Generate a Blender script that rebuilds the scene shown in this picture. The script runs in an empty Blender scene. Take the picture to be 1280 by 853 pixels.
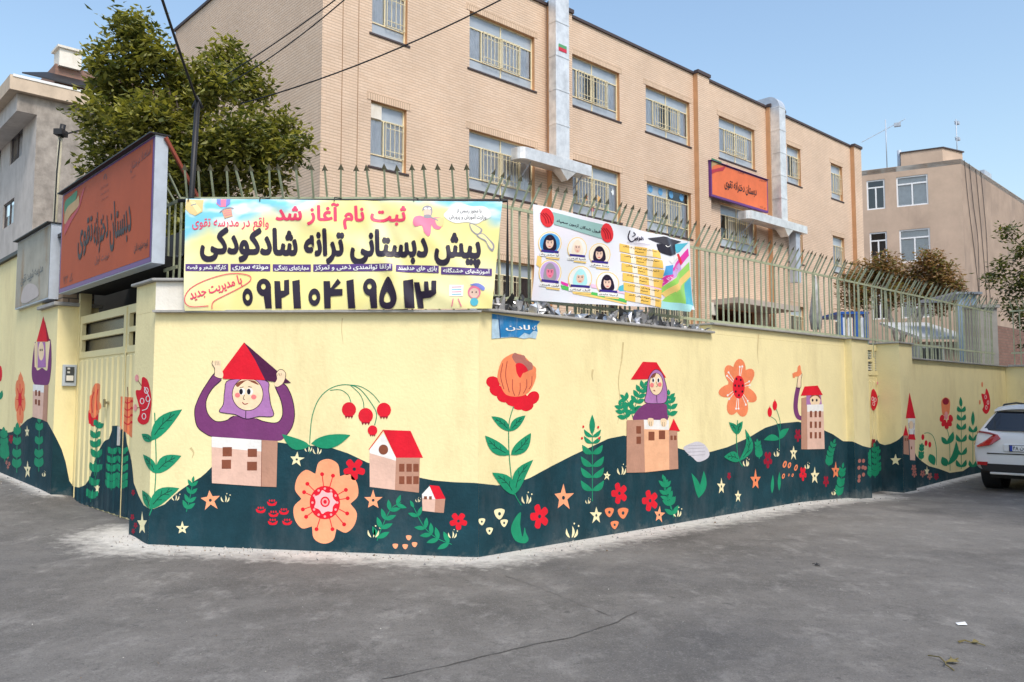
import bpy, math, random
from mathutils import Vector, Matrix
from mathutils.geometry import tessellate_polygon
random.seed(7)
SC = bpy.context.scene
COL = SC.collection
# ------------------------------------------------------------------ camera
H = 1.55; FPX = 1024.0; CX, CY = 640.0, 426.5
TH = math.atan(73.5 / FPX); CT, ST = math.cos(TH), math.sin(TH)
cam = bpy.data.cameras.new('camera'); cam.sensor_width = 36.0; cam.lens = 36.0 * FPX / 1280.0
cam.clip_start = 0.05; cam.clip_end = 3000
camo = bpy.data.objects.new('camera', cam); COL.objects.link(camo)
camo.location = (0, 0, H); camo.rotation_euler = (math.pi / 2 + TH, 0, 0)
SC.camera = camo
# ------------------------------------------------------------------ sky and sun
SUN_EL, SUN_AZ = math.radians(52), math.radians(155)      # azimuth clockwise from +Y
w = bpy.data.worlds.new('World'); SC.world = w; w.use_nodes = True
nt = w.node_tree; nt.nodes.clear()
wo = nt.nodes.new('ShaderNodeOutputWorld'); bg = nt.nodes.new('ShaderNodeBackground')
sky = nt.nodes.new('ShaderNodeTexSky'); sky.sky_type = 'NISHITA'; sky.sun_disc = False
sky.sun_elevation = SUN_EL; sky.sun_rotation = SUN_AZ
sky.air_density = 1.55; sky.dust_density = 2.1; sky.ozone_density = 2.6; sky.altitude = 0
nt.links.new(sky.outputs[0], bg.inputs[0]); nt.links.new(bg.outputs[0], wo.inputs[0])
bg.inputs[1].default_value = 0.15
sun = bpy.data.lights.new('sun', 'SUN'); sun.energy = 1.85; sun.angle = math.radians(17); sun.color = (1.0, 0.92, 0.82)
suno = bpy.data.objects.new('sun', sun); COL.objects.link(suno)
sd = Vector((math.sin(SUN_AZ) * math.cos(SUN_EL), math.cos(SUN_AZ) * math.cos(SUN_EL), math.sin(SUN_EL)))
suno.rotation_euler = sd.to_track_quat('Z', 'Y').to_euler(); suno.location = (0, -5, 30)
SC.view_settings.view_transform = 'Standard'; SC.view_settings.look = 'None'
SC.view_settings.gamma = 1.0; SC.view_settings.exposure = 0.55
SC.render.engine = 'CYCLES'
# ------------------------------------------------------------------ geometry of the place
def ray(px, py):
    u = px - CX; v = -(py - CY)
    return (u, FPX * CT - v * ST, FPX * ST + v * CT)
def ground_pt(px, py, z=0):
    d = ray(px, py); t = (z - H) / d[2]; return (d[0] * t, d[1] * t)
class Fr:
    """a vertical plane: s runs left to right as seen from the street, y runs inward, z up"""
    def __init__(s, o, a):
        s.o = o; s.a = a; s.X = (math.cos(a), math.sin(a)); s.Y = (-math.sin(a), math.cos(a))
    def w(s, u, y=0, z=0):
        return (s.o[0] + s.X[0] * u + s.Y[0] * y, s.o[1] + s.X[1] * u + s.Y[1] * y, z)
    def px(s, px, py, y=0):
        d = ray(px, py); ox, oy, _ = s.w(0, y)
        det = d[0] * (-s.X[1]) + s.X[0] * d[1]
        t = (ox * (-s.X[1]) + s.X[0] * oy) / det
        return ((d[0] * t - ox) * s.X[0] + (d[1] * t - oy) * s.X[1], H + d[2] * t)
AR = math.atan2(FPX, 1100.0); AL = AR - math.pi / 2
W0 = Fr((0, 0), 0)
C = ground_pt(598, 697)
R = Fr(C, AR)
_bl = Fr(C, 0).px(185, 681)[0]
B = Fr(Fr(C, 0).w(_bl)[:2], 0); BL = -_bl
L = Fr(B.o, AL)
def lin_int(p, d, q, e):
    det = d[0] * (-e[1]) + e[0] * d[1]
    t = ((q[0] - p[0]) * (-e[1]) + e[0] * (q[1] - p[1])) / det
    return (p[0] + d[0] * t, p[1] + d[1] * t)
def corner(f1, f2, t):          # where two wall lines meet when both are set back by t
    return lin_int(f1.w(0, t)[:2], f1.X, f2.w(0, t)[:2], f2.X)
# ------------------------------------------------------------------ materials
MATS = {}
def M(name, rgb, rough=0.8, var=0.10, scale=3.0, bump=0.0, bscale=80.0, metal=0.0, dirt=None, dirt_amt=0.0, dscale=1.3, spec=0.4, trans=0.0):
    if name in MATS: return MATS[name]
    m = bpy.data.materials.new(name); m.use_nodes = True; MATS[name] = m
    n = m.node_tree.nodes; l = m.node_tree.links; b = n['Principled BSDF']
    b.inputs['Roughness'].default_value = rough; b.inputs['Metallic'].default_value = metal
    b.inputs['Specular IOR Level'].default_value = spec
    tc = n.new('ShaderNodeTexCoord')
    no = n.new('ShaderNodeTexNoise'); no.inputs['Scale'].default_value = scale; no.inputs['Detail'].default_value = 6; no.inputs['Roughness'].default_value = .65
    l.new(tc.outputs['Object'], no.inputs['Vector'])
    mr = n.new('ShaderNodeMapRange'); mr.inputs[1].default_value = .3; mr.inputs[2].default_value = .7
    mr.inputs[3].default_value = 1 - var; mr.inputs[4].default_value = 1 + var * .6
    l.new(no.outputs['Fac'], mr.inputs[0])
    mx = n.new('ShaderNodeVectorMath'); mx.operation = 'SCALE'; mx.inputs[0].default_value = rgb
    l.new(mr.outputs[0], mx.inputs['Scale'])
    out = mx.outputs[0]
    if dirt:
        n2 = n.new('ShaderNodeTexNoise'); n2.inputs['Scale'].default_value = dscale; n2.inputs['Detail'].default_value = 8; n2.inputs['Roughness'].default_value = .7
        mp = n.new('ShaderNodeMapping'); mp.inputs['Scale'].default_value = (1, 1, .35); mp.inputs['Location'].default_value = (3.1, 7.7, 1.3)
        l.new(tc.outputs['Object'], mp.inputs[0]); l.new(mp.outputs[0], n2.inputs['Vector'])
        r2 = n.new('ShaderNodeMapRange'); r2.inputs[1].default_value = .5; r2.inputs[2].default_value = .75; r2.inputs[3].default_value = 0; r2.inputs[4].default_value = dirt_amt
        l.new(n2.outputs['Fac'], r2.inputs[0])
        mi = n.new('ShaderNodeMix'); mi.data_type = 'RGBA'; mi.inputs['B'].default_value = (*dirt, 1)
        l.new(r2.outputs[0], mi.inputs['Factor']); l.new(out, mi.inputs['A']); out = mi.outputs['Result']
    l.new(out, b.inputs['Base Color'])
    if bump:
        n3 = n.new('ShaderNodeTexNoise'); n3.inputs['Scale'].default_value = bscale; n3.inputs['Detail'].default_value = 5
        l.new(tc.outputs['Object'], n3.inputs['Vector'])
        bp = n.new('ShaderNodeBump'); bp.inputs['Strength'].default_value = bump; bp.inputs['Distance'].default_value = .01
        l.new(n3.outputs['Fac'], bp.inputs['Height']); l.new(bp.outputs[0], b.inputs['Normal'])
    return m
def leaf_mat(name, rgb):
    m = M(name, rgb, .5, .35, 9, spec=.45); n = m.node_tree.nodes; l = m.node_tree.links; b = n['Principled BSDF']; o = n['Material Output']
    t = n.new('ShaderNodeBsdfTranslucent'); t.inputs[0].default_value = (min(1, rgb[0] * 2.2), min(1, rgb[1] * 2.2), rgb[2] * 1.2, 1)
    mx = n.new('ShaderNodeMixShader'); mx.inputs[0].default_value = .25; l.new(b.outputs[0], mx.inputs[1]); l.new(t.outputs[0], mx.inputs[2]); l.new(mx.outputs[0], o.inputs[0]); return m
def brick_mat(name, c1, c2, mortar, bw=.21, rh=.07, ms=.009, bump=.5, xsc=1.0):
    m = bpy.data.materials.new(name); m.use_nodes = True; MATS[name] = m
    n = m.node_tree.nodes; l = m.node_tree.links; b = n['Principled BSDF']; b.inputs['Roughness'].default_value = .85
    tc = n.new('ShaderNodeTexCoord'); sp = n.new('ShaderNodeSeparateXYZ'); l.new(tc.outputs['Object'], sp.inputs[0])
    ad = n.new('ShaderNodeMath'); l.new(sp.outputs[0], ad.inputs[0]); l.new(sp.outputs[1], ad.inputs[1])
    ax = n.new('ShaderNodeMath'); ax.operation = 'MULTIPLY'; ax.inputs[1].default_value = xsc; l.new(ad.outputs[0], ax.inputs[0])
    cb = n.new('ShaderNodeCombineXYZ'); l.new(ax.outputs[0], cb.inputs[0]); l.new(sp.outputs[2], cb.inputs[1])
    br = n.new('ShaderNodeTexBrick'); l.new(cb.outputs[0], br.inputs['Vector'])
    br.inputs['Color1'].default_value = (*c1, 1); br.inputs['Color2'].default_value = (*c2, 1); br.inputs['Mortar'].default_value = (*mortar, 1)
    br.inputs['Scale'].default_value = 1; br.inputs['Mortar Size'].default_value = ms; br.inputs['Mortar Smooth'].default_value = .15
    br.inputs['Brick Width'].default_value = bw * xsc; br.inputs['Row Height'].default_value = rh
    no = n.new('ShaderNodeTexNoise'); no.inputs['Scale'].default_value = .5; no.inputs['Detail'].default_value = 7; no.inputs['Roughness'].default_value = .7
    l.new(tc.outputs['Object'], no.inputs['Vector'])
    mr = n.new('ShaderNodeMapRange'); mr.inputs[1].default_value = .3; mr.inputs[2].default_value = .7; mr.inputs[3].default_value = .86; mr.inputs[4].default_value = 1.08
    l.new(no.outputs['Fac'], mr.inputs[0])
    mx = n.new('ShaderNodeVectorMath'); mx.operation = 'SCALE'; l.new(br.outputs['Color'], mx.inputs[0]); l.new(mr.outputs[0], mx.inputs['Scale'])
    l.new(mx.outputs[0], b.inputs['Base Color'])
    bp = n.new('ShaderNodeBump'); bp.inputs['Strength'].default_value = bump; bp.inputs['Distance'].default_value = .01; bp.invert = True
    l.new(br.outputs['Fac'], bp.inputs['Height']); l.new(bp.outputs[0], b.inputs['Normal'])
    return m
def glass_mat():
    m = bpy.data.materials.new('window_glass'); m.use_nodes = True; MATS['window_glass'] = m
    n = m.node_tree.nodes; l = m.node_tree.links; n.remove(n['Principled BSDF'])
    t = n.new('ShaderNodeBsdfTransparent'); t.inputs[0].default_value = (.95, .96, .97, 1)
    g = n.new('ShaderNodeBsdfGlossy'); g.inputs['Roughness'].default_value = .04; g.inputs[0].default_value = (1, 1, 1, 1)
    fr = n.new('ShaderNodeFresnel'); fr.inputs[0].default_value = 1.6
    ma = n.new('ShaderNodeMath'); ma.operation = 'MULTIPLY_ADD'; ma.inputs[1].default_value = 1.0; ma.inputs[2].default_value = .03; l.new(fr.outputs[0], ma.inputs[0])
    mx = n.new('ShaderNodeMixShader'); l.new(ma.outputs[0], mx.inputs[0]); l.new(t.outputs[0], mx.inputs[1]); l.new(g.outputs[0], mx.inputs[2])
    l.new(mx.outputs[0], n['Material Output'].inputs[0]); return m
yellow = M('yellow_wall_paint', (.87, .755, .42), .8, .07, 1.6, .35, 28, dirt=(.58, .47, .24), dirt_amt=.6, dscale=1.5, spec=.25)
cream = M('cream_paint', (.86, .74, .40), .5, .06, 2, dirt=(.55, .45, .22), dirt_amt=.3)
white_plaster = M('white_plaster', (.78, .74, .66), .85, .1, 4, .3, 40, dirt=(.5, .42, .3), dirt_amt=.7)
cope = M('grey_coping', (.36, .35, .33), .75, .2, 6, .3, 50)
concrete = M('concrete', (.42, .40, .37), .85, .2, 2, .3, 40)
steel_g = M('fence_green_paint', (.42, .46, .31), .55, .2, 9, dirt=(.25, .16, .08), dirt_amt=.5, dscale=9)
rust = M('rusty_tip', (.13, .12, .075), .7, .3, 20)
zinc = M('galvanised_sheet', (.82, .81, .79), .36, .25, 3, metal=.45, dirt=(.4, .38, .36), dirt_amt=.35, dscale=2)
zinc_dull = M('dull_galvanised_sheet', (.50, .55, .62), .5, .15, 5, metal=.25)
black = M('black_paint', (.02, .02, .022), .5)
dark = M('dark_void', (.015, .015, .015), .9)
brick_s = brick_mat('school_brick', (.75, .57, .425), (.705, .52, .375), (.53, .385, .28), rh=.074, ms=.011, xsc=3.5)
brick_p = M('pier_shade_tone', (.60, .33, .17), .8, .1, 3)  # deeper brick tone, painted-in shade of pier sides; also lines window reveals
brick_d = brick_mat('old_brick', (.30, .21, .13), (.24, .16, .1), (.10, .08, .06), rh=.065)
cream_metal = M('cream_metal', (.82, .72, .48), .45, .08, 5)
frost = M('frosted_pane', (.38, .43, .48), .22, .15, 1.5, spec=.8)
glass = glass_mat()
curtain = M('white_curtain', (.92, .92, .94), .9, .12, 3)
curtain_b = M('brown_curtain', (.30, .22, .2), .9, .12, 3)
room = M('room_interior', (.10, .10, .11), .9)
# ------------------------------------------------------------------ mesh building (all vertices in world space, stored relative to the thing)
class MB:
    def __init__(s): s.v = []; s.f = []; s.m = []; s.sm = []
    def add(s, vs, fs, m=0, smooth=False):
        b = len(s.v); s.v += [tuple(v) for v in vs]
        for f in fs: s.f.append([b + i for i in f]); s.m.append(m); s.sm.append(smooth)
    def hexa(s, p, m=0):     # p: 4 bottom, 4 top
        s.add(p, [(0, 3, 2, 1), (4, 5, 6, 7), (0, 1, 5, 4), (1, 2, 6, 5), (2, 3, 7, 6), (3, 0, 4, 7)], m)
    def box(s, fr, s0, s1, y0, y1, z0, z1, m=0):
        s.hexa([fr.w(s0, y0, z0), fr.w(s1, y0, z0), fr.w(s1, y1, z0), fr.w(s0, y1, z0), fr.w(s0, y0, z1), fr.w(s1, y0, z1), fr.w(s1, y1, z1), fr.w(s0, y1, z1)], m)
    def prism(s, pts, z0, z1, m=0):
        n = len(pts); vs = [(p[0], p[1], z0) for p in pts] + [(p[0], p[1], z1) for p in pts]
        s.add(vs, [tuple(range(n - 1, -1, -1)), tuple(range(n, 2 * n))] + [(i, (i + 1) % n, n + (i + 1) % n, n + i) for i in range(n)], m)
    def tube(s, pts, r, n=6, m=0, caps=True):
        rs = r if isinstance(r, (list, tuple)) else [r] * len(pts)
        P = [Vector(p) for p in pts]; vs = []; up0 = None
        for i, p in enumerate(P):
            d = (P[min(i + 1, len(P) - 1)] - P[max(i - 1, 0)]).normalized()
            a = Vector((0, 0, 1)) if abs(d.z) < .9 else Vector((1, 0, 0))
            if up0 is not None: a = up0
            x = d.cross(a).normalized(); y = x.cross(d).normalized(); up0 = y
            for k in range(n):
                t = 2 * math.pi * (k + .5) / n; vs.append(p + (x * math.cos(t) + y * math.sin(t)) * rs[i])
        fs = [(i * n + k, i * n + (k + 1) % n, (i + 1) * n + (k + 1) % n, (i + 1) * n + k) for i in range(len(P) - 1) for k in range(n)]
        s.add(vs, fs, m, n > 4)
        if caps: b = len(s.v) - len(vs); s.f += [[b + k for k in range(n)][::-1], [b + (len(P) - 1) * n + k for k in range(n)]]; s.m += [m, m]; s.sm += [False, False]
    def build(s, name, mats, parent=None, base=None, kind=None, bevel=0, recalc=True):
        if not isinstance(mats, (list, tuple)): mats = [mats]
        mw = WM[parent.name] if parent else (base_m(*base) if base else Matrix.Identity(4))
        inv = mw.inverted(); me = bpy.data.meshes.new(name)
        me.from_pydata([inv @ Vector(v) for v in s.v], [], s.f)
        for m in mats: me.materials.append(m)
        me.polygons.foreach_set('material_index', s.m); me.polygons.foreach_set('use_smooth', s.sm)
        me.update()
        if recalc:
            import bmesh
            bm = bmesh.new(); bm.from_mesh(me); bmesh.ops.recalc_face_normals(bm, faces=bm.faces); bm.to_mesh(me); bm.free()
        o = bpy.data.objects.new(name, me); COL.objects.link(o)
        WM[o.name] = mw
        if parent: o.parent = parent
        else: o.matrix_world = mw; o.location = mw.to_translation(); o.rotation_euler = mw.to_euler()
        if kind: o['kind'] = kind
        if bevel:
            bv = o.modifiers.new('bevel', 'BEVEL'); bv.width = bevel; bv.segments = 2; bv.limit_method = 'ANGLE'
        return o
WM = {}
def base_m(fr, s, y, z): return Matrix.Translation(fr.w(s, y, z)) @ Matrix.Rotation(fr.a, 4, 'Z')
def tag(o, label=None, cat=None, group=None, kind=None):
    if label: o['label'] = label
    if cat: o['category'] = cat
    if group: o['group'] = group
    if kind: o['kind'] = kind
    return o
def thing(name, label, cat, fr, s, y, z, group=None):
    o = bpy.data.objects.new(name, None); COL.objects.link(o); o.empty_display_size = .1
    mw = base_m(fr, s, y, z); o.location = mw.to_translation(); o.rotation_euler = (0, 0, fr.a); WM[o.name] = mw
    return tag(o, label, cat, group)
def inst(me, name, parent, loc, rotz=0):
    o = bpy.data.objects.new(name, me); COL.objects.link(o); o.parent = parent; o.location = loc; o.rotation_euler = (0, 0, rotz)
    WM[o.name] = WM[parent.name]; return o
def local_mesh(mb, name, mats):       # a mesh kept in its own local space, for repeated parts
    if not isinstance(mats, (list, tuple)): mats = [mats]
    me = bpy.data.meshes.new(name); me.from_pydata(mb.v, [], mb.f)
    for m in mats: me.materials.append(m)
    me.polygons.foreach_set('material_index', mb.m); me.polygons.foreach_set('use_smooth', mb.sm); me.update(); return me
def facade(mb, fr, s0, s1, z0, z1, y, holes, depth, m=0, mr=0):
    ss = sorted({s0, s1} | {h[0] for h in holes} | {h[1] for h in holes}); zs = sorted({z0, z1} | {h[2] for h in holes} | {h[3] for h in holes})
    for a, b in zip(ss, ss[1:]):
        for c, d in zip(zs, zs[1:]):
            ms, mz = (a + b) / 2, (c + d) / 2
            if any(h[0] < ms < h[1] and h[2] < mz < h[3] for h in holes): continue
            mb.add([fr.w(a, y, c), fr.w(b, y, c), fr.w(b, y, d), fr.w(a, y, d)], [(0, 1, 2, 3)], m)
    for h in holes:
        a, b, c, d = h[:4]; q = [(a, c), (b, c), (b, d), (a, d)]
        for i in range(4):
            p1, p2 = q[i], q[(i + 1) % 4]
            mb.add([fr.w(p1[0], y, p1[1]), fr.w(p2[0], y, p2[1]), fr.w(p2[0], y + depth, p2[1]), fr.w(p1[0], y + depth, p1[1])], [(0, 1, 2, 3)], mr)
# ------------------------------------------------------------------ ground
GP = [(C[0], C[1], 0), (-1.9, C[1], .06), (B.o[0], B.o[1], .124)]
for s, z in ((-.5, .157), (-1.5, .2), (-3.6, .33), (-6.5, .41), (-9, .5), (-14, .65), (-25, .8)): p = L.w(s); GP.append((p[0], p[1], z))
for s, z in ((-1, .19), (-2, .19), (-3, .2)): p = L.w(s, .3); GP.append((p[0], p[1], z))
for s, z in ((1, 0), (2.5, 0), (4, .02), (6.4, 0), (7.9, -.06), (8.9, -.13), (10.2, -.12), (10.8, -.12), (12.4, -.07), (13.9, -.04), (16, -.02), (22, 0)): p = R.w(s); GP.append((p[0], p[1], z))
GP += [(0, 0, 0), (-3, 2, .03), (3, 2, 0), (6, 5, 0), (10, 6, -.02), (14, 12, -.04), (-6, 4, .14), (-9, 7, .34), (-14, 9, .5), (0, 5, 0), (-2.5, 6, .05), (2.5, 6, 0), (-30, 20, .8), (40, 40, 0), (0, -20, 0), (40, 0, 0), (-40, 0, .5)]
def dense(q, st=.35):
    out = [q[0]]
    for a, b in zip(q, q[1:]):
        k = max(1, int(math.dist(a[:2], b[:2]) / st)); out += [tuple(a[c] + (b[c] - a[c]) * i / k for c in range(3)) for i in range(1, k + 1)]
    return out
_l = [(*L.w(s)[:2], z) for s, z in ((-14, .65), (-9, .5), (-6.5, .41), (-3.6, .33))]; _g = [(*L.w(s, .3)[:2], z) for s, z in ((-3.3, .2), (-.7, .19))]
_b = [(*L.w(-.5)[:2], .157), (*B.o, .124), (-1.9, C[1], .06), (C[0], C[1], 0)]; _r = [(*R.w(s)[:2], z) for s, z in ((0, 0), (6.4, 0), (7.9, -.06), (8.9, -.13), (10.8, -.12), (12.4, -.07), (13.9, -.04), (16, -.02), (22, 0))]
GP = [p for p in GP if not (-9 < p[0] < 16 and p[1] > 7.9)] + dense(_l) + dense(_g) + dense(_b) + dense(_r)
def gz(x, y):
    n = d = 0.0
    for a, b, c in GP:
        q = 1.0 / ((x - a) ** 2 + (y - b) ** 2 + .05) ** 1.5; n += q * c; d += q
    return n / d
def axis(lo, hi, st, far):
    a = [lo + i * st for i in range(int((hi - lo) / st) + 1)]; l = []; q = st; x = lo
    while x > -far: q *= 1.45; x -= q; l.append(x)
    r = []; q = st; x = a[-1]
    while x < far: q *= 1.45; x += q; r.append(x)
    return l[::-1] + a + r
def seg_dist(p, a, b):
    ax, ay = a; bx, by = b; t = ((p[0] - ax) * (bx - ax) + (p[1] - ay) * (by - ay)) / ((bx - ax) ** 2 + (by - ay) ** 2)
    t = max(0, min(1, t)); return math.hypot(p[0] - ax - t * (bx - ax), p[1] - ay - t * (by - ay))
def make_ground():
    xs = axis(-10, 14, .14, 900); ys = axis(1.6, 20, .14, 900)
    V = [(x, y, gz(x, y) if abs(x) < 60 and abs(y) < 60 else .2) for y in ys for x in xs]
    nx = len(xs); F = [(j * nx + i, j * nx + i + 1, (j + 1) * nx + i + 1, (j + 1) * nx + i) for j in range(len(ys) - 1) for i in range(nx - 1)]
    me = bpy.data.meshes.new('road'); me.from_pydata(V, [], F); me.polygons.foreach_set('use_smooth', [True] * len(F))
    segs = [(L.w(-12)[:2], L.w(-3.6)[:2], .25), (L.w(-.55)[:2], B.o, .9), (B.o, C, .85), (C, R.w(9)[:2], .8), (R.w(10)[:2], R.w(16)[:2], .4)]
    at = me.attributes.new('dust', 'FLOAT', 'POINT'); vals = []
    for x, y, z in V:
        d = 0
        if -12 < x < 15 and 1 < y < 22:
            for a, b, wd in segs: d = max(d, 1 - seg_dist((x, y), a, b) / wd)
        vals.append(max(d, 0))
    at.data.foreach_set('value', vals)
    m = bpy.data.materials.new('asphalt'); m.use_nodes = True; n = m.node_tree.nodes; l = m.node_tree.links; b = n['Principled BSDF']
    tc = n.new('ShaderNodeTexCoord')
    def noise(sc, det=6, ro=.65, loc=(0, 0, 0), scv=(1, 1, 1)):
        mp = n.new('ShaderNodeMapping'); mp.inputs['Location'].default_value = loc; mp.inputs['Scale'].default_value = scv; l.new(tc.outputs['Object'], mp.inputs[0])
        t = n.new('ShaderNodeTexNoise'); t.inputs['Scale'].default_value = sc; t.inputs['Detail'].default_value = det; t.inputs['Roughness'].default_value = ro
        l.new(mp.outputs[0], t.inputs['Vector']); return t.outputs['Fac']
    def rng(v, a, bb, c, d):
        t = n.new('ShaderNodeMapRange'); t.inputs[1].default_value = a; t.inputs[2].default_value = bb; t.inputs[3].default_value = c; t.inputs[4].default_value = d; l.new(v, t.inputs[0]); return t.outputs[0]
    def mix(fac, a, bb):
        t = n.new('ShaderNodeMix'); t.data_type = 'RGBA'; l.new(fac, t.inputs['Factor'])
        for k, q in (('A', a), ('B', bb)):
            if isinstance(q, tuple): t.inputs[k].default_value = (*q, 1)
            else: l.new(q, t.inputs[k])
        return t.outputs['Result']
    c = mix(rng(noise(.7, 9, .72), .33, .66, 0, 1), (.094, .089, .083), (.195, .184, .171))
    c = mix(rng(noise(3.5, 8, .75, (5, 2, 0), (1, .6, 1)), .52, .74, 0, .75), c, (.33, .315, .295))
    c = mix(rng(noise(.35, 5, .6, (9, 4, 0)), .52, .72, 0, .6), c, (.075, .075, .08))
    c = mix(rng(noise(7, 4, .6, (1, 9, 0)), .66, .72, 0, .5), c, (.045, .044, .045))
    c = mix(rng(noise(14, 6, .75, (3, 8, 1)), .50, .70, 0, .5), c, (.075, .072, .07)); c = mix(rng(noise(.22, 6, .7, (1.2, 4.4, 0)), .50, .62, 0, .45), c, (.24, .23, .215))
    vo = n.new('ShaderNodeTexVoronoi'); vo.inputs['Scale'].default_value = 130; l.new(tc.outputs['Object'], vo.inputs['Vector'])
    sp = n.new('ShaderNodeSeparateColor'); l.new(vo.outputs['Color'], sp.inputs[0])
    c = mix(rng(sp.outputs[0], .82, .97, 0, .32), c, (.30, .29, .28)); c = mix(rng(sp.outputs[1], .84, .97, 0, .35), c, (.03, .03, .032))
    an = n.new('ShaderNodeAttribute'); an.attribute_name = 'dust'
    ad = n.new('ShaderNodeMath'); ad.operation = 'ADD'; l.new(an.outputs['Fac'], ad.inputs[0]); l.new(rng(noise(6, 8, .75, (2, 2, 2)), 0, 1, -.75, .75), ad.inputs[1])
    mu = n.new('ShaderNodeMath'); mu.operation = 'MULTIPLY'; l.new(rng(ad.outputs[0], .22, .80, 0, .97), mu.inputs[0]); l.new(rng(an.outputs['Fac'], 0, .15, 0, 1), mu.inputs[1])
    c = mix(mu.outputs[0], c, mix(noise(25, 4), (.50, .47, .42), (.72, .70, .66)))
    l.new(c, b.inputs['Base Color']); b.inputs['Roughness'].default_value = .82; b.inputs['Specular IOR Level'].default_value = .3
    bp = n.new('ShaderNodeBump'); bp.inputs['Strength'].default_value = .7; bp.inputs['Distance'].default_value = .008; l.new(noise(110, 5, .7), bp.inputs['Height'])
    b2 = n.new('ShaderNodeBump'); b2.inputs['Strength'].default_value = .35; b2.inputs['Distance'].default_value = .05; l.new(noise(3, 5, .6), b2.inputs['Height']); l.new(b2.outputs[0], bp.inputs['Normal'])
    l.new(bp.outputs[0], b.inputs['Normal'])
    me.materials.append(m); me.update(); o = bpy.data.objects.new('road', me); COL.objects.link(o); o['kind'] = 'structure'
make_ground()
# tar seams and litter on the road
seam_m = M('tar_seam', (.072, .070, .068), .7, .2, 20)
def road_line(pxs, wd, name='tar_seam'):
    P = [ground_pt(*p) for p in pxs]; pts = []
    for a, b in zip(P, P[1:]):
        k = max(2, int(math.dist(a, b) / .08))
        pts += [(a[0] + (b[0] - a[0]) * i / k + random.uniform(-.008, .008), a[1] + (b[1] - a[1]) * i / k + random.uniform(-.012, .012)) for i in range(k)]
    mb = MB(); vs = []
    for i, p in enumerate(pts):
        q = pts[min(i + 1, len(pts) - 1)]; o = pts[max(i - 1, 0)]; d = math.hypot(q[0] - o[0], q[1] - o[1]) or 1
        nx, ny = -(q[1] - o[1]) / d, (q[0] - o[0]) / d; ww = wd * random.uniform(.3, 1.3)
        for sg in (-1, 1): x, y = p[0] + nx * ww * sg, p[1] + ny * ww * sg; vs.append((x, y, gz(x, y) + .004))
    mb.add(vs, [(2 * i, 2 * i + 1, 2 * i + 3, 2 * i + 2) for i in range(len(pts) - 1)]); mb.build(name, seam_m, kind='structure')
road_line([(478, 852), (560, 833), (640, 812), (715, 798), (772, 781), (800, 765)], .005)
road_line([(632, 722), (690, 745), (740, 765), (776, 778)], .003)

tyre_m = seam_m
def grit():
    random.seed(11); mb = MB()
    def stone(x, y, r):
        z = gz(x, y); q = [(x + random.uniform(-r, r), y + random.uniform(-r, r), z + random.uniform(-.002, .002)) for _ in range(3)]; mb.add(q + [(x, y, z + r * random.uniform(.7, 1.4))], [(0, 1, 3), (1, 2, 3), (2, 0, 3), (0, 2, 1)], random.choice((0, 0, 1, 2)))
    for p, q, n_ in ((L.w(-.55)[:2], B.o, 60), (B.o, C, 420), (C, R.w(8)[:2], 620), (L.w(-7)[:2], L.w(-3.6)[:2], 120), (R.w(8, -.12)[:2], R.w(9, -.12)[:2], 50), (R.w(10.3, -.12)[:2], R.w(13)[:2], 80)):
        for _ in range(n_):
            t = random.random(); dx, dy = q[0] - p[0], q[1] - p[1]; d = math.hypot(dx, dy); o = abs(random.gauss(0, .22)) + .012; stone(p[0] + dx * t + dy / d * o, p[1] + dy * t - dx / d * o, random.choice((.004, .005, .007, .010, .016)) * random.uniform(.7, 1.2))
    for _ in range(900): x, y = random.uniform(-6, 8), random.uniform(2, 9); stone(x, y, random.uniform(.003, .007)) if (y < 8 and y - 8.2 < (x + .33) * .9) else None
    o = mb.build('grit', [M('grit_pale', (.45, .43, .40), .9), M('grit_grey', (.18, .18, .18), .9), M('grit_brown', (.20, .15, .10), .9)]); tag(o, 'loose grit and crumbs of plaster along the foot of the mural wall', 'grit', kind='stuff')
grit()
# ------------------------------------------------------------------ perimeter walls
T = .4
ZL = 2.44                      # top of the wall below the fence
Bi = corner(L, B, T); Ci = corner(B, R, T)
def off(f1, f2, t): return corner(f1, f2, t)
# chamfer wall with the gate pillar at its left end
wb = thing('perimeter_wall', 'pale yellow mural wall across the street corner, under the yellow banner, girl lifting red roof painted on it', 'wall', B, BL / 2, 0, 0)
gp_in = L.w(-.56, T)[:2]; gp_out = L.w(-.56, 0)[:2]
mb = MB(); mb.prism([gp_out, B.o, C, Ci, Bi, gp_in], -.7, ZL); mb.build('wall_body', yellow, wb)
p_end = .62
mb = MB(); mb.prism([gp_out, B.o, B.w(p_end)[:2], B.w(p_end, T)[:2], Bi, gp_in], ZL + .002, 2.74); mb.build('pillar_head', [yellow], wb)
mb = MB(); mb.box(B, .002, p_end + .004, -.006, -.001, ZL + .004, 2.738); mb.build('whitewash', white_plaster, wb)
mb = MB(); mb.prism([L.w(-.60, -.05)[:2], off(L, B, -.05), B.w(p_end + .04, -.05)[:2], B.w(p_end + .04, T + .04)[:2], off(L, B, T + .04), L.w(-.60, T + .04)[:2]], 2.742, 2.772); mb.build('pillar_coping', cope, wb, bevel=.008)
mb = MB(); mb.prism([B.w(0, -.004)[:2], B.w(0, -.07)[:2], off(B, R, -.07), C, (C[0], C[1] - .004)], ZL - .016, ZL + .006); mb.build('ledge', cope, wb, bevel=.006)
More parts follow.
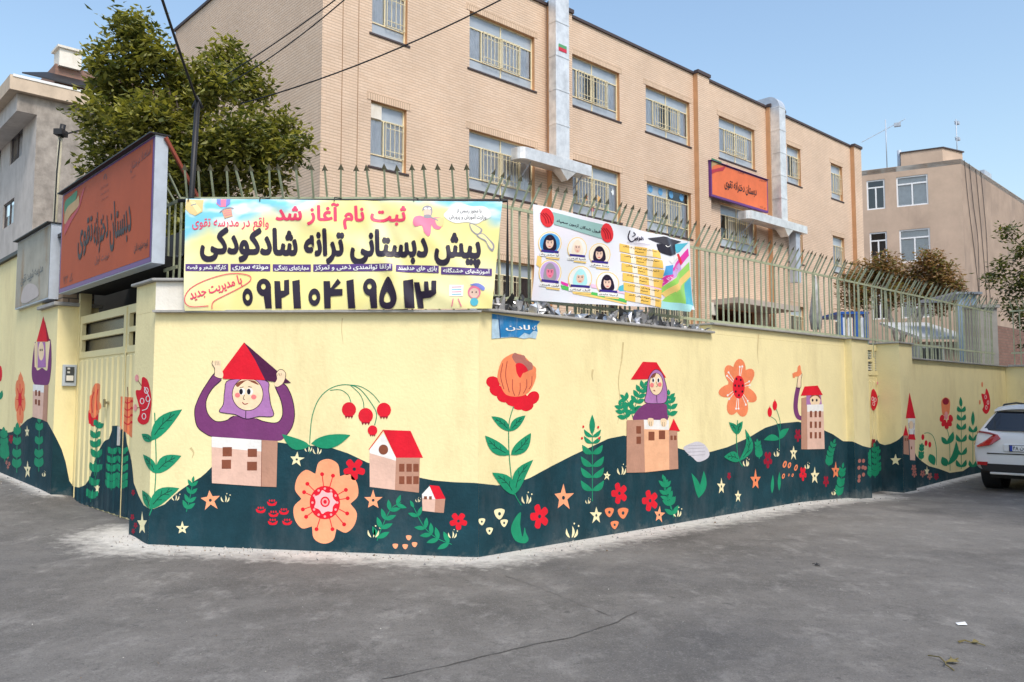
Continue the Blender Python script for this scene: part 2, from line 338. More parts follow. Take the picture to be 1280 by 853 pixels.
# right wall
SP1, SP1b, SP2, SP2b, SE = R.px(1066.5, 500, -.12)[0], R.px(1086.5, 500, -.12)[0], R.px(1126, 500, -.12)[0], R.px(1142, 500, -.12)[0], 16.4
print('SP', SP1, SP1b, SP2, SP2b)
ZC = 2.56
wr = thing('perimeter_wall', 'long pale yellow mural wall right of the street corner, under the colourful school banner, big red and coral flowers', 'wall', R, 4, 0, 0)
mb = MB(); mb.prism([(C[0] + .0005, C[1] + .0005), R.w(SP1)[:2], R.w(SP1, T)[:2], Ci], -.7, ZL); mb.build('wall_body', yellow, wr)
mb = MB(); mb.box(R, 4.15, SP1 - .002, .002, T, ZL + .002, ZC); mb.build('parapet', yellow, wr)
mb = MB(); mb.box(R, 4.13, SP1 - .002, -.05, T + .03, ZC + .002, ZC + .03); mb.build('coping', cope, wr, bevel=.006)
mb = MB(); mb.prism([off(B, R, -.07), R.w(4.12, -.07)[:2], R.w(4.12, .03)[:2], off(B, R, .03)], ZL + .002, ZL + .03); mb.build('ledge', cope, wr, bevel=.006)
mb = MB(); mb.box(R, SP1, SP1b, -.12, T, -.7, ZC); o = mb.build('pillar', yellow, wr)
mb = MB(); mb.box(R, SP1 - .03, SP1b + .04, -.16, T + .03, ZC + .002, ZC + .03); mb.build('pillar_coping', cope, wr, bevel=.006)
# far right wall
w2 = thing('perimeter_wall', 'far yellow mural wall beyond the small door, behind the white car', 'wall', R, 13, 0, -.1)
mb = MB(); mb.box(R, SP2, SP2b, -.12, T, -.7, 2.58); mb.build('pillar', yellow, w2)
mb = MB(); mb.box(R, SP2 - .04, SP2b + .03, -.16, T + .03, 2.582, 2.61); mb.build('pillar_coping', cope, w2, bevel=.006)
mb = MB(); mb.box(R, SP2b + .002, SE + T, 0, T, -.7, 2.32); mb.build('wall_body', yellow, w2)
mb = MB(); mb.box(R, SP2b + .035, SE, -.06, T + .03, 2.322, 2.35); mb.build('coping', cope, w2, bevel=.006)
w3 = thing('perimeter_wall', 'plain yellow wall closing the lane on the right, behind the roof of the white car', 'wall', R, SE, -4, 0)
mb = MB(); mb.box(R, SE, SE + T - .01, -9, -.002, -.7, 2.32); mb.build('wall_body', yellow, w3)
mb = MB(); mb.box(R, SE - .05, SE + T, -9, -.07, 2.322, 2.37); mb.build('coping', cope, w3, bevel=.006)
# left wall: pillar left of the gate, then the higher wall running away
SLP = -3.58
wl = thing('perimeter_wall', 'yellow mural wall left of the double gate, under the weathered grey sign', 'wall', L, -6, 0, .3)
mb = MB(); mb.box(L, -4.4, SLP, 0, .5, -.5, 2.80); mb.build('pillar', yellow, wl)
mb = MB(); mb.box(L, -4.44, SLP + .04, -.06, .54, 2.802, 2.85); mb.build('pillar_coping', cope, wl, bevel=.006)
mb = MB(); mb.box(L, -24, -4.402, 0, .4, -.5, 3.78); mb.build('wall_body', yellow, wl)
mb = MB(); mb.box(L, -24, -4.402, -.05, .44, 3.782, 3.84); mb.build('coping', black, wl)
# ------------------------------------------------------------------ double gate
GR = .27
ga = thing('metal_gate', 'pale yellow ribbed double metal gate with flowers painted on it, left of the corner', 'gate', L, -2, GR, .18)
gx0, gx1, gxm = SLP + .02, -.50, -1.66
GB, GT = .19, 2.66
mb = MB(); mb.box(L, gx0 - .02, gx0 + .05, GR - .02, GR + .12, GB, 3.0); mb.build('gate_post', cream, ga)
mb = MB(); mb.box(L, gx0, gx1, GR - .06, GR + .3, 2.98, 3.1); mb.build('lintel', dark, ga)
GRIBS = []
for a, b in ((gx0 + .06, gxm - .006), (gxm + .006, gx1)):
    mb = MB()
    mb.box(L, a, b, GR, GR + .03, GB, 2.10)                       # sheet
    lf = mb.build('gate_leaf', cream, ga)
    mb = MB()
    for (s0, s1, z0, z1) in ((a, b, 2.56, GT), (a, b, 2.10, 2.18), (a, a + .09, 2.18, 2.56), (b - .09, b, 2.18, 2.56), (a + .09, b - .09, 2.34, 2.40)):
        mb.box(L, s0, s1, GR - .012, GR + .035, z0, z1)
    mb.build('louvre_frame', cream, lf)
    n = 9 if b - a > 1.5 else 5
    pit = (b - a) / n
    rb = MB(); q = Fr((0, 0), 0)
    rb.hexa([(0, -.018, GB + .02), (pit * .5, -.018, GB + .02), (pit * .58, 0, GB + .02), (-pit * .08, 0, GB + .02), (0, -.018, 2.06), (pit * .5, -.018, 2.06), (pit * .58, 0, 2.08), (-pit * .08, 0, 2.08)])
    me = local_mesh(rb, 'rib', cream)
    bm_ = WM[ga.name].inverted()
    for i in range(n):
        s0 = a + i * pit + pit * .2
        p = bm_ @ Vector(L.w(s0, GR, 0)); inst(me, 'rib', lf, p); GRIBS.append((s0, s0 + pit * .5, pit * .08))
    if a > -2:
        pass
mb = MB(); mb.box(L, gx0 + .05, gx1, GR + .06, GR + .07, 2.1, GT - .01); mb.build('dark_panel', M('louvre_shade_black', (.03, .03, .03), .25), ga)  # black sheet added behind the louvres to paint in their shaded openings
mb = MB(); mb.box(L, gxm - .022, gxm + .022, GR - .022, GR - .012, GB, GT - .02); mb.build('meeting_bar', cream, ga)
mb = MB(); mb.box(L, -2.28, -2.16, GR - .05, GR - .03, 1.50, 1.53); mb.box(L, -2.24, -2.2, GR - .07, GR - .05, 1.46, 1.56); mb.build('handle', M('brass', (.35, .3, .18), .4, metal=.6), ga)
mb = MB(); mb.box(L, -1.74, -1.69, GR - .05, GR - .03, 1.02, 1.24); mb.build('lock', zinc, ga)
# intercom
ic = thing('intercom', 'grey metal intercom box on the pillar left of the gate', 'intercom', Fr(L.w(SLP)[:2], AR), .1, 0, 1.4)
IF = Fr(L.w(SLP)[:2], AR)
(i0, zt), (i1, zb) = IF.px(78, 456), IF.px(94, 483)
mb = MB(); mb.box(IF, i0, i1, -.045, -.001, zb, zt); mb.build('housing', zinc_dull, ic, bevel=.006)
mb = MB(); mb.box(IF, i0 + .03, i1 - .03, -.052, -.0455, zb + .05, zt - .03); mb.build('face_plate', M('dark_grey_plastic', (.06, .065, .07), .4), ic)
mb = MB(); mb.box(IF, i0 + .04, i1 - .04, -.056, -.0525, zb + .07, zb + .14); mb.build('name_strip', white_plaster, ic)
for k in range(2):
    mb = MB(); mb.box(IF, i0 + .05, i0 + .08, -.058, -.0525, zb + .17 + .05 * k, zb + .195 + .05 * k); mb.build('button', zinc, ic)
# small door right
dr = thing('metal_door', 'narrow pale yellow metal door between the two pillars of the right wall', 'door', R, 9.6, .3, -.12)
mb = MB(); mb.box(R, SP1b, SP2 + .02, .30, .33, -.15, 2.0); mb.build('door_leaf', cream, dr)
mb = MB()
for s0, s1, z0, z1 in ((SP1b, SP2, 2.0, 2.08), (SP1b, SP2, 2.46, 2.56), (SP2 - .2, SP2 - .1, 2.08, 2.46), (SP1b, SP1b + .05, 2.08, 2.46), (SP1b + .05, SP2 - .2, 2.25, 2.29)): mb.box(R, s0, s1, .285, .335, z0, z1)
mb.build('louvre_frame', cream, dr)
rb = MB(); rb.hexa([(0, -.03, 0), (.05, -.03, 0), (.06, 0, 0), (-.01, 0, 0), (0, -.03, 2.0), (.05, -.03, 2.0), (.06, 0, 2.02), (-.01, 0, 2.02)]); me = local_mesh(rb, 'rib', cream)
for i in range(8):
    p = WM[dr.name].inverted() @ Vector(R.w(SP1b + .08 + i * .15, .30, -.12)); inst(me, 'rib', dr, p)
mb = MB(); mb.box(R, SP1b - .3, SP2 + .3, .42, .44, -.15, 2.6); mb.build('backing_sheet', M('grey_backing', (.12, .12, .11), .8), dr)
for i in range(8):
    z = 2.10 + i * .045; mb = MB(); mb.add([R.w(SP1b, .30, z), R.w(SP2, .30, z), R.w(SP2, .33, z + .035), R.w(SP1b, .33, z + .035)], [(0, 1, 2, 3)]); mb.build('slat', M('pale_slat', (.62, .6, .52), .6), dr, recalc=False)
# ------------------------------------------------------------------ fences
FT = .3; ZR = 3.66; ZB2 = 2.66
def bar_mesh(z0):
    b = MB(); h = .0095
    lean_y, lean_z = -.16, .27
    def ring(x, y, z): return [(x - h, y - h, z), (x + h, y - h, z), (x + h, y + h, z), (x - h, y + h, z)]
    vs = ring(0, 0, z0) + ring(0, 0, ZR) + ring(0, lean_y, ZR + lean_z)
    b.add(vs, [(0, 1, 5, 4), (1, 2, 6, 5), (2, 3, 7, 6), (3, 0, 4, 7), (4, 5, 9, 8), (5, 6, 10, 9), (6, 7, 11, 10), (7, 4, 8, 11)], 0)
    k = Vector((0, lean_y, lean_z)).normalized(); c = Vector((0, lean_y, ZR + lean_z)); n_ = Vector((0, k.z, -k.y))
    tp = [c + Vector((-.034, 0, 0)) - k * .012, c + Vector((.034, 0, 0)) - k * .012, c + n_ * .012, c - n_ * .012, c + k * .062]
    b.add(tp, [(0, 2, 4), (2, 1, 4), (1, 3, 4), (3, 0, 4), (0, 3, 1, 2)], 1)
    return local_mesh(b, 'bar', [steel_g, rust])
BARS = {}
def fence(label, fr, s0, s1, z0, step=.149, lower=ZB2, y=FT, step_at=None):
    t = thing('fence', label, 'fence', fr, (s0 + s1) / 2, y, z0, 'steel bar fences with arrow tips on top of the yard wall')
    inv = WM[t.name].inverted()
    n = int((s1 - s0) / step)
    if z0 not in BARS: BARS[z0] = [bar_mesh(z0) for _ in range(1)]
    for i in range(n + 1):
        s = s0 + .03 + i * step
        p = inv @ Vector(fr.w(s, y, 0)); o = inst(BARS[z0][0], 'bar', t, p, random.uniform(-.13, .13))
        o.rotation_euler = (random.uniform(-.008, .008), random.uniform(-.004, .004), random.uniform(-.22, .22))
    for z in (ZR, lower):
        mb = MB(); mb.box(fr, s0 - .02, s1 + .02, y - .024, y - .012, z - .018, z + .018); mb.build('rail', steel_g, t)
    return t
cB0 = corner(L, B, FT); cB1 = corner(B, R, FT)
sB0 = cB0[0] - B.o[0]; sB1 = cB1[0] - B.o[0]
sR0 = (cB1[0] - C[0]) * R.X[0] + (cB1[1] - C[1]) * R.X[1]
sL1 = (cB0[0] - L.o[0]) * L.X[0] + (cB0[1] - L.o[1]) * L.X[1]
fence('pale green spiked fence across the corner, behind the yellow banner', B, sB0, sB1, ZL)
fence('long pale green spiked fence behind the colourful school banner', R, sR0 + .12, SP1b, ZL, step_at=4.2)
fence('spiked fence over the small door and the far mural wall', R, SP1b + .1, SE + .25, 2.33)
fence('short fence piece on top of the gate pillar beside the orange sign', L, -.56, sL1 - .1, 2.80, .16, lower=2.95)
f4 = Fr(R.w(SE + .25)[:2], AL)
fence('fence over the plain yellow wall at the far right', f4, .1, 7.5, 2.33, y=0)
# dark green spikes above the gate
t = thing('gate_spikes', 'row of dark green upright spikes above the double gate, under the orange sign', 'fence', L, -2, .2, 3.1)
sp = MB(); sp.add([(-.012, -.006, 3.1), (.012, -.006, 3.1), (.012, .006, 3.1), (-.012, .006, 3.1), (-.012, -.006, 3.45), (.012, -.006, 3.45), (.012, .006, 3.45), (-.012, .006, 3.45), (0, 0, 3.52)], [(0, 1, 5, 4), (1, 2, 6, 5), (2, 3, 7, 6), (3, 0, 4, 7), (4, 5, 8), (5, 6, 8), (6, 7, 8), (7, 4, 8)])
spm = local_mesh(sp, 'spike', M('dark_green_paint', (.03, .10, .07), .5)); inv = WM[t.name].inverted()
for i in range(28): inst(spm, 'spike', t, inv @ Vector(L.w(-3.5 + i * .108, .2, 0)))
mb = MB(); mb.box(L, -3.55, -.5, .206, .22, 3.2, 3.23); mb.build('rail', MATS['dark_green_paint'], t)
# dark sheets added behind the gate, standing for the tree-shaded yard
t = thing('entrance_canopy', 'dark corrugated sheet added behind the double gate to stand for the shaded yard', 'canopy', L, -2, 1.2, 3.1)
mb = MB()
for i in range(24):
    s = -3.6 + i * .14
    mb.add([L.w(s, .45, 3.12), L.w(s + .07, .45, 3.16), L.w(s + .14, .45, 3.12), L.w(s + .14, 2.2, 3.32), L.w(s + .07, 2.2, 3.36), L.w(s, 2.2, 3.32)], [(0, 1, 4, 5), (1, 2, 3, 4)])
mb.build('shade_roof_sheet', M('shade_sheet', (.06, .06, .06), .6), t)
mb = MB(); mb.box(L, -7, .22, .9, .95, 0, 3.65); mb.build('shade_panel', MATS['shade_sheet'], t)  # dark panel stands for the shade of the yard above the gate
# ------------------------------------------------------------------ crumpled sheet metal along the ledge below the colour banner
def crumple():
    random.seed(21); mb = MB()
    for i in range(210):
        s = random.uniform(.12, 4.05); z = ZL + .03; c = R.w(s, random.uniform(.0, .22), z)
        h = random.uniform(.05, .17) * (1 + .5 * math.sin(s * 3)); w_ = random.uniform(.03, .10)
        vs = [(c[0] + random.uniform(-w_, w_), c[1] + random.uniform(-w_, w_), c[2] + (0 if k < 3 else random.uniform(.3, 1) * h)) for k in range(6)]
        mb.add(vs, [(0, 1, 3), (1, 4, 3), (1, 2, 4), (2, 5, 4), (2, 0, 5), (0, 3, 5), (3, 4, 5)], random.choice([0, 0, 1, 2]))
    tag(mb.build('crumpled_metal', [M('crumpled_foil', (.75, .75, .76), .28, .4, 9, metal=.8), M('crumpled_dark', (.08, .08, .085), .35, .4, 9, metal=.4), M('crumpled_grey', (.32, .32, .33), .35, .4, 9, metal=.5)], base=(R, 2, .1, ZL + .03)),
        'jagged crumpled metal scraps lining the ledge below the colourful banner', 'scrap metal', kind='stuff')
crumple()

# houses on the other side of the lane (outside the picture; added to keep the far end of the lane in shade)
opp = thing('apartment_building', 'unseen brown rendered terrace across the lane, added to shade the far mural wall', 'building', R, 14, -9.5, 0)
Of = Fr(R.w(32, -8.5)[:2], AR + math.pi)
ow = [(2 + 3.2 * i, 3.5 + 3.2 * i, 1.2 + 3.2 * j, 2.7 + 3.2 * j) for i in range(7) for j in range(4)]
mb = MB(); facade(mb, Of, 0, 26, -.5, 14, 0, ow, .2); mb.build('front_wall', M('terrace_render', (.34, .27, .22), .85, .15, 1, .3, 20), opp, recalc=False)
mb = MB(); mb.box(Of, 0, 26, .21, 8, -.5, 13.99); mb.build('core', MATS['terrace_render'], opp)
for a_, b_, c_, d_ in ow:
    mb = MB(); mb.add([Of.w(a_, .15, c_), Of.w(b_, .15, c_), Of.w(b_, .15, d_), Of.w(a_, .15, d_)], [(0, 1, 2, 3)]); mb.build('window', M('terrace_glass', (.05, .06, .07), .1, .1, spec=.8), opp, recalc=False)
# ------------------------------------------------------------------ school building
_F = Fr(((587 - 640) / 1026.7 * 22.3, 22.3), AR)
SO = 4.66
F = Fr(_F.w(-SO)[:2], AR); SL = 29.06; SD = 9.5; ZROOF = 13.6
S = Fr(F.o, AL)
sch = thing('school_building', 'three storey tan brick school with cream barred windows and steel ducts', 'building', F, 12, 0, 0)
wide = [(-.05, 2.5), (3.95, 6.48), (7.9, 10.5), (12.42, 15.0)]; narrow = [(-3.26, -2.17), (17.6, 18.78), (21.62, 22.76)]
rows = [(10.8, 12.45), (7.38, 9.06), (3.9, 5.52)]
WIN = []
for ri, (z0, z1) in enumerate(rows):
    for a, b in wide:
        if ri == 2 and a > 12: continue
        WIN.append((a + SO, b + SO, z0, z1, 'wide', ri))
    for a, b in narrow: WIN.append((a + SO, b + SO, z0, z1, 'narrow', ri))
OPEN = (11.7 + SO, 14.9 + SO, 1.5, 5.0)
mb = MB(); facade(mb, F, 0, SL, -.3, ZROOF, 0, WIN + [OPEN], .22, 0, 1)
mb.add([F.w(SL, 0, -.3), F.w(SL, SD, -.3), F.w(SL, SD, ZROOF), F.w(SL, 0, ZROOF)], [(0, 1, 2, 3)])
mb.add([F.w(0, SD, -.3), F.w(SL, SD, -.3), F.w(SL, SD, ZROOF), F.w(0, SD, ZROOF)], [(0, 1, 2, 3)])
mb.add([F.w(0, 0, -.3), F.w(0, SD, -.3), F.w(0, SD, ZROOF), F.w(0, 0, ZROOF)], [(0, 1, 2, 3)])
mb.build('wall', [brick_s, brick_p], sch, recalc=False)
mb = MB(); mb.box(F, .01, SL - .01, .01, SD - .01, ZROOF - .2, ZROOF - .05); mb.build('roof', concrete, sch)
mb = MB(); mb.box(F, -.05, SL + .05, -.06, .25, ZROOF + .003, ZROOF + .09); mb.box(F, -.05, .25, .26, SD + .05, ZROOF + .003, ZROOF + .09); mb.build('roof_edge', M('dark_flashing', (.07, .05, .05), .6), sch)
for a, b in ((3.03, 3.95), (10.75, 11.5), (15.9, 17.1), (23.65, 24.4)):
    mb = MB(); mb.box(F, a + SO, b + SO, -.2, -.002, -.3, ZROOF - .002); mb.build('brick_pier', [brick_s], sch)
    mb = MB(); mb.box(F, a + SO - .04, b + SO + .04, -.26, -.062, ZROOF, ZROOF + .12); mb.build('pier_cap', MATS['dark_flashing'], sch)
    mb = MB(); mb.add([F.w(a + SO - .003, -.197, 0), F.w(a + SO - .003, -.003, 0), F.w(a + SO - .003, -.003, ZROOF - .01), F.w(a + SO - .003, -.197, ZROOF - .01)], [(0, 1, 2, 3)]); mb.build('pier_side_shade', brick_p, sch)  # left side of the pier coloured deeper to carry its shade
for s, in ((.55,), (1.0,)):
    mb = MB(); mb.box(F, s, s + .02, -.004, 0, 0, ZROOF - .01); mb.build('joint_strip', M('joint_brown', (.33, .2, .12), .8), sch)
mb = MB(); mb.tube([F.w(11.62 + SO, -.06, 0), F.w(11.62 + SO, -.06, ZROOF - .3)], .03, 6); mb.build('downpipe', cream_metal, sch)
# soldier course over each opening
for a, b, z0, z1, k, ri in WIN:
    mb = MB(); mb.box(F, a - .12, b + .12, -.012, -.002, z1 + .003, z1 + .2); mb.build('lintel_course', brick_mat('soldier_brick', (.74, .55, .395), (.66, .48, .34), (.44, .31, .21), bw=.07, rh=.21) if 'soldier_brick' not in MATS else MATS['soldier_brick'], sch)
    mb = MB(); mb.box(F, a - .08, b + .08, -.03, .08, z0 - .05, z0 - .003); mb.build('sill', MATS['dark_flashing'], sch)
random.seed(5)
def school_window(a, b, z0, z1, kind, ri):
    h = z1 - z0; fy = .13; t = .028
    zt, zb = z0 + h * .745, z0 + h * .20
    fm = MB()
    def bb(s0, s1, q0, q1, y0=fy - .02, y1=fy + .03): fm.box(F, s0, s1, y0, y1, q0, q1)
    bb(a, a + t * 1.4, z0, z1); bb(b - t * 1.4, b, z0, z1); bb(a + t * 1.4, b - t * 1.4, z1 - t * 1.4, z1); bb(a + t * 1.4, b - t * 1.4, z0, z0 + t * 1.4)
    i0, i1 = a + t * 1.4, b - t * 1.4
    bb(i0, i1, zt, zt + t); bb(i0, i1, zb, zb + t)
    panes = []
    if kind == 'wide':
        m = (a + b) / 2; bb(m - t / 2, m + t / 2, z0 + t * 1.4, zb); bb(m - t / 2, m + t / 2, zt + t, z1 - t * 1.4); bb(m - t, m + t, zb + t, zt)
        g0, g1 = a + (b - a) * .21, a + (b - a) * .79
        bb(g0 - t / 2, g0 + t / 2, zb + t, zt); bb(g1 - t / 2, g1 + t / 2, zb + t, zt)
        panes = [(i0, m, zt + t, z1 - t, 1), (m, i1, zt + t, z1 - t, 1), (i0, g0, zb + t, zt, 0), (g0, m, zb + t, zt, 0), (m, g1, zb + t, zt, 0), (g1, i1, zb + t, zt, 0), (i0, m, z0 + t, zb, 1), (m, i1, z0 + t, zb, 1)]
        gr = [(g0 + .03, m - .02), (m + .02, g1 - .03)]
    else:
        m = a + (b - a) * .42; bb(m - t / 2, m + t / 2, zb + t, zt)
        panes = [(i0, i1, zt + t, z1 - t, 1), (i0, m, zb + t, zt, 0), (m, i1, zb + t, zt, 0), (i0, i1, z0 + t, zb, 1)]
        gr = [(m + .02, b - .06)]
    win = fm.build('window', cream_metal, sch)
    for (s0, s1, q0, q1, fr_) in panes:
        p = MB(); p.add([F.w(s0, fy + .005, q0), F.w(s1, fy + .005, q0), F.w(s1, fy + .005, q1), F.w(s0, fy + .005, q1)], [(0, 1, 2, 3)])
        fz = fr_ and not (ri == 1 and random.random() < .15)
        p.build('pane', frost if fz else glass, win, recalc=False)
    for s0, s1 in gr:
        g = MB(); zz0, zz1 = zb + .02, zt - .01; gy = fy - .10
        nb = max(4, int((s1 - s0) / .13))
        for i in range(nb + 1):
            s = s0 + (s1 - s0) * i / nb; g.box(F, s - .007, s + .007, gy, gy + .014, zz0, zz1)
        for z in (zz0, zz0 + .14, zz1 - .16, zz1): g.box(F, s0 - .007, s1 + .007, gy - .006, gy + .008, z - .007, z + .007)
        for s in (s0, s1):
            for z in (zz0, zz1): g.box(F, s - .009, s + .009, gy, fy, z - .009, z + .009)
        g.build('grille', cream_metal, win)
    # curtains, wavy cloth behind the glass
    covers = [(i0, i1)] if random.random() < .45 else ([(i0, i0 + (i1 - i0) * .7)] if random.random() < .4 else [(i0 + (i1 - i0) * .3, i1)]) if random.random() < .5 else [(i0, i0 + (i1 - i0) * .36), (i0 + (i1 - i0) * .62, i1)]
    if ri == 0 and a < 6: covers = [(i0, i1)]
    for s0, s1 in covers:
        c = MB(); n = int((s1 - s0) / .035) + 2; vs = []
        for i in range(n + 1):
            s = s0 + (s1 - s0) * i / n; y = fy + .035 + .022 * math.sin(s * 38 + math.sin(s * 9)); vs += [F.w(s, y, z0 + .05), F.w(s, y, zt + .02)]
        c.add(vs, [(2 * i, 2 * i + 2, 2 * i + 3, 2 * i + 1) for i in range(n)], 0, True); c.build('curtain', curtain_b if ri == 2 else curtain, win, recalc=False)
    r = MB(); y0, y1 = .222, 1.6
    A = [F.w(a, y0, z0), F.w(b, y0, z0), F.w(b, y0, z1), F.w(a, y0, z1), F.w(a, y1, z0), F.w(b, y1, z0), F.w(b, y1, z1), F.w(a, y1, z1)]
    r.add(A, [(4, 5, 6, 7), (0, 1, 5, 4), (1, 2, 6, 5), (2, 3, 7, 6), (3, 0, 4, 7)]); r.build('room', room, win)
    return win
for wdef in WIN:
    wn = school_window(*wdef); a, b, z0, z1, kd, ri = wdef
    if kd == 'narrow' and a < 3 and ri == 1: mb = MB(); mb.box(F, a + .04, a + .36, .06, .12, z1 - .42, z1 - .06); mb.build('vent_box', white_plaster, wn)
    if kd == 'wide' and ri == 1 and abs(a - 7.9 - SO) < .1:
        for q in (.14, .36, .60, .84):
            mb = MB(); cx, cz = a + (b - a) * q, z1 - .2; mb.add([F.w(cx + .13 * math.cos(t * math.pi / 6), .125, cz + .13 * math.sin(t * math.pi / 6)) for t in range(12)], [tuple(range(12))]); mb.build('paper_disc', M('paper_blue', (.12, .35, .62), .7), wn, recalc=False)
    if kd == 'wide' and ri == 1 and abs(a - 3.95 - SO) < .1:
        for q, r_, cl in ((.12, .25, (.5, .75, .7)), (.38, .35, (.85, .30, .12)), (.50, .18, (.75, .10, .25)), (.62, .40, (.85, .5, .2)), (.80, .22, (.15, .55, .5)), (.9, .6, (.8, .85, .85))):
            mb = MB(); cx, cz = a + (b - a) * q, z0 + (z1 - z0) * r_; mb.add([F.w(cx + (.10 if t % 2 else .05) * math.cos(t * math.pi / 5), .12, cz + (.14 if t % 2 else .07) * math.sin(t * math.pi / 5)) for t in range(10)], [tuple(range(10))]); mb.build('paper_cutout', M('paper_%d' % int(q * 100), cl, .7), wn, recalc=False)
# recessed entrance with its canopy
mb = MB(); y0, y1 = .222, 2.5; a, b, z0, z1 = OPEN
A = [F.w(a, y0, z0), F.w(b, y0, z0), F.w(b, y0, z1), F.w(a, y0, z1), F.w(a, y1, z0), F.w(b, y1, z0), F.w(b, y1, z1), F.w(a, y1, z1)]
mb.add(A, [(4, 5, 6, 7), (0, 1, 5, 4), (1, 2, 6, 5), (2, 3, 7, 6), (3, 0, 4, 7)]); mb.build('entrance_recess', M('brown_recess', (.16, .08, .045), .8), sch)
mb = MB(); mb.box(F, a - .3, b + .9, -1.3, -.002, z1 + .02, z1 + .22); mb.build('entrance_canopy', M('canopy_paint', (.5, .42, .36), .7), sch)
mb = MB(); mb.box(F, a - .45, a - .05, -.3, -.002, z1 - .35, z1 + .1); mb.build('wall_box', white_plaster, sch)
# steel ducts
def duct(s0, s1, dep, ztop, zbot, hs0, hs1, hz0, hz1, label, back=3.0, left_tip=True):
    d = thing('air_duct', label, 'air duct', F, (s0 + s1) / 2, -.5, zbot)
    mb = MB(); Y0, Y1 = -.21 - dep, -.21
    for i in range(5):
        a_, b_ = zbot + (ztop - zbot) * i / 5, zbot + (ztop - zbot) * (i + 1) / 5
        mb.box(F, s0, s1, Y0, Y1, a_ + .004, b_ - .004)
        mb.box(F, s0 - .012, s1 + .012, Y0 - .012, Y1 - .002, b_ - .02, b_ + .02)
    mb.build('duct_riser', zinc, d)
    # elbow over the roof edge
    mb = MB(); n = 8; R1, R0 = Y1 - Y0 + .12, .12; cy, cz = Y0 + R1, ztop; vs = []
    for i in range(n + 1):
        t = math.pi / 2 * i / n
        for r_ in (R1, R0):
            for s in (s0, s1): vs.append(F.w(s, cy - r_ * math.cos(t), cz + r_ * math.sin(t)))
    fs = []
    for i in range(n):
        p = 4 * i; q = p + 4; fs += [(p, p + 1, q + 1, q), (p + 2, q + 2, q + 3, p + 3), (p, q, q + 2, p + 2), (p + 1, p + 3, q + 3, q + 1)]
    mb.add(vs, fs); mb.box(F, s0, s1, cy + .003, cy + back, cz + R0, cz + R1); mb.build('roof_elbow', zinc_dull, d)
    # horizontal branch, rounded ends
    mb = MB(); rr = .25; Yb = -.22; Yf = -.34 - dep; pts = [(hs0, Yb)]
    for i in range(6): t = math.pi / 2 * i / 5; pts.append((hs0 + rr - rr * math.cos(t), Yf + rr - rr * math.sin(t)))
    pts += [(hs1, Yf), (hs1, Yb)]
    mb.prism([F.w(p[0], p[1])[:2] for p in pts], hz0, hz1); mb.build('duct_branch', zinc, d)
    mb = MB(); ms = (s0 + s1) / 2 + .1; A = [F.w(ms - .35, Yf + .01, hz0 - .004), F.w(ms + .35, Yf + .01, hz0 - .004), F.w(ms + .35, -.3, hz0 - .004), F.w(ms - .35, -.3, hz0 - .004), F.w(ms, Yf + .05, hz0 - .3), F.w(ms, -.35, hz0 - .3)]
    mb.add(A, [(0, 1, 4), (1, 2, 5, 4), (2, 3, 5), (3, 0, 4, 5)]); mb.build('drip_spout', zinc, d)
    for s in (hs0 + .5, hs1 - .3):
        mb = MB(); mb.tube([F.w(s, Yf + .1, hz0 + .02), F.w(s, -.03, hz0 - .45)], .02, 4); mb.build('bracket', zinc_dull, d)
    return d
da, db = F.px(695, 100, -.51)[0], F.px(711.5, 100, -.51)[0]; ha, hb = F.px(651, 190, -.62)[0], F.px(739, 205, -.62)[0]; hz1 = F.px(651, 182, -.62)[1]
d1 = duct(da, db, .30, 14.0, hz1, ha, hb, hz1 - .34, hz1, 'tall shiny steel air duct between the two leftmost wide window columns')
mb = MB(); mb.box(F, da + .12, db - .12, -.525, -.513, 12.05, 12.16); mb.build('red_sticker', M('red_sticker', (.6, .03, .06), .5), d1)
mb = MB(); mb.box(F, da + .12, db - .12, -.525, -.513, 12.163, 12.26); mb.build('green_sticker', M('green_sticker', (.1, .35, .15), .5), d1)
ea, eb = F.px(975.5, 200, -.6)[0], F.px(983, 200, -.6)[0]; ia, ib = F.px(937, 275, -.72)[0], F.px(1009, 285, -.72)[0]; iz = F.px(960, 269, -.72)[1]
d2 = duct(ea, eb, .39, F.px(980, 133, -.6)[1] - .1, iz, ia, ib, iz - .32, iz, 'steel air duct at the far end of the school, right of the small orange sign')
mb = MB(); mb.box(F, ib - .75, ib - .4, -.6, -.3, iz - 2.4, iz - .33); mb.build('duct_drop', zinc_dull, d2)
mb = MB(); mb.box(F, 2.0 + SO, 2.95 + SO, 1.0, 2.2, ZROOF, ZROOF + 1.05); tag(mb.build('roof_duct_box', zinc_dull, base=(F, 2.5 + SO, 1.5, ZROOF)), 'pale blue grey box standing in for the duct run on the school roof', 'cooler')  # box stands in for the tall duct running back over the roof
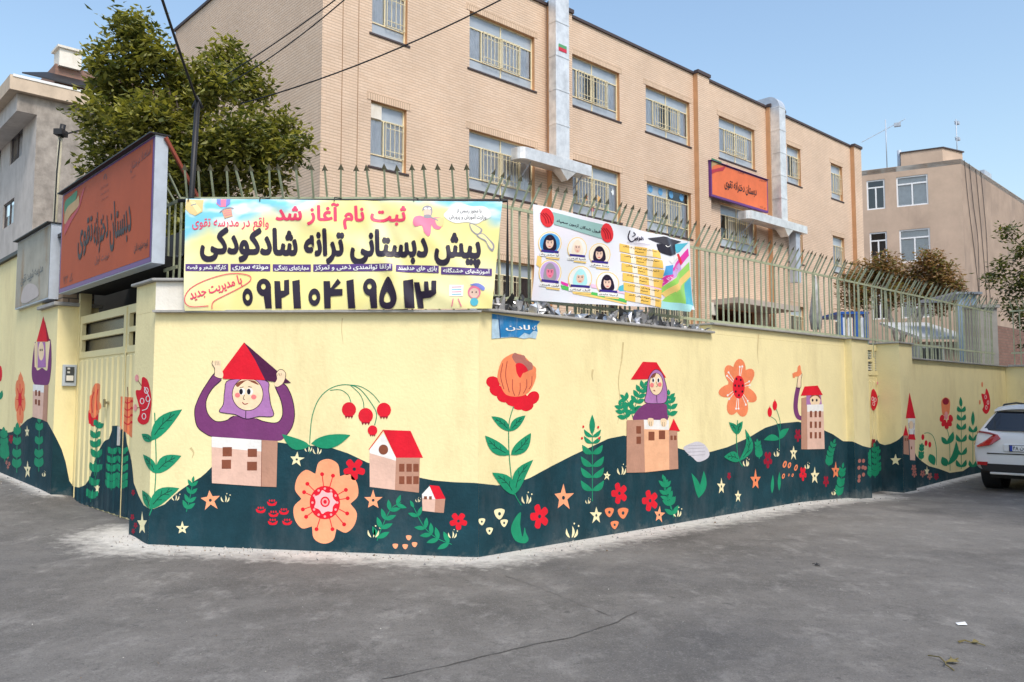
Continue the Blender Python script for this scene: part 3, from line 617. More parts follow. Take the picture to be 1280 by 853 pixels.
# ------------------------------------------------------------------ building at the left
grey_r = M('rough_grey_render', (.36, .32, .28), .92, .35, 2.2, .8, 8, dirt=(.17, .145, .125), dirt_amt=.9, dscale=1.1, spec=.2)
white_st = M('pale_stone_cladding', (.55, .50, .46), .8, .15, 1.5, dirt=(.3, .26, .22), dirt_amt=.6)
beige_st = M('beige_cornice', (.60, .48, .36), .8, .15, 1, dirt=(.3, .24, .18), dirt_amt=.6)
P0 = ((31 - 640) / 1026.7 * 34, 34); G = Fr(P0, AR); GW = Fr(P0, AL)
lb = thing('apartment_building', 'grey rendered apartment block at the far left with white street front', 'building', G, 3, 0, 0)
gzt = G.px(31, 118)[1]
mb = MB(); mb.add([G.w(0, 0, 0), G.w(14, 0, 0), G.w(14, 0, gzt), G.w(0, 0, gzt)], [(0, 1, 2, 3)]); mb.add([G.w(14, 0, 0), G.w(14, 12, 0), G.w(14, 12, gzt), G.w(14, 0, gzt)], [(0, 1, 2, 3)]); mb.build('side_wall', grey_r, lb, recalc=False)
lw = []
for xa, xb, yt, yb_ in ((12, 27, 160, 194), (7, 20, 245, 276)):
    lw.append((GW.px(xa, 200)[0], GW.px(xb, 200)[0], GW.px(xb, yb_)[1], GW.px(xb, yt)[1]))
dd = lw[0][1] - lw[0][0]; lw += [(a - dd * 1.8, b - dd * 1.8, z0, z1) for a, b, z0, z1 in list(lw)]
print('LW', lw)
mb = MB(); facade(mb, GW, -24, 0, 0, gzt, 0, lw, .15, 0, 0); mb.build('front_wall', white_st, lb, recalc=False)
for a, b, z0, z1 in lw:
    f = MB(); t = .06
    for s0, s1, q0, q1 in ((a, a + t, z0, z1), (b - t, b, z0, z1), (a + t, b - t, z1 - t, z1), (a + t, b - t, z0, z0 + t), ((a + b) / 2 - t / 2, (a + b) / 2 + t / 2, z0 + t, z1 - t)): f.box(GW, s0, s1, .06, .12, q0, q1)
    wi = f.build('window', M('brown_frame', (.12, .1, .1), .5), lb)
    p = MB(); p.add([GW.w(a, .1, z0), GW.w(b, .1, z0), GW.w(b, .1, z1), GW.w(a, .1, z1)], [(0, 1, 2, 3)]); p.build('pane', glass, wi, recalc=False)
    c = MB(); c.add([GW.w(a, .3, z0), GW.w(a + (b - a) * .6, .32, z0), GW.w(a + (b - a) * .6, .32, z1), GW.w(a, .3, z1)], [(0, 1, 2, 3)]); c.build('curtain', curtain, wi, recalc=False)
    r = MB(); r.add([GW.w(a - .3, 1, z0 - .3), GW.w(b + .3, 1, z0 - .3), GW.w(b + .3, 1, z1 + .3), GW.w(a - .3, 1, z1 + .3)], [(0, 1, 2, 3)]); r.build('room', room, wi, recalc=False)
oz = G.px(33, 141)[1]
mb = MB(); mb.box(GW, -24, .0, -.75, -.003, oz, gzt - .003); mb.build('overhang', [white_st], lb)
mb = MB(); mb.box(G, -.749, -.001, -.004, 0.0, oz + .002, gzt - .01); mb.build('overhang_side', grey_r, lb)
mb = MB(); mb.box(G, -1.1, 14.4, -.3, 14, gzt + .003, gzt + .62); mb.build('cornice', beige_st, lb)
mb = MB(); mb.box(G, -1.0, 14.3, -.33, -.302, gzt + .55, gzt + .66); mb.build('flashing', M('white_flashing', (.8, .8, .78), .5), lb)
bh = brick_mat('red_brown_brick', (.30, .17, .13), (.24, .13, .1), (.2, .15, .12), bw=.3, rh=.1)
mb = MB(); mb.box(G, .9, 7, 1.2, 6, gzt + .76, gzt + 2.1); mb.build('stair_bulkhead', bh, lb)
mb = MB(); mb.box(G, 1.0, 1.9, 1.0, 1.9, gzt + 2.0, gzt + 2.8); mb.box(G, .9, 2.0, .9, 2.0, gzt + 2.8, gzt + 2.9); mb.build('chimney', white_plaster, lb)
mb = MB(); A = [G.w(-.6, .1, gzt + .9), G.w(6, .1, gzt + .9), G.w(6, 1.15, gzt + 1.55), G.w(.6, 1.15, gzt + 1.55)]; mb.add(A + [tuple(Vector(v) + Vector((0, 0, .06))) for v in A], [(0, 1, 2, 3), (4, 5, 6, 7), (0, 1, 5, 4), (1, 2, 6, 5), (3, 0, 4, 7)]); mb.build('dark_awning', black, lb)
# ------------------------------------------------------------------ building at the right
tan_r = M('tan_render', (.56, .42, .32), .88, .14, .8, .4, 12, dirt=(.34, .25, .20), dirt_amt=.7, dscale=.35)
tan_r2 = M('stained_shaded_tan', (.38, .285, .22), .9, .2, .7, .5, 12, dirt=(.16, .13, .12), dirt_amt=.85, dscale=.45)  # stained side wall, with its shade put into the darker base colour
P1 = ((1213 - 640) / 1026.7 * 45, 45); Q = Fr(P1, math.atan2(-1027, 1880)); Q2 = Fr(P1, math.atan2(1027, 1017))
rb_ = thing('apartment_building', 'tan rendered apartment block at the right with white framed windows', 'building', Q, -4, 0, 0)
qz = Q.px(1213, 197)[1]
qw = []
for (xa, ya, xb, yb) in ((1083, 231, 1107, 268), (1120, 222, 1161, 262), (1087, 297, 1110, 340), (1124, 291, 1164, 335)):
    (a, z1), (b, z0) = Q.px(xa, ya), Q.px(xb, yb); qw.append((a, b, z0, z1))
qt = qw[1][3]; qw = [(qw[0][0], qw[0][1], qt - 1.75, qt), (qw[1][0], qw[1][1], qt - 1.75, qt), (qw[2][0], qw[2][1], qt - 5.0, qt - 3.1), (qw[3][0], qw[3][1], qt - 5.0, qt - 3.1)]
qw += [(a, b, z0 - 3.2, z1 - 3.2) for a, b, z0, z1 in qw[2:]]
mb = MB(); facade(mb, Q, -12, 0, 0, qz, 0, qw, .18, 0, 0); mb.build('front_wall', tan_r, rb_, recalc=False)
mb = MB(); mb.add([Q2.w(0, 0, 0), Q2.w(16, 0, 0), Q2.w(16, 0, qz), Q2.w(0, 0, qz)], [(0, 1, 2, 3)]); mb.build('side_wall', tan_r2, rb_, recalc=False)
mb = MB(); mb.prism([Q.w(-12, .0)[:2], Q.w(0, 0)[:2], Q2.w(16, 0)[:2], Q.w(-12, 14)[:2]], qz - .3, qz - .02); mb.build('roof', concrete, rb_)
bmz = qz + .75
sA, sB = Q.px(1126, 200)[0], Q.px(1178, 190)[0]; bmz = Q.px(1178, 185)[1]
mb = MB(); mb.prism([Q.w(sA, .05)[:2], Q.w(sB, .05)[:2], Q.w(sB + 1.0, 1.6)[:2], Q.w(sA, 4)[:2]], qz - .05, bmz); mb.build('stair_bulkhead', tan_r, rb_)
mb = MB(); mb.prism([Q.w(sA - .05, .0)[:2], Q.w(sB + .05, .0)[:2], Q.w(sB + 1.1, 1.6)[:2], Q.w(sA - .05, 4.1)[:2]], bmz + .003, bmz + .07); mb.build('bulkhead_flashing', MATS['dark_flashing'], rb_)
white_f = M('white_upvc', (.82, .83, .84), .35, .03)
for i, (a, b, z0, z1) in enumerate(qw):
    f = MB(); t = .08; zt = z0 + (z1 - z0) * .72; m = (a + b) / 2
    for s0, s1, q0, q1 in ((a, a + t, z0, z1), (b - t, b, z0, z1), (a + t, b - t, z1 - t, z1), (a + t, b - t, z0, z0 + t), (a + t, b - t, zt, zt + t), (m - t / 2, m + t / 2, z0 + t, zt)): f.box(Q, s0, s1, .04, .12, q0, q1)
    wi = f.build('window', white_f, rb_)
    for s0, s1, q0, q1 in ((a, m, z0, zt), (m, b, z0, zt), (a, b, zt, z1)):
        p = MB(); p.add([Q.w(s0, .1, q0), Q.w(s1, .1, q0), Q.w(s1, .1, q1), Q.w(s0, .1, q1)], [(0, 1, 2, 3)]); p.build('pane', glass, wi, recalc=False)
    if i in (1, 3, 5):
        c = MB(); n = 16
        for k in range(n):
            q = z0 + (z1 - z0) * k / n; c.add([Q.w(a, .22, q), Q.w(b, .22, q), Q.w(b, .19, q + (z1 - z0) / n * .95), Q.w(a, .19, q + (z1 - z0) / n * .95)], [(0, 1, 2, 3)])
        c.build('blind', curtain if i == 1 else curtain, wi, recalc=False)
    r = MB(); r.add([Q.w(a - .4, 1, z0 - .4), Q.w(b + .4, 1, z0 - .4), Q.w(b + .4, 1, z1 + .4), Q.w(a - .4, 1, z1 + .4)], [(0, 1, 2, 3)]); r.build('room', room, wi, recalc=False)
mb = MB(); fs_ = Q.px(1124, 200)[0]; mb.tube([Q.w(fs_, .3, qz - .3), Q.w(fs_, .3, qz + 1.0)], .12, 8); mb.build('flue', zinc_dull, rb_)
mb = MB(); mb.box(Q2, 6.5, 8.0, .5, 1.6, qz, qz + .8); mb.build('roof_tank', zinc_dull, rb_)
def spline3(p, n=6):
    out = []
    for i in range(len(p) - 1):
        q = [p[max(0, min(len(p) - 1, i + j))] for j in (-1, 0, 1, 2)]
        for k in range(n): t = k / n; out.append(tuple(.5 * (2 * q[1][c] + (q[2][c] - q[0][c]) * t + (2 * q[0][c] - 5 * q[1][c] + 4 * q[2][c] - q[3][c]) * t * t + (3 * q[1][c] - q[0][c] - 3 * q[2][c] + q[3][c]) * t ** 3) for c in (0, 1)))
    return out + [p[-1]]
for pts in (((.5, .0), (.9, 2.2), (1.8, 5.4), (2.6, 8.6), (3.4, 9.2), (3.7, 7.0), (3.2, 3.4), (2.6, .1)), ((1.4, .0), (1.9, 2.4), (2.5, 4.5), (2.2, 8.5)), ((3.6, .0), (4.2, 3.4), (4.3, 6.0), (5.0, 11))):
    mb = MB(); mb.tube([Q2.w(a, -.04, qz - b) for a, b in spline3(pts)], .016, 4); mb.build('hanging_cable', black, rb_)
def antenna(label, fr, s, y, z, h, kind):
    t = thing('tv_antenna', label, 'antenna', fr, s, y, z)
    mb = MB(); mb.tube([fr.w(s, y, z), fr.w(s, y, z + h)], .03, 5); mb.build('mast', zinc_dull, t)
    mb = MB()
    if kind == 0:
        mb.tube([fr.w(s - 1.3, y, z + h * .62), fr.w(s + 1.0, y, z + h * .95)], .022, 4)
        for k in range(9):
            q = k / 8; c = (s - 1.3 + 2.3 * q, z + h * (.62 + .33 * q)); mb.tube([fr.w(c[0] - .05, y - .25, c[1] - .12), fr.w(c[0] + .05, y + .25, c[1] + .14)], .012, 4)
        mb.box(fr, s + .45, s + .8, y - .1, y + .1, z + h * .83, z + h * .90)
    else:
        for q in (.93, .60, .15):
            mb.tube([fr.w(s - .35, y, z + h * q), fr.w(s + .35, y, z + h * q + .05)], .02, 4)
            mb.box(fr, s + .05, s + .35, y - .1, y + .1, z + h * q - .06, z + h * q + .1)
    mb.build('aerial', zinc_dull, t)
antenna('thin yagi TV antenna on the left of the tan block roof', Q, Q.px(1108, 200)[0], .3, qz - .05, 3.0, 0)
antenna('TV antenna mast with stacked aerials on the right of the tan block roof', Q2, 1.9, .7, qz, 2.9, 1)
# ------------------------------------------------------------------ trees
lg = [leaf_mat('leaf_dark', (.075, .092, .024)), leaf_mat('leaf_mid', (.19, .19, .045)), leaf_mat('leaf_yellow', (.31, .29, .06))]
lb_ = [leaf_mat('leaf_brown', (.25, .145, .07)), leaf_mat('leaf_olive', (.19, .18, .06)), leaf_mat('leaf_rust', (.34, .21, .11))]
bark = M('bark', (.13, .10, .075), .9, .3, 12, .8, 30); birch = M('pale_bark', (.5, .48, .45), .85, .4, 8, .5, 30, dirt=(.1, .09, .08), dirt_amt=.8, dscale=5)
def tree(label, base, blobs, ncl, leaf, mats, trunk, bm, seed, weights=(.45, .4, .15), per=9, droop=.5, group=None):
    random.seed(seed)
    t = thing('tree', label, 'tree', W0, *base, group=group)
    mb = MB()
    for path, r0, r1 in trunk: mb.tube(path, [r0 + (r1 - r0) * i / (len(path) - 1) for i in range(len(path))], 7)
    mb.build('trunk', bm, t)
    V, Fc, Mi = [], [], []; tot = sum(r ** 2.4 for _, r in blobs)
    for c, r in blobs:
        k = max(3, int(ncl * r ** 2.4 / tot))
        for _ in range(k):
            d = Vector((random.gauss(0, 1), random.gauss(0, 1), random.gauss(0, 1))).normalized(); rad = r * (random.random() ** .42) * random.uniform(.82, 1.1)
            p = Vector(c) + Vector((d.x * rad, d.y * rad, d.z * rad * .95)); mi = random.choices((0, 1, 2), weights)[0]
            for j in range(per):
                a = random.uniform(0, 2 * math.pi); el = random.uniform(-droop - .5, .5)
                u = Vector((math.cos(a) * math.cos(el), math.sin(a) * math.cos(el), math.sin(el))); ln = leaf * random.uniform(.7, 1.25)
                o = p + u * leaf * .25 + Vector((random.gauss(0, 1), random.gauss(0, 1), random.gauss(0, 1))) * leaf * .55
                sdv = u.cross(Vector((random.uniform(-.6, .6), random.uniform(-.6, .6), 1))).normalized() * ln * .24; up = u.cross(sdv).normalized() * ln * .06
                b = len(V); V += [o, o + u * ln * .5 + sdv + up, o + u * ln - up, o + u * ln * .5 - sdv + up]; Fc += [(b, b + 1, b + 2), (b, b + 2, b + 3)]; m = mi if random.random() < .75 else random.choices((0, 1, 2), weights)[0]; Mi += [m, m]
    mb = MB(); mb.v = V; mb.f = Fc; mb.m = Mi; mb.sm = [False] * len(Fc); mb.build('crown', mats, t, recalc=False); return t
def at(px, py, Y):
    d = ray(px, py); k = Y / d[1]; return (d[0] * k, Y, H + d[2] * k)
Yt = 12.3; pm = 1026.7 / Yt
bl = [(215, 100, 28), (165, 42, 34), (133, 78, 30), (190, 75, 36), (150, 115, 40), (120, 140, 24), (282, 68, 26), (262, 100, 32), (305, 105, 36), (235, 130, 42), (185, 150, 42), (140, 175, 34), (120, 205, 22), (345, 165, 34), (365, 185, 24), (300, 180, 46), (245, 195, 46), (195, 205, 40), (330, 215, 34), (275, 232, 34), (225, 240, 34), (165, 225, 30), (240, 280, 40), (205, 310, 40), (180, 280, 40)]
blobs = [(at(a, b, Yt + random.uniform(-.5, .8)), r / pm) for a, b, r in bl]
tb = at(215, 500, Yt + .3); top = at(235, 250, Yt + .3)
trunk = [([(tb[0], tb[1], .1), (tb[0] + .05, tb[1], 1.5), (top[0] - .1, tb[1], 2.9), top], .13, .09)]
for a, b in ((165, 60), (290, 90), (340, 170), (140, 160), (220, 120), (300, 200), (200, 60)):
    e = at(a, b, Yt + .2); m_ = at((a + 235) / 2 + 5, (b + 250) / 2 + 12, Yt + .3); trunk.append(([top, m_, e], .05, .012))
tree('broad green tree behind the orange school sign at the left', (tb[0], tb[1], .1), blobs, 2900, .125, lg, trunk, bark, 3, weights=(.3, .45, .25))
Yr = 27.0; pr = 1026.7 / Yr
bl = [(1085, 345, 24), (1105, 335, 22), (1130, 350, 20), (1160, 330, 22), (1180, 350, 22), (1150, 360, 24), (1195, 362, 14), (1072, 372, 22), (1175, 375, 20), (1062, 350, 16), (1115, 368, 20)]
blobs = [(at(a, b, Yr + random.uniform(-.6, .6)), r / pr) for a, b, r in bl]
trunk = []
for bx, pts in ((1128, [(1128, 470), (1122, 425), (1112, 395), (1108, 350)]), (1128, [(1124, 428), (1135, 405), (1150, 385), (1158, 350)]), (1145, [(1145, 440), (1148, 400), (1160, 370), (1175, 350)])): trunk.append(([at(a, b, Yr) for a, b in pts], .14, .04))
tree('reddish brown autumn tree behind the right part of the fence', (*at(1128, 470, Yr)[:2], 1.0), blobs, 1500, .15, lb_, trunk, birch, 4, (.4, .35, .25), per=8, droop=.2)
Yg = 21.5; pg = 1026.7 / Yg
bl = [(1262, 290, 14), (1278, 315, 16), (1250, 335, 16), (1275, 350, 20), (1240, 350, 12), (1270, 385, 16), (1290, 400, 20), (1300, 340, 26), (1310, 300, 26), (1262, 365, 12), (1320, 370, 30), (1285, 430, 9)]
blobs = [(at(a, b, Yg + random.uniform(-.3, .3)), r / pg) for a, b, r in bl]
gx, gy_, _ = at(1350, 500, Yg); trunk = [([(gx, gy_, -.1), (gx, gy_, 1.5), at(1345, 380, Yg), at(1330, 290, Yg)], .13, .04)] + [([at(1345, 400, Yg), at(1300, 375, Yg), at(1245, 345, Yg)], .03, .008), ([at(1345, 370, Yg), at(1300, 330, Yg), at(1252, 285, Yg)], .03, .007)]
tree('dark green branches reaching in from the right edge', (gx, gy_, -.1), blobs, 520, .14, [lg[0], lg[0], lg[1]], trunk, bark, 5, (.5, .3, .2), per=8)
# ------------------------------------------------------------------ poles and wires
def lamp_pole():
    t = thing('cable_post', 'black iron post strapped to the left edge of the yellow banner', 'post', W0, *at(238, 360, 8.3)[:2], 2.8)
    a = at(239, 250, 8.3); b = at(247, 128, 8.3); c = at(237, 345, 8.3)
    mb = MB(); mb.tube([c, a, b], .028, 8); mb.build('shaft', black, t)
    mb = MB(); mb.tube([at(241, 136, 8.3), at(247, 121, 8.3), at(253, 135, 8.3)], .018, 5); mb.build('wire_hook', black, t); return b
btop = lamp_pole()
def wire(name, label, p, q, r, sag, n=14):
    P, Q_ = Vector(p), Vector(q); pts = [P.lerp(Q_, i / n) - Vector((0, 0, sag * 4 * (i / n) * (1 - i / n))) for i in range(n + 1)]
    mb = MB(); mb.tube(pts, r, 5); tag(mb.build(name, black, base=(W0, *p)), label, 'cable')
wire('cable', 'thick black cable running up from the iron post to the top left', btop, at(190, -40, 6.5), .013, .02)
wire('cable', 'thin black wire crossing the school front diagonally to the top middle', at(300, 130, 10), at(660, -18, 9.0), .009, .12)
wire('cable', 'upper of the two thin wires over the school side wall', at(280, 95, 10), at(435, -12, 8.0), .007, .03)
wire('cable', 'lower of the two thin wires over the school side wall', at(285, 105, 10), at(442, -10, 8.0), .007, .06)
t = thing('metal_pole', 'thin cream pole with insulators behind the weathered grey sign', 'pole', W0, *at(68, 330, 13.5)[:2], 3.2)
mb = MB(); mb.tube([at(67, 345, 13.5), at(69, 270, 13.5), at(76, 165, 13.5)], .035, 7); mb.build('shaft', M('cream_pole', (.6, .55, .4), .6), t)
mb = MB(); mb.tube([at(76, 172, 13.5), at(79, 156, 13.5)], .05, 6); mb.tube([at(74, 170, 13.5), at(104, 162, 13.5)], .014, 4); mb.box(W0, at(76, 166, 13.5)[0] - .07, at(76, 166, 13.5)[0] + .07, 13.4, 13.6, at(76, 170, 13.5)[2], at(76, 163, 13.5)[2]); mb.build('insulator', black, t)
mb = MB(); mb.tube([at(75, 172, 13.42), at(71, 215, 13.42), at(67, 290, 13.42)], .012, 4); mb.build('hanging_wire', black, t)
mb = MB(); mb.tube([at(207, 172, 8.25), at(250, 252, 8.6)], .022, 4); tag(mb.build('sign_brace', M('red_oxide', (.30, .07, .04), .6), base=(W0, *at(228, 212, 8.4))), 'rusty red diagonal brace between orange sign and iron post', 'brace')
# ------------------------------------------------------------------ things in the yard seen through the right fence
# closed parasol
u = at(1020, 400, 19)
t = thing('closed_parasol', 'folded white and grey parasol standing behind the right fence', 'parasol', W0, u[0], u[1], .2)
mb = MB(); mb.tube([(u[0], u[1], .2), (u[0], u[1], at(1020, 337, 19)[2])], .03, 6); mb.build('pole', cream_metal, t)
mb = MB(); z = at(1020, 412, 19)[2]; z2 = at(1020, 345, 19)[2]; mb.tube([(u[0], u[1], z), (u[0], u[1], z + .3), (u[0], u[1], z + (z2 - z) * .6), (u[0], u[1], z2)], [.12, .15, .09, .03], 7); mb.build('folded_canopy', M('grey_canvas', (.45, .45, .44), .8, .5, 4), t)
# blue and white booth
def boxthing(name, label, cat, pxl, pxr, pyt, pyb, Y, dep, mat, zb=None):
    a, b = at(pxl, pyt, Y), at(pxr, pyt, Y); fr = Fr((a[0], a[1]), 0); z0 = at(pxl, pyb, Y)[2] if zb is None else zb
    t = thing(name, label, cat, fr, 0, 0, z0); return t, fr, b[0] - a[0], z0, a[2]
t, fr, wd, z0, z1 = boxthing('blue_booth', 'blue framed booth with white panels behind the right fence', 'booth', 1050, 1082, 393, 440, 19.5, 1.5, None, .2)
for i in range(4):
    mb = MB(); s0 = wd * i / 4 + .03; mb.box(fr, s0, wd * (i + 1) / 4 - .03, 0, .04, z0, z1 - .08); mb.build('panel', M('white_panel', (.70, .75, .80), .5, .2), t)
for s in (0, wd * .62, wd): mb = MB(); mb.box(fr, s - .05, s + .05, -.03, .07, z0, z1); mb.build('post', M('blue_paint', (.03, .12, .45), .4), t)
mb = MB(); mb.box(fr, -.05, wd + .05, -.04, 1.4, z1 + .002, z1 + .06); mb.build('roof', MATS['blue_paint'], t)
# low grey building with louvred unit
t, fr, wd, z0, z1 = boxthing('yard_shed', 'low pale grey shed with tan wall behind the right fence', 'shed', 1150, 1202, 402, 470, 24, 3, None, 0)
mb = MB(); mb.box(fr, 0, wd, 0, 3, z0, z1 - .6); mb.build('wall', tan_r, t)
mb = MB(); A = [fr.w(-.2, -.3, z1 - .55), fr.w(wd + .1, -.3, z1 - .55), fr.w(wd + .1, 2.2, z1 + .1), fr.w(-.2, 2.2, z1 + .1)]; mb.add(A + [tuple(Vector(v) + Vector((0, 0, .08))) for v in A], [(0, 3, 2, 1), (4, 5, 6, 7), (0, 1, 5, 4), (1, 2, 6, 5), (2, 3, 7, 6), (3, 0, 4, 7)]); mb.build('roof', M('pale_grey_roof', (.5, .52, .53), .6, .15), t)
t, fr, wd, z0, z1 = boxthing('air_conditioner', 'dark louvred cooler unit just behind the far fence', 'cooler', 1146, 1180, 432, 450, 17.5, .8, None)
z0 -= .3
mb = MB(); mb.box(fr, 0, wd, 0, .7, z0, z1); mb.build('casing', M('grey_casing', (.35, .37, .36), .6), t)
for i in range(9): mb = MB(); mb.box(fr, .06 + (wd - .12) * i / 9, .06 + (wd - .12) * (i + .6) / 9, -.02, -.002, z0 + .05, z1 - .06); mb.build('louvre', M('dark_louvre', (.05, .055, .05), .5), t)
t, fr, wd, z0, z1 = boxthing('gate_pier', 'grey rendered pier behind the far right fence', 'pillar', 1222, 1246, 385, 470, 20.5, .6, None, 0)
mb = MB(); mb.box(fr, 0, wd, 0, .6, z0, z1); mb.build('shaft', concrete, t); mb = MB(); mb.box(fr, -.05, wd + .05, -.05, .65, z1 + .002, z1 + .08); mb.build('cap', cope, t)
t, fr, wd, z0, z1 = boxthing('blue_sheet_shelter', 'pale blue plastic sheet shelter under the autumn tree', 'shelter', 1196, 1221, 362, 470, 23, 2, None, 0)
for i in range(3): mb = MB(); mb.box(fr, wd * i / 3 + .02, wd * (i + 1) / 3 - .02, .02 * (i % 2), .03 + .02 * (i % 2), z0, z1 - .15); mb.build('sheet', M('pale_blue_sheet', (.45, .58, .72), .4, .25, 2), t)
mb = MB(); mb.box(fr, -.1, wd + .1, -.1, 2, z1 - .14, z1 - .08); mb.build('roof', zinc_dull, t)
mb = MB(); p = Fr(W0.w(*at(1240, 470, 30)[:2])[:2], 0); mb.box(Fr(at(1225, 400, 27)[:2], AR), 0, 12, 0, .3, 0, at(1240, 403, 27)[2]); tag(mb.build('brick_yard_wall', bh, base=(W0, *at(1225, 470, 27)[:2], 0)), 'reddish brick wall beyond the far right fence', 'wall')
# brick pillar between the two signs at the left
t = thing('brick_pillar', 'old brown brick pillar between the grey sign and the orange sign', 'pillar', L, -3.9, .1, 2.85)
mb = MB(); mb.box(L, -4.35, -3.62, .06, .45, 2.852, 3.75); mb.build('brickwork', brick_d, t); mb = MB(); mb.box(L, -4.4, -3.58, .02, .49, 3.752, 3.80); mb.build('cap', black, t)
# litter
p = ground_pt(1201, 782); mb = MB(); z = gz(*p) + .006
mb.add([(p[0] - .03, p[1] - .02, z), (p[0] + .03, p[1] - .03, z + .004), (p[0] + .04, p[1] + .02, z + .012), (p[0] - .02, p[1] + .03, z + .002)], [(0, 1, 2), (0, 2, 3)]); tag(mb.build('paper_scrap', white_f, base=(W0, p[0], p[1], z)), 'small white paper scrap on the asphalt at the right', 'litter')
for (a, b, sc, nm, lab) in ((1182, 832, .14, 'dry_twig', 'dry twig with leaf lying on the asphalt, bottom right'), (1215, 806, .08, 'dry_leaf', 'tiny dry stem on the asphalt near the right edge'), (1019, 709, .06, 'dark_leaf', 'small dark leaf on the asphalt, middle right')):
    p = ground_pt(a, b); z = gz(*p) + .008; mb = MB(); random.seed(a)
    for k in range(4): an = random.uniform(0, 6.28) if k else .6; mb.tube([(p[0], p[1], z), (p[0] + sc * .5 * math.cos(an), p[1] + sc * .5 * math.sin(an), z + .01), (p[0] + sc * math.cos(an + .3), p[1] + sc * math.sin(an + .3), z)], .004, 4)
    mb.add([(p[0], p[1], z + .004), (p[0] + sc * .3, p[1] + .02, z + .02), (p[0] + sc * .6, p[1], z + .006), (p[0] + sc * .3, p[1] - .03, z + .012)], [(0, 1, 2), (0, 2, 3)]); tag(mb.build(nm, M('dry_leaf', (.16, .13, .05), .8) if a != 1019 else black, base=(W0, p[0], p[1], z)), lab, 'litter')
# ------------------------------------------------------------------ Persian lettering
AF = {'ا': (0xFE8D, 0xFE8E), 'آ': (0xFE81, 0xFE82), 'ب': 0xFE8F, 'پ': 0xFB56, 'ت': 0xFE95, 'ث': 0xFE99, 'ج': 0xFE9D, 'چ': 0xFB7A, 'ح': 0xFEA1, 'خ': 0xFEA5, 'د': (0xFEA9, 0xFEAA), 'ذ': (0xFEAB, 0xFEAC),
      'ر': (0xFEAD, 0xFEAE), 'ز': (0xFEAF, 0xFEB0), 'ژ': (0xFB8A, 0xFB8B), 'س': 0xFEB1, 'ش': 0xFEB5, 'ص': 0xFEB9, 'ض': 0xFEBD, 'ط': 0xFEC1, 'ع': 0xFEC9, 'غ': 0xFECD, 'ف': 0xFED1, 'ق': 0xFED5,
      'ک': 0xFB8E, 'گ': 0xFB92, 'ل': 0xFEDD, 'م': 0xFEE1, 'ن': 0xFEE5, 'ه': 0xFEE9, 'و': (0xFEED, 0xFEEE), 'ی': 0xFBFC}
def shape_fa(t):
    out = []
    for wd in t.split(' '):
        g = []
        for i, c in enumerate(wd):
            if c not in AF: g.append(c); continue
            prev = i > 0 and wd[i - 1] in AF and isinstance(AF[wd[i - 1]], int)
            nxt = i + 1 < len(wd) and wd[i + 1] in AF
            e = AF[c]
            if isinstance(e, tuple): g.append(chr(e[1] if prev else e[0]))
            else: g.append(chr(e + (3 if prev and nxt else 2 if nxt else 1 if prev else 0)))
        if wd and all(c not in AF for c in wd): out.append(''.join(g))
        else: out.append(''.join(g[::-1]))
    return ' '.join(out[::-1])
TC = {}
def text_geo(t, off=0.0, fa=True):
    k = (t, off)
    if k in TC: return TC[k]
    cu = bpy.data.curves.new('lettering', 'FONT'); cu.body = shape_fa(t) if fa else t; cu.size = 1; cu.offset = off; cu.resolution_u = 3
    o = bpy.data.objects.new('lettering', cu); me = o.to_mesh()
    V = [tuple(v.co) for v in me.vertices]; Fs = [tuple(p.vertices) for p in me.polygons]
    par = list(range(len(V)))
    def find(a):
        while par[a] != a: par[a] = par[par[a]]; a = par[a]
        return a
    for f in Fs:
        for a in f[1:]: par[find(a)] = find(f[0])
    ids = {}; V2 = []
    order = {}
    for i, v in enumerate(V):
        r = find(i)
        if r not in ids: ids[r] = len(ids)
        V2.append((v[0], v[1], (ids[r] % 3) * .0002))
    o.to_mesh_clear(); bpy.data.objects.remove(o); bpy.data.curves.remove(cu)
    xs = [v[0] for v in V2]; ys = [v[1] for v in V2]; bx = (min(xs), min(ys), max(xs), max(ys))
    TC[k] = (V2, Fs, bx); return TC[k]
# ------------------------------------------------------------------ paint laid on surfaces
def subdiv(pts, fs, ex, lim=.035):
    pts = list(pts); ex = list(ex) if ex else [0] * len(pts); out = []; mid = {}
    st = []
    for f in fs:
        if len(f) == 3: st.append(tuple(f))
        else:
            for t in tessellate_polygon([[Vector((pts[i][0], pts[i][1], 0)) for i in f]]): st.append(tuple(f[i] for i in t))
    while st:
        t = st.pop(); e = [(math.dist(pts[t[i]], pts[t[(i + 1) % 3]]), i) for i in range(3)]; mx, i = max(e)
        if mx <= lim: out.append(t); continue
        a, b, c = t[i], t[(i + 1) % 3], t[(i + 2) % 3]; k = (min(a, b), max(a, b))
        if k not in mid: mid[k] = len(pts); pts.append(tuple((pts[a][q] + pts[b][q]) / 2 for q in (0, 1))); ex.append((ex[a] + ex[b]) / 2)
        m = mid[k]; st += [(a, m, c), (m, b, c)]
    return pts, out, ex
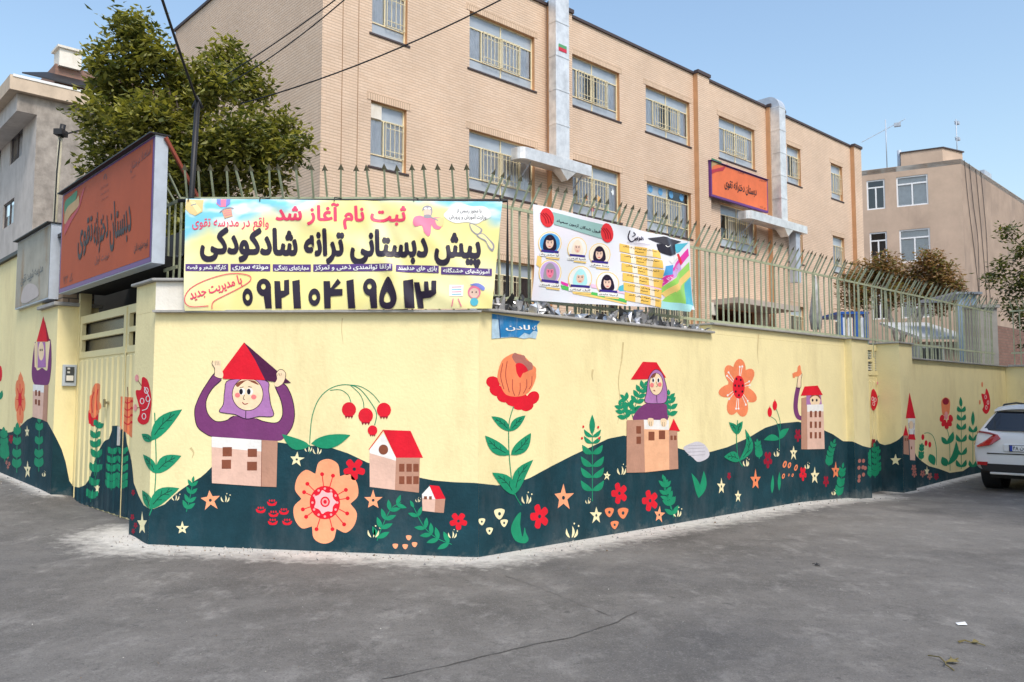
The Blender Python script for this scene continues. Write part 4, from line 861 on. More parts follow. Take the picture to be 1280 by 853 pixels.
class Paint:
    """flat print or paint; shapes are given where they show in the photograph and are carried onto the real surface"""
    def __init__(s, surfs, lift=.0012, step=.00022, warp=None):
        s.surfs = surfs; s.mb = MB(); s.k = 0; s.lift = lift; s.step = step; s.warp = warp; s.mats = []
    def mi(s, m):
        if m not in s.mats: s.mats.append(m)
        return s.mats.index(m)
    def _put(s, fr, y, pts, fs, m, ex=None):
        d = s.lift + s.k * s.step
        if s.warp: pts, fs, ex = subdiv(pts, fs, ex)
        vs = [fr.w(p[0], y - d - (s.warp(p[0], p[1]) if s.warp else 0) - (ex[i] if ex else 0), p[1]) for i, p in enumerate(pts)]
        s.mb.add(vs, fs, s.mi(m))
    def poly(s, pts, m, hold=False):
        for sf_ in s.surfs:
            fr, y, s0, s1 = sf_[:4]
            q = [fr.px(a, b, y) for a, b in pts]
            if s0 is not None:
                q = clip(q, s0, 1); q = clip(q, s1, -1)
            if len(q) >= 3: s._put(fr, y, q, [tuple(range(len(q)))], m, [y - sf_[4](p[0]) for p in q] if len(sf_) > 4 else None)
        s.k += .12 if hold == True else (0 if hold else 1)
    def text(s, t, m, quad, off=0.0, fa=True, ns=0):
        if off > .012:
            r_ = off - .008; q = quad; ex_ = (q[1][0] - q[0][0]); b = text_geo(t, .008, fa)[2]; em = ex_ / (b[2] - b[0])
            for k in range(6):
                a = k * math.pi / 3; dx, dy = math.cos(a) * r_ * em, math.sin(a) * r_ * em * (q[3][1] - q[0][1]) / max(1e-6, (b[3] - b[1]) * em)
                s.text(t, m, [(p[0] + dx, p[1] + dy) for p in quad], .008, fa); s.k -= 2
            s.k += 2; return
        """quad: top-left, top-right, bottom-right, bottom-left in the photograph"""
        V, Fs, b = text_geo(t, off, fa); fr, y, _, _ = s.surfs[0]
        q = [fr.px(*p, y) for p in quad]; pts = []
        for v in V:
            u = (v[0] - b[0]) / (b[2] - b[0]); w_ = (v[1] - b[1]) / (b[3] - b[1])
            pts.append(tuple((q[3][i] * (1 - u) + q[2][i] * u) * (1 - w_) + (q[0][i] * (1 - u) + q[1][i] * u) * w_ for i in (0, 1)))
        s._put(fr, y, pts, Fs, m, [v[2] for v in V]); s.k += 3
    def build(s, name, parent):
        if s.mb.f: return s.mb.build(name, s.mats, parent, recalc=False)
def clip(q, lim, sg):
    out = []
    for i in range(len(q)):
        a, b = q[i], q[(i + 1) % len(q)]; ia, ib = (a[0] - lim) * sg >= 0, (b[0] - lim) * sg >= 0
        if ia: out.append(a)
        if ia != ib: t = (lim - a[0]) / (b[0] - a[0]); out.append((lim, a[1] + (b[1] - a[1]) * t))
    return out
def spline(pts, n=6, closed=True):
    out = []; N = len(pts)
    for i in range(N if closed else N - 1):
        p = [pts[(i + j) % N] if closed else pts[max(0, min(N - 1, i + j))] for j in (-1, 0, 1, 2)]
        for k in range(n):
            t = k / n; out.append(tuple(.5 * ((2 * p[1][c]) + (-p[0][c] + p[2][c]) * t + (2 * p[0][c] - 5 * p[1][c] + 4 * p[2][c] - p[3][c]) * t * t + (-p[0][c] + 3 * p[1][c] - 3 * p[2][c] + p[3][c]) * t ** 3) for c in (0, 1)))
    if not closed: out.append(pts[-1])
    return out
def ell(cx, cy, rx, ry, rot=0, n=18):
    c, s_ = math.cos(rot), math.sin(rot); return [(cx + rx * math.cos(t) * c - ry * math.sin(t) * s_, cy + rx * math.cos(t) * s_ + ry * math.sin(t) * c) for t in [2 * math.pi * k / n for k in range(n)]]
def stroke(P, pts, wd, m, smooth=True, taper=False, hold=False):
    q = spline(pts, 5, False) if smooth and len(pts) > 2 else list(pts); L_, R_ = [], []
    for i, p in enumerate(q):
        a, b = q[max(i - 1, 0)], q[min(i + 1, len(q) - 1)]; d = math.hypot(b[0] - a[0], b[1] - a[1]) or 1; nx, ny = -(b[1] - a[1]) / d, (b[0] - a[0]) / d
        h = wd / 2 * ((1 - .8 * i / (len(q) - 1)) if taper else 1); L_.append((p[0] + nx * h, p[1] + ny * h)); R_.append((p[0] - nx * h, p[1] - ny * h))
    for i in range(len(q) - 1): P.poly([L_[i], L_[i + 1], R_[i + 1], R_[i]], m, hold='flat')
    P.k += .15 if hold else 1
def Z(ox, oy, sc):      # coordinates read in an enlarged view
    return lambda *pts: [(ox + a / sc, oy + b / sc) for a, b in pts]
def col(name, rgb, rough=.65, var=.07): return M('paint_' + name, rgb, .78, max(var, .13), 5, .35, 28, dirt=tuple(min(1, q * .62 + .02) for q in rgb), dirt_amt=.45, dscale=2.5, spec=.22)
c_teal = M('paint_teal', (.010, .046, .063), .8, .35, 2.2, .45, 28, dirt=(.075, .095, .11), dirt_amt=.6, dscale=1.6, spec=.2)
c_green = col('green', (.012, .27, .135), var=.18); c_dgreen = col('deep_green', (.006, .055, .04)); c_red = col('red', (.72, .012, .030), var=.12); c_dred = col('dark_red', (.30, .008, .03))
c_coral = col('coral', (.86, .25, .11), var=.1); c_coral2 = col('light_coral', (.95, .38, .20), var=.1); c_pink = col('pink', (.85, .34, .34)); c_beige = col('house_beige', (.76, .50, .40)); c_beige2 = col('house_shade', (.50, .27, .19)); c_white = col('white', (.85, .83, .80))
c_brown = col('brown', (.24, .075, .04)); c_purple = col('purple', (.19, .045, .165)); c_dpurple = col('dark_purple', (.075, .012, .055)); c_lilac = col('lilac', (.42, .19, .44)); c_skin = col('skin', (.90, .68, .45)); c_black = col('black', (.012, .010, .018)); c_star = col('star_cream', (.86, .78, .48)); c_blush = col('blush', (.85, .22, .22)); c_mauve = col('mauve', (.42, .16, .13))
c_orange = col('house_orange', (.85, .46, .27)); c_lgrey = col('light_grey', (.62, .60, .66))
def splash(m):          # pale road dust splashed on the foot of the wall
    n = m.node_tree.nodes; l = m.node_tree.links; b = n['Principled BSDF']; src = b.inputs['Base Color'].links[0].from_socket
    tc = n.new('ShaderNodeTexCoord'); sp = n.new('ShaderNodeSeparateXYZ'); l.new(tc.outputs['Object'], sp.inputs[0]); no = n.new('ShaderNodeTexNoise'); no.inputs['Scale'].default_value = 5; no.inputs['Detail'].default_value = 9; no.inputs['Roughness'].default_value = .75; l.new(tc.outputs['Object'], no.inputs['Vector'])
    ma = n.new('ShaderNodeMath'); ma.operation = 'MULTIPLY_ADD'; l.new(sp.outputs[2], ma.inputs[0]); ma.inputs[1].default_value = -1.3; l.new(no.outputs['Fac'], ma.inputs[2])
    mr = n.new('ShaderNodeMapRange'); mr.inputs[1].default_value = .42; mr.inputs[2].default_value = .66; mr.inputs[3].default_value = 0; mr.inputs[4].default_value = .42; l.new(ma.outputs[0], mr.inputs[0])
    mi = n.new('ShaderNodeMix'); mi.data_type = 'RGBA'; mi.inputs['B'].default_value = (.22, .23, .22, 1); l.new(mr.outputs[0], mi.inputs['Factor']); l.new(src, mi.inputs['A']); l.new(mi.outputs['Result'], b.inputs['Base Color'])
splash(c_teal)
# ------------------------------------------------------------------ yellow banner
def banner_cloth(name_mat, fr, y, q, warp, n, m_, parent, uvmat):
    """q: TL,TR,BR,BL as (s,z)"""
    mb = MB(); vs = []; nx, ny = n
    for j in range(ny + 1):
        for i in range(nx + 1):
            u, v = i / nx, j / ny
            p = [(q[0][c] * (1 - u) + q[1][c] * u) * (1 - v) + (q[3][c] * (1 - u) + q[2][c] * u) * v for c in (0, 1)]
            vs.append(fr.w(p[0], y - warp(*p), p[1]))
    mb.add(vs, [(j * (nx + 1) + i, j * (nx + 1) + i + 1, (j + 1) * (nx + 1) + i + 1, (j + 1) * (nx + 1) + i) for j in range(ny) for i in range(nx)], 0, True)
    o = mb.build(name_mat, m_, parent, recalc=False)
    return o
def print_mat(name, stops, kind):
    m = bpy.data.materials.new(name); m.use_nodes = True; n = m.node_tree.nodes; l = m.node_tree.links; b = n['Principled BSDF']
    b.inputs['Roughness'].default_value = .33; b.inputs['Specular IOR Level'].default_value = .5
    tc = n.new('ShaderNodeTexCoord'); sp = n.new('ShaderNodeSeparateXYZ'); l.new(tc.outputs['Object'], sp.inputs[0])
    no = n.new('ShaderNodeTexNoise'); no.inputs['Scale'].default_value = 1.6; no.inputs['Detail'].default_value = 3; l.new(tc.outputs['Object'], no.inputs['Vector'])
    def math_(op, a, b_, c=None):
        t = n.new('ShaderNodeMath'); t.operation = op
        for i, v in enumerate((a, b_, c)):
            if v is None: continue
            if isinstance(v, (int, float)): t.inputs[i].default_value = v
            else: l.new(v, t.inputs[i])
        return t.outputs[0]
    return m, n, l, b, sp, no, math_
def mixc(n, l, f, a, b):
    t = n.new('ShaderNodeMix'); t.data_type = 'RGBA'; l.new(f, t.inputs['Factor'])
    for k, q in (('A', a), ('B', b)):
        if isinstance(q, tuple): t.inputs[k].default_value = (*q, 1)
        else: l.new(q, t.inputs[k])
    return t.outputs['Result']
def rngn(n, l, v, a, b, c=0, d=1):
    t = n.new('ShaderNodeMapRange'); t.interpolation_type = 'SMOOTHSTEP'; t.inputs[1].default_value = a; t.inputs[2].default_value = b; t.inputs[3].default_value = c; t.inputs[4].default_value = d; l.new(v, t.inputs[0]); return t.outputs[0]
BY = -.06
qb = [B.px(233, 249, BY), B.px(628, 253, BY), B.px(615, 386, BY), B.px(232, 389, BY)]
b0, b1 = qb[0][0], qb[1][0]; bz1, bz0 = qb[0][1], qb[3][1]
yb = thing('banner', 'large yellow vinyl banner with black Persian lettering and phone number above the corner wall', 'banner', B, (b0 + b1) / 2, BY, bz0)
def fold(s, z, s0, z0, ang, wd, amp):
    d = (s - s0) * math.cos(ang) + (z - z0) * math.sin(ang); return amp * math.exp(-(d / wd) ** 2)
def warpB(s, z):
    u = (s - b0) / (b1 - b0); v = (bz1 - z) / (bz1 - bz0)
    r = .03 + .014 * math.sin(u * 9 + v * 2.0) + .008 * math.sin(u * 21 - v * 5)
    r += fold(s, z, b0 + 1.95, bz1 - .45, .42, .08, .026) - fold(s, z, b0 + 2.12, bz1 - .5, .42, .06, .018) + fold(s, z, b0 + 2.4, bz0 + .25, 1.05, .08, .016) + fold(s, z, b1 - .1, bz0 + .12, .8, .07, .015)
    return r * (1 - .6 * abs(2 * v - 1) ** 6)
m, n, l, bs, sp, no, mt = print_mat('yellow_banner_print', None, None)
x, zz = sp.outputs[0], sp.outputs[2]
hw = (b1 - b0) / 2; hh = bz1 - bz0
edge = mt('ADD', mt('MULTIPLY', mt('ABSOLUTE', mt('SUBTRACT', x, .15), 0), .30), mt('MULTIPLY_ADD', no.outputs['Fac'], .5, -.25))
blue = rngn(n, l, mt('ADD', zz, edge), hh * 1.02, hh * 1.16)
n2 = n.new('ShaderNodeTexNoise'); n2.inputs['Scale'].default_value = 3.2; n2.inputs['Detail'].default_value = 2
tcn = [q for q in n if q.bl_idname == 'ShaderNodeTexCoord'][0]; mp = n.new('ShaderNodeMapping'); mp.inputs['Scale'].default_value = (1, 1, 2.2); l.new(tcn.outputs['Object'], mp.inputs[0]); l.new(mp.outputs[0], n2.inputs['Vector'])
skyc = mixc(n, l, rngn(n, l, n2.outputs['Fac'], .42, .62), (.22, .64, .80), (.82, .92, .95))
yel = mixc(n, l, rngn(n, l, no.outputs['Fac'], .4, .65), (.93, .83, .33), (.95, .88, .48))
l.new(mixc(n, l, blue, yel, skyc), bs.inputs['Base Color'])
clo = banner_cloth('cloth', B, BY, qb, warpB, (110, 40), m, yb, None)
vb = M('print_black', (.022, .014, .035), .35, .1); vr = M('print_pink_red', (.88, .07, .16), .35); vp = M('print_purple', (.10, .045, .22), .35); vw = M('print_white', (.88, .88, .86), .35); vy = M('print_yellow', (.94, .86, .42), .35)
surfB = [(B, BY, None, None)]
def bquad(x0, y0, x1, y1, sl=0.0): return [(x0, y0), (x1, y0 + sl), (x1, y1 + sl), (x0, y1)]
def printed(parent, surf, warp, name, items):
    P = Paint(surf, lift=.004, step=.0004, warp=warp)
    for it in items: it(P)
    return P.build(name, parent)
P = Paint(surfB, .004, .0003, warpB)
P.text('ثبت نام آغاز شد', vr, bquad(346, 254, 508, 286, 2), .035)
P.build('pink_heading', yb)
P = Paint(surfB, .004, .0003, warpB); P.text('واقع در مدرسه تقوی', vr, bquad(242, 273, 337, 291), .012); P.build('pink_line', yb)
P = Paint(surfB, .004, .0003, warpB)
P.text('پیش دبستانی ترانه شادکودکی', vb, [(253, 286), (600, 291), (600, 336), (253, 330)], .05)
P.build('main_lettering', yb)
P = Paint(surfB, .004, .0003, warpB)
for t, x0, x1 in (('۰', 304, 317), ('۹', 322, 340), ('۲', 344, 362), ('۱', 366, 376), ('۰', 386, 401), ('۴', 405, 430), ('۱', 434, 444), ('۹', 455, 472), ('۵', 475, 496), ('۱', 505, 518), ('۳', 518, 546)):
    h0, h1 = (364, 385) if t == '۰' else (350, 386)
    if t == '۰':
        cx, cy = (x0 + x1) / 2, 372; rx = (x1 - x0) / 2; ring = ell(cx, cy, rx, 11, 0, 20); inn = ell(cx, cy, rx * .38, 4, 0, 20)
        for i in range(20): P.poly([ring[i], ring[(i + 1) % 20], inn[(i + 1) % 20], inn[i]], vb, hold=True)
        P.k += 1
    elif t == '۱': P.poly([(x0, 352), (x1 - 1, 350), (x1 + 1, 386), (x0 + 2, 386)], vb)
    elif t == '۹':
        r_ = (x1 - x0) / 2; cx = x0 + r_; ring = ell(cx, 360, r_, 11, 0, 20); inn = ell(cx - .5, 359, r_ * .32, 3.6, 0, 20)
        for i in range(20): P.poly([ring[i], ring[(i + 1) % 20], inn[(i + 1) % 20], inn[i]], vb, hold=True)
        P.k += 1; P.poly([(cx - 1, 366), (x1 - .2, 360), (x1 + .5, 386), (x1 - 7.5, 386)], vb)
    elif t == '۲': P.poly([(x0, 352), (x0 + 7, 352), (x0 + 8, 364), (x1 - 6, 364), (x1 - 6, 351), (x1, 350), (x1 + .5, 368), (x1 - 6, 372), (x0 + 9, 373), (x0 + 9, 386), (x0 + 1, 386)], vb)
    elif t == '۳': P.poly([(x0, 354), (x0 + 7, 354), (x0 + 9, 365), (x0 + 13, 365), (x0 + 13, 353), (x0 + 18, 353), (x0 + 19, 364), (x1 - 6, 364), (x1 - 6, 352), (x1, 352), (x1, 368), (x1 - 7, 373), (x0 + 11, 374), (x0 + 12, 386), (x0 + 5, 386)], vb)
    elif t == '۴': P.poly([(x0, 352), (x0 + 8, 352), (x0 + 9, 361), (x1 - 7, 349), (x1 - 3, 354), (x1 - 12, 362), (x1 - 1, 362), (x1 - 1, 370), (x0 + 9, 371), (x0 + 9, 386), (x0 + 1, 386)], vb)
    elif t == '۵':
        ou = spline([(486, 347), (493, 358), (497, 374), (492, 385), (484, 387), (477, 384), (475, 374), (478, 361)], 4); iu = spline([(485, 366), (488, 371), (489, 377), (486, 379), (483, 379), (481, 377), (481.5, 372), (483, 368)], 4)
        for i in range(len(ou)): P.poly([ou[i], ou[(i + 1) % len(ou)], iu[(i + 1) % len(ou)], iu[i]], vb, hold=True)
        P.k += 1
P.build('phone_number', yb)
P = Paint(surfB, .003, .0003, warpB)
strips = [('کارگاه شعر و قصه', 234, 287, 331), ('مونته سوری', 290, 339, 331), ('مهارتهای زندگی', 342, 389, 331), ('ارتقاء توانمندی ذهنی و تمرکز', 392, 492, 331), ('بازی های هدفمند', 496, 549, 332), ('آموزشهای هشتگانه', 552, 615, 335)]
for t, x0, x1, y0 in strips:
    k = int((x1 - x0) / 4) + 1; dy = 0 if x0 < 400 else 1.5
    for i in range(k): P.poly([(x0 + (x1 - x0) * i / k, y0 + dy * i / k), (x0 + (x1 - x0) * (i + 1) / k, y0 + dy * (i + 1) / k), (x0 + (x1 - x0) * (i + 1) / k, y0 + 9 + dy * (i + 1) / k), (x0 + (x1 - x0) * i / k, y0 + 9 + dy * i / k)], vp, hold=True)
P.k = 16
for t, x0, x1, y0 in strips: P.text(t.replace('ء', ''), vw, bquad(x0 + 2.5, y0 + 1, x1 - 2.5, y0 + 8.2, 1 if x0 > 400 else 0), .03); P.k = 16
P.build('purple_strips', yb)
P = Paint(surfB, .004, .0003, warpB)
P.text('با مدیریت جدید', vr, [(238, 364), (302, 344), (305, 358), (241, 379)], .022)
stroke(P, [(262, 383), (240, 384), (233, 376), (240, 362), (262, 350), (290, 343), (312, 345), (314, 352), (300, 361), (282, 370), (268, 378), (266, 387)], 1.0, vr)
P.build('red_handwriting', yb)
P = Paint(surfB, .004, .0003, warpB)
P.poly(spline([(560, 264), (566, 258), (578, 256), (590, 259), (604, 259), (612, 264), (614, 272), (604, 277), (596, 281), (584, 279), (570, 280), (560, 276), (555, 270)]), vw)
P.text('با مجوز رسمی از', vb, bquad(571, 262, 602, 268, .5), .012); P.k = 1
P.text('وزارت آموزش و پرورش', vb, bquad(562, 269, 608, 276, .8), .012)
P.build('white_cloud', yb)
pk = M('print_balloon_pink', (.85, .22, .35), .35); pbl = M('print_balloon_blue', (.20, .25, .65), .35); pbr = M('print_tan', (.72, .42, .26), .35); pgr = M('print_grey', (.35, .33, .38), .35); pyo = M('print_pale_orange', (.90, .66, .30), .35); skn = M('print_skin', (.85, .60, .48), .35); pbc = M('print_cyan', (.10, .50, .65), .35)
P = Paint(surfB, .004, .0003, warpB)
P.poly([(273, 250), (288, 250), (289, 256), (284, 260), (277, 260), (272, 256)], pk); P.poly([(284, 250), (289, 250), (289, 256), (284, 260)], pbl); P.poly([(272, 250), (277, 250), (278, 259), (273, 256)], pbl)
P.poly([(279, 264), (291, 262), (293, 272), (283, 275)], pbr)
for i in range(3): stroke(P, [(281 + i * .8, 266 + 2.6 * i), (291 + i * .5, 264 + 2.6 * i)], .8, pk)
stroke(P, [(277, 267), (282, 263), (288, 261), (294, 262)], 1.6, pgr); P.build('balloon_picture', yb)
P = Paint(surfB, .004, .0003, warpB)
P.poly([(234, 250), (256, 251), (255, 266), (246, 271), (239, 268), (233, 262)], pyo); P.poly([(238, 252), (244, 252), (254, 264), (249, 268)], vy); stroke(P, [(240, 258), (243, 257), (247, 256)], 1.2, pgr); P.build('pencil_picture', yb)
P = Paint(surfB, .004, .0003, warpB)        # child in a toy plane
P.poly(spline([(519, 273), (526, 271), (534, 274), (545, 273), (554, 274), (554, 281), (550, 288), (543, 287), (540, 283), (539, 294), (536, 297), (531, 292), (528, 284), (520, 285), (517, 280)]), pk)
P.poly(spline([(545, 275), (555, 274), (554, 284), (547, 283)]), pyo); P.poly(ell(535, 267, 5, 6), skn); P.poly(spline([(529, 266), (529, 261), (534, 258), (540, 260), (541, 267), (539, 271), (539, 264), (531, 263)]), pgr); P.poly(ell(535, 272, 5, 2.4), pgr); stroke(P, [(539, 273), (548, 277)], 1.4, pgr); P.poly(ell(532.5, 262, 2, 1.4), vw); P.poly(ell(537, 262, 2, 1.4), vw)
P.build('toy_plane_picture', yb)
P = Paint(surfB, .004, .0003, warpB)        # pencil bird
P.poly(spline([(587, 281), (592, 281), (603, 288), (598, 295), (590, 290)]), pgr); P.poly(spline([(588, 282), (592, 282), (601, 288), (597, 293), (591, 289)]), vy)
P.poly(spline([(596, 295), (604, 293), (612, 300), (618, 307), (616, 315), (611, 311), (607, 303), (600, 299)]), pgr); P.poly(spline([(598, 295), (604, 294), (611, 301), (616, 308), (615, 312), (611, 308), (607, 301), (601, 298)]), vy)
P.build('pencil_bird_picture', yb)
P = Paint(surfB, .004, .0003, warpB)        # drawn children with a paper
P.poly([(562, 357), (580, 357), (579, 371), (562, 371)], vw)
for i in range(4): stroke(P, [(565, 360 + 3 * i), (577, 359.5 + 3 * i)], .9, pbc if i % 2 else pk)
P.poly(ell(593, 366, 8, 8), pk); P.poly(ell(593, 367, 6, 6), skn); P.poly(spline([(588, 357), (598, 355), (606, 360), (604, 364), (596, 359)]), pbl); P.poly(ell(593, 378, 5, 5), pbc); stroke(P, [(567, 374), (565, 384)], 1.2, pk); stroke(P, [(573, 374), (577, 384)], 1.2, pk)
P.poly(ell(590.5, 366, .8, 1), vb); P.poly(ell(595.5, 366, .8, 1), vb); P.build('children_drawing', yb)
# banner hem, ropes and pipe frame
mb = MB(); mb.tube([B.w(*q) for q in [(sB0 - .02, FT - .09, qb[0][1] + .05), (qb[1][0] + .05, FT - .09, qb[0][1] + .05), (qb[1][0] + .05, FT - .09, 2.62), (qb[1][0] - .10, FT - .09, 2.60)]], .020, 6)
mb.build('pipe_frame', black, yb)
for s in (b0 + .03, b0 + .75, b0 + 1.5, b0 + 2.3, b1 - .03):
    mb = MB(); mb.tube([B.w(s, BY - .03, bz1 - .03), B.w(s, BY - .02, bz1 + .01), B.w(s + .01, FT - .1, bz1 + .07), B.w(s, FT - .06, bz1 + .05)], .006, 4); mb.build('tie', black, yb)
# ------------------------------------------------------------------ colourful school banner
RY = .06
qc = [R.px(664, 256, RY), R.px(858, 303, RY), R.px(865, 388, RY), R.px(662, 376, RY)]
c0, c1 = qc[0][0], qc[1][0]; cz1 = (qc[0][1] + qc[1][1]) / 2; cz0 = (qc[2][1] + qc[3][1]) / 2
cb = thing('banner', 'colourful white banner with six portraits and orange name bars on the right wall fence', 'banner', R, (c0 + c1) / 2, RY, cz0)
def warpR(s, z):
    u = (s - c0) / (c1 - c0); v = (cz1 - z) / (cz1 - cz0)
    return .03 + .022 * math.sin(u * 8 + v * 3) + .009 * math.sin(u * 19 - v * 6) + .03 * v * (1 - v) + fold(s, z, c1 - .35, cz0 + .3, .3, .08, .03) + fold(s, z, c1 - .05, cz0 + .05, .9, .12, .05)
m, n, l, bs, sp, no, mt = print_mat('white_banner_print', None, None)
l.new(mixc(n, l, rngn(n, l, no.outputs['Fac'], .42, .7), (.80, .83, .90), (.86, .80, .88)), bs.inputs['Base Color'])
banner_cloth('cloth', R, RY, qc, warpR, (90, 36), m, cb, None)
surfR = [(R, RY, None, None)]
K1 = Z(660, 250, 6.093); K2 = Z(760, 270, 6.56)
def sheet(P0_, pts4, mt_, n_=14):      # a long band split so that it follows the cloth
    P = P0_ if n_ == 20 else Paint(surfR, .003 + P0_.k * .00012, .0001, warpR); P0_.k += 1
    a, b, c, d = pts4
    for i in range(n_):
        t0, t1 = i / n_, (i + 1) / n_; f = lambda p, q, t: (p[0] + (q[0] - p[0]) * t, p[1] + (q[1] - p[1]) * t)
        P.poly([f(a, b, t0), f(a, b, t1), f(d, c, t1), f(d, c, t0)], mt_, hold='flat')
    P.k += 1
    if n_ != 20: P.build('colour_band', cb)
pm_ = {k: M('print_' + k, v, .35, .08) for k, v in dict(magenta=(.78, .05, .40), lime=(.35, .72, .15), orange=(.93, .60, .14), amber=(.93, .66, .22), cyan=(.03, .62, .72), aqua=(.45, .85, .88), blue=(.08, .35, .70), tealgrey=(.32, .52, .50), green=(.10, .55, .12), violet=(.60, .40, .75), lightpink=(.90, .60, .80), navy=(.05, .03, .25), redp=(.75, .04, .05), darkred=(.35, .01, .02), peach=(.92, .82, .66)).items()}
P = Paint(surfR, .004, .0004, warpR)
sheet(P, K2((0, 620), (410, 560), (640, 380), (400, 640)), pm_['lightpink']); sheet(P, K2((400, 520), (630, 270), (640, 330), (410, 590)), pm_['magenta']); sheet(P, K2((470, 470), (560, 380), (570, 450), (480, 520)), pm_['violet'])
sheet(P, K2((410, 590), (645, 380), (650, 450), (410, 640)), pm_['lime']); sheet(P, K2((410, 640), (655, 440), (660, 500), (460, 680)), pm_['amber']); sheet(P, K2((440, 680), (660, 500), (672, 740), (400, 720)), pm_['lime'])
sheet(P, K2((600, 560), (660, 500), (680, 740), (600, 750)), pm_['cyan']); sheet(P, K2((420, 420), (480, 410), (470, 490), (400, 500)), pm_['blue']); sheet(P, K2((510, 240), (630, 225), (560, 300), (530, 310)), pm_['cyan'])
sheet(P, K2((400, 700), (672, 735), (640, 790), (400, 760)), pm_['aqua'])
sheet(P, K1((240, 650), (730, 760), (730, 785), (250, 680)), pm_['green']); sheet(P, K1((330, 690), (730, 790), (730, 800), (340, 715)), pm_['amber']); sheet(P, K1((240, 620), (300, 640), (300, 665), (245, 640)), pm_['magenta']); sheet(P, K1((460, 640), (720, 700), (720, 720), (470, 670)), pm_['lightpink']); sheet(P, K1((660, 670), (725, 640), (725, 700), (680, 700)), pm_['cyan'])
sheet(P, K1((40, 430), (75, 440), (70, 530), (30, 500)), pm_['amber'])
sheet(P, K2((450, 370), (540, 315), (560, 340), (470, 400)), vw); sheet(P, K2((530, 320), (550, 315), (580, 390), (560, 410)), pm_['redp'])
P.build('colour_band', cb)
P = Paint(surfR, .005, .0002, warpR)
sheet(P, K1((155, 100), (560, 195), (560, 300), (165, 195)), pm_['tealgrey'], 20)
for cx, cy, rot in ((117, 142, .3), (587, 255, .25)):
    P.poly([K1(p)[0] for p in ell(cx, cy, 48, 74, rot - .45)], pm_['redp'])
    for q in (-18, 0, 18): stroke(P, K1((cx - 30 + q, cy - 35), (cx + q, cy), (cx + 12 + q, cy + 45)), 1.2, pm_['darkred'])
P.text('قبول شدگان آزمون سمپاد', vb, K1((182, 150), (535, 235), (535, 265), (182, 180)), .02)
P.build('title_ribbon', cb)
hij = [((137, 340, 88), vb, pm_['blue'], skn), ((352, 375, 82), pm_['peach'], vw, skn), ((535, 420, 84), vb, pm_['peach'], skn), ((145, 560, 96), pgr, pm_['violet'], pk), ((385, 600, 90), pm_['aqua'], vw, skn), ((592, 640, 88), vb, vw, skn)]
nm = ['آوا مرادی پناه', 'المیا کرمی', 'رستا معرفی', 'آیلین شیری', 'آنیل ایمانی', 'آرمیتا عابدی']
for ((cx, cy, r), hj, bgc, sk), t in zip(hij, nm):
    P = Paint(surfR, .0055, .00015, warpR); e = lambda x_, y_, a_, b_, ro=0: [K1(p)[0] for p in ell(x_, y_, a_, b_, ro)]
    P.poly(e(cx, cy, r, r * 1.05), pm_['amber']); P.poly(e(cx, cy, r * .93, r * .98), vw); P.poly(e(cx, cy, r * .86, r * .9), bgc)
    P.poly(spl if False else [K1(p)[0] for p in spline([(cx - r * .5, cy + r * .55), (cx - r * .52, cy - r * .2), (cx - r * .2, cy - r * .72), (cx + r * .2, cy - r * .72), (cx + r * .52, cy - r * .2), (cx + r * .5, cy + r * .55)])], hj)
    P.poly(e(cx, cy - r * .05, r * .33, r * .46), sk); P.poly(e(cx, cy - r * .38, r * .27, r * .12), hj if hj is not vb else vb)
    for dx in (-.14, .14): P.poly(e(cx + dx * r, cy - r * .08, r * .06, r * .035), vb, hold=True); stroke(P, K1((cx + (dx - .08) * r, cy - r * .17), (cx + (dx + .08) * r, cy - r * .18)), .5, vb)
    P.k += 1; P.poly(e(cx, cy + r * .24, r * .12, r * .035), pm_['redp'])
    P.poly(K1((cx - r * .75, cy + r * .5), (cx + r * .8, cy + r * .62), (cx + r * .8, cy + r * .82), (cx - r * .75, cy + r * .7)), pm_['navy']); P.poly(K1((cx - r * .9, cy + r * .74), (cx + r * .95, cy + r * .87), (cx + r * .95, cy + r * 1.2), (cx - r * .9, cy + r * 1.05)), vw); P.poly(K1((cx - r * .3, cy + r * 1.12), (cx + r * .9, cy + r * 1.22), (cx + r * .9, cy + r * 1.36), (cx - r * .3, cy + r * 1.24)), pm_['amber'])
    P.text(t, vb, K1((cx - r * .8, cy + r * .8), (cx + r * .85, cy + r * .93), (cx + r * .85, cy + r * 1.14), (cx - r * .8, cy + r * .99)), .02); P.build('portrait', cb)
for i in range(6):
    P = Paint(surfR, .0055, .00015, warpR); y0 = 228 + i * 80; x0 = 80 + i * 7
    for a, b, mm in ((x0, x0 + 80, pm_['orange']), (x0 + 80, x0 + 120, pm_['peach']), (x0 + 120, x0 + 200, pm_['orange']), (x0 + 200, x0 + 240, pm_['peach']), (x0 + 240, min(x0 + 310, 412), pm_['orange'])):
        s_ = .21; P.poly(K2((a, y0 + (a - x0) * s_), (b, y0 + (b - x0) * s_), (b, y0 + 66 + (b - x0) * s_), (a, y0 + 66 + (a - x0) * s_)), mm, hold=True)
    P.k += 1
    P.text(['دبیرستان تیزهوشان فرزانگان', 'دبیرستان نمونه دولتی', 'دبیرستان تیزهوشان', 'دبیرستان دخترانه', 'آزمون ورودی مدارس', 'دبیرستان نمونه دولتی شهر'][i], vb, K2((x0 + 30, y0 + 12), (x0 + 280, y0 + 64), (x0 + 280, y0 + 82), (x0 + 30, y0 + 30)), .02)
    P.text('سمپاد', vb, K2((x0 + 120, y0 + 60), (x0 + 180, y0 + 72), (x0 + 180, y0 + 86), (x0 + 120, y0 + 74)), .02); P.build('name_bar', cb)
P = Paint(surfR, .0075, .0002, warpR); cap = M('print_cap', (.03, .03, .045), .35)
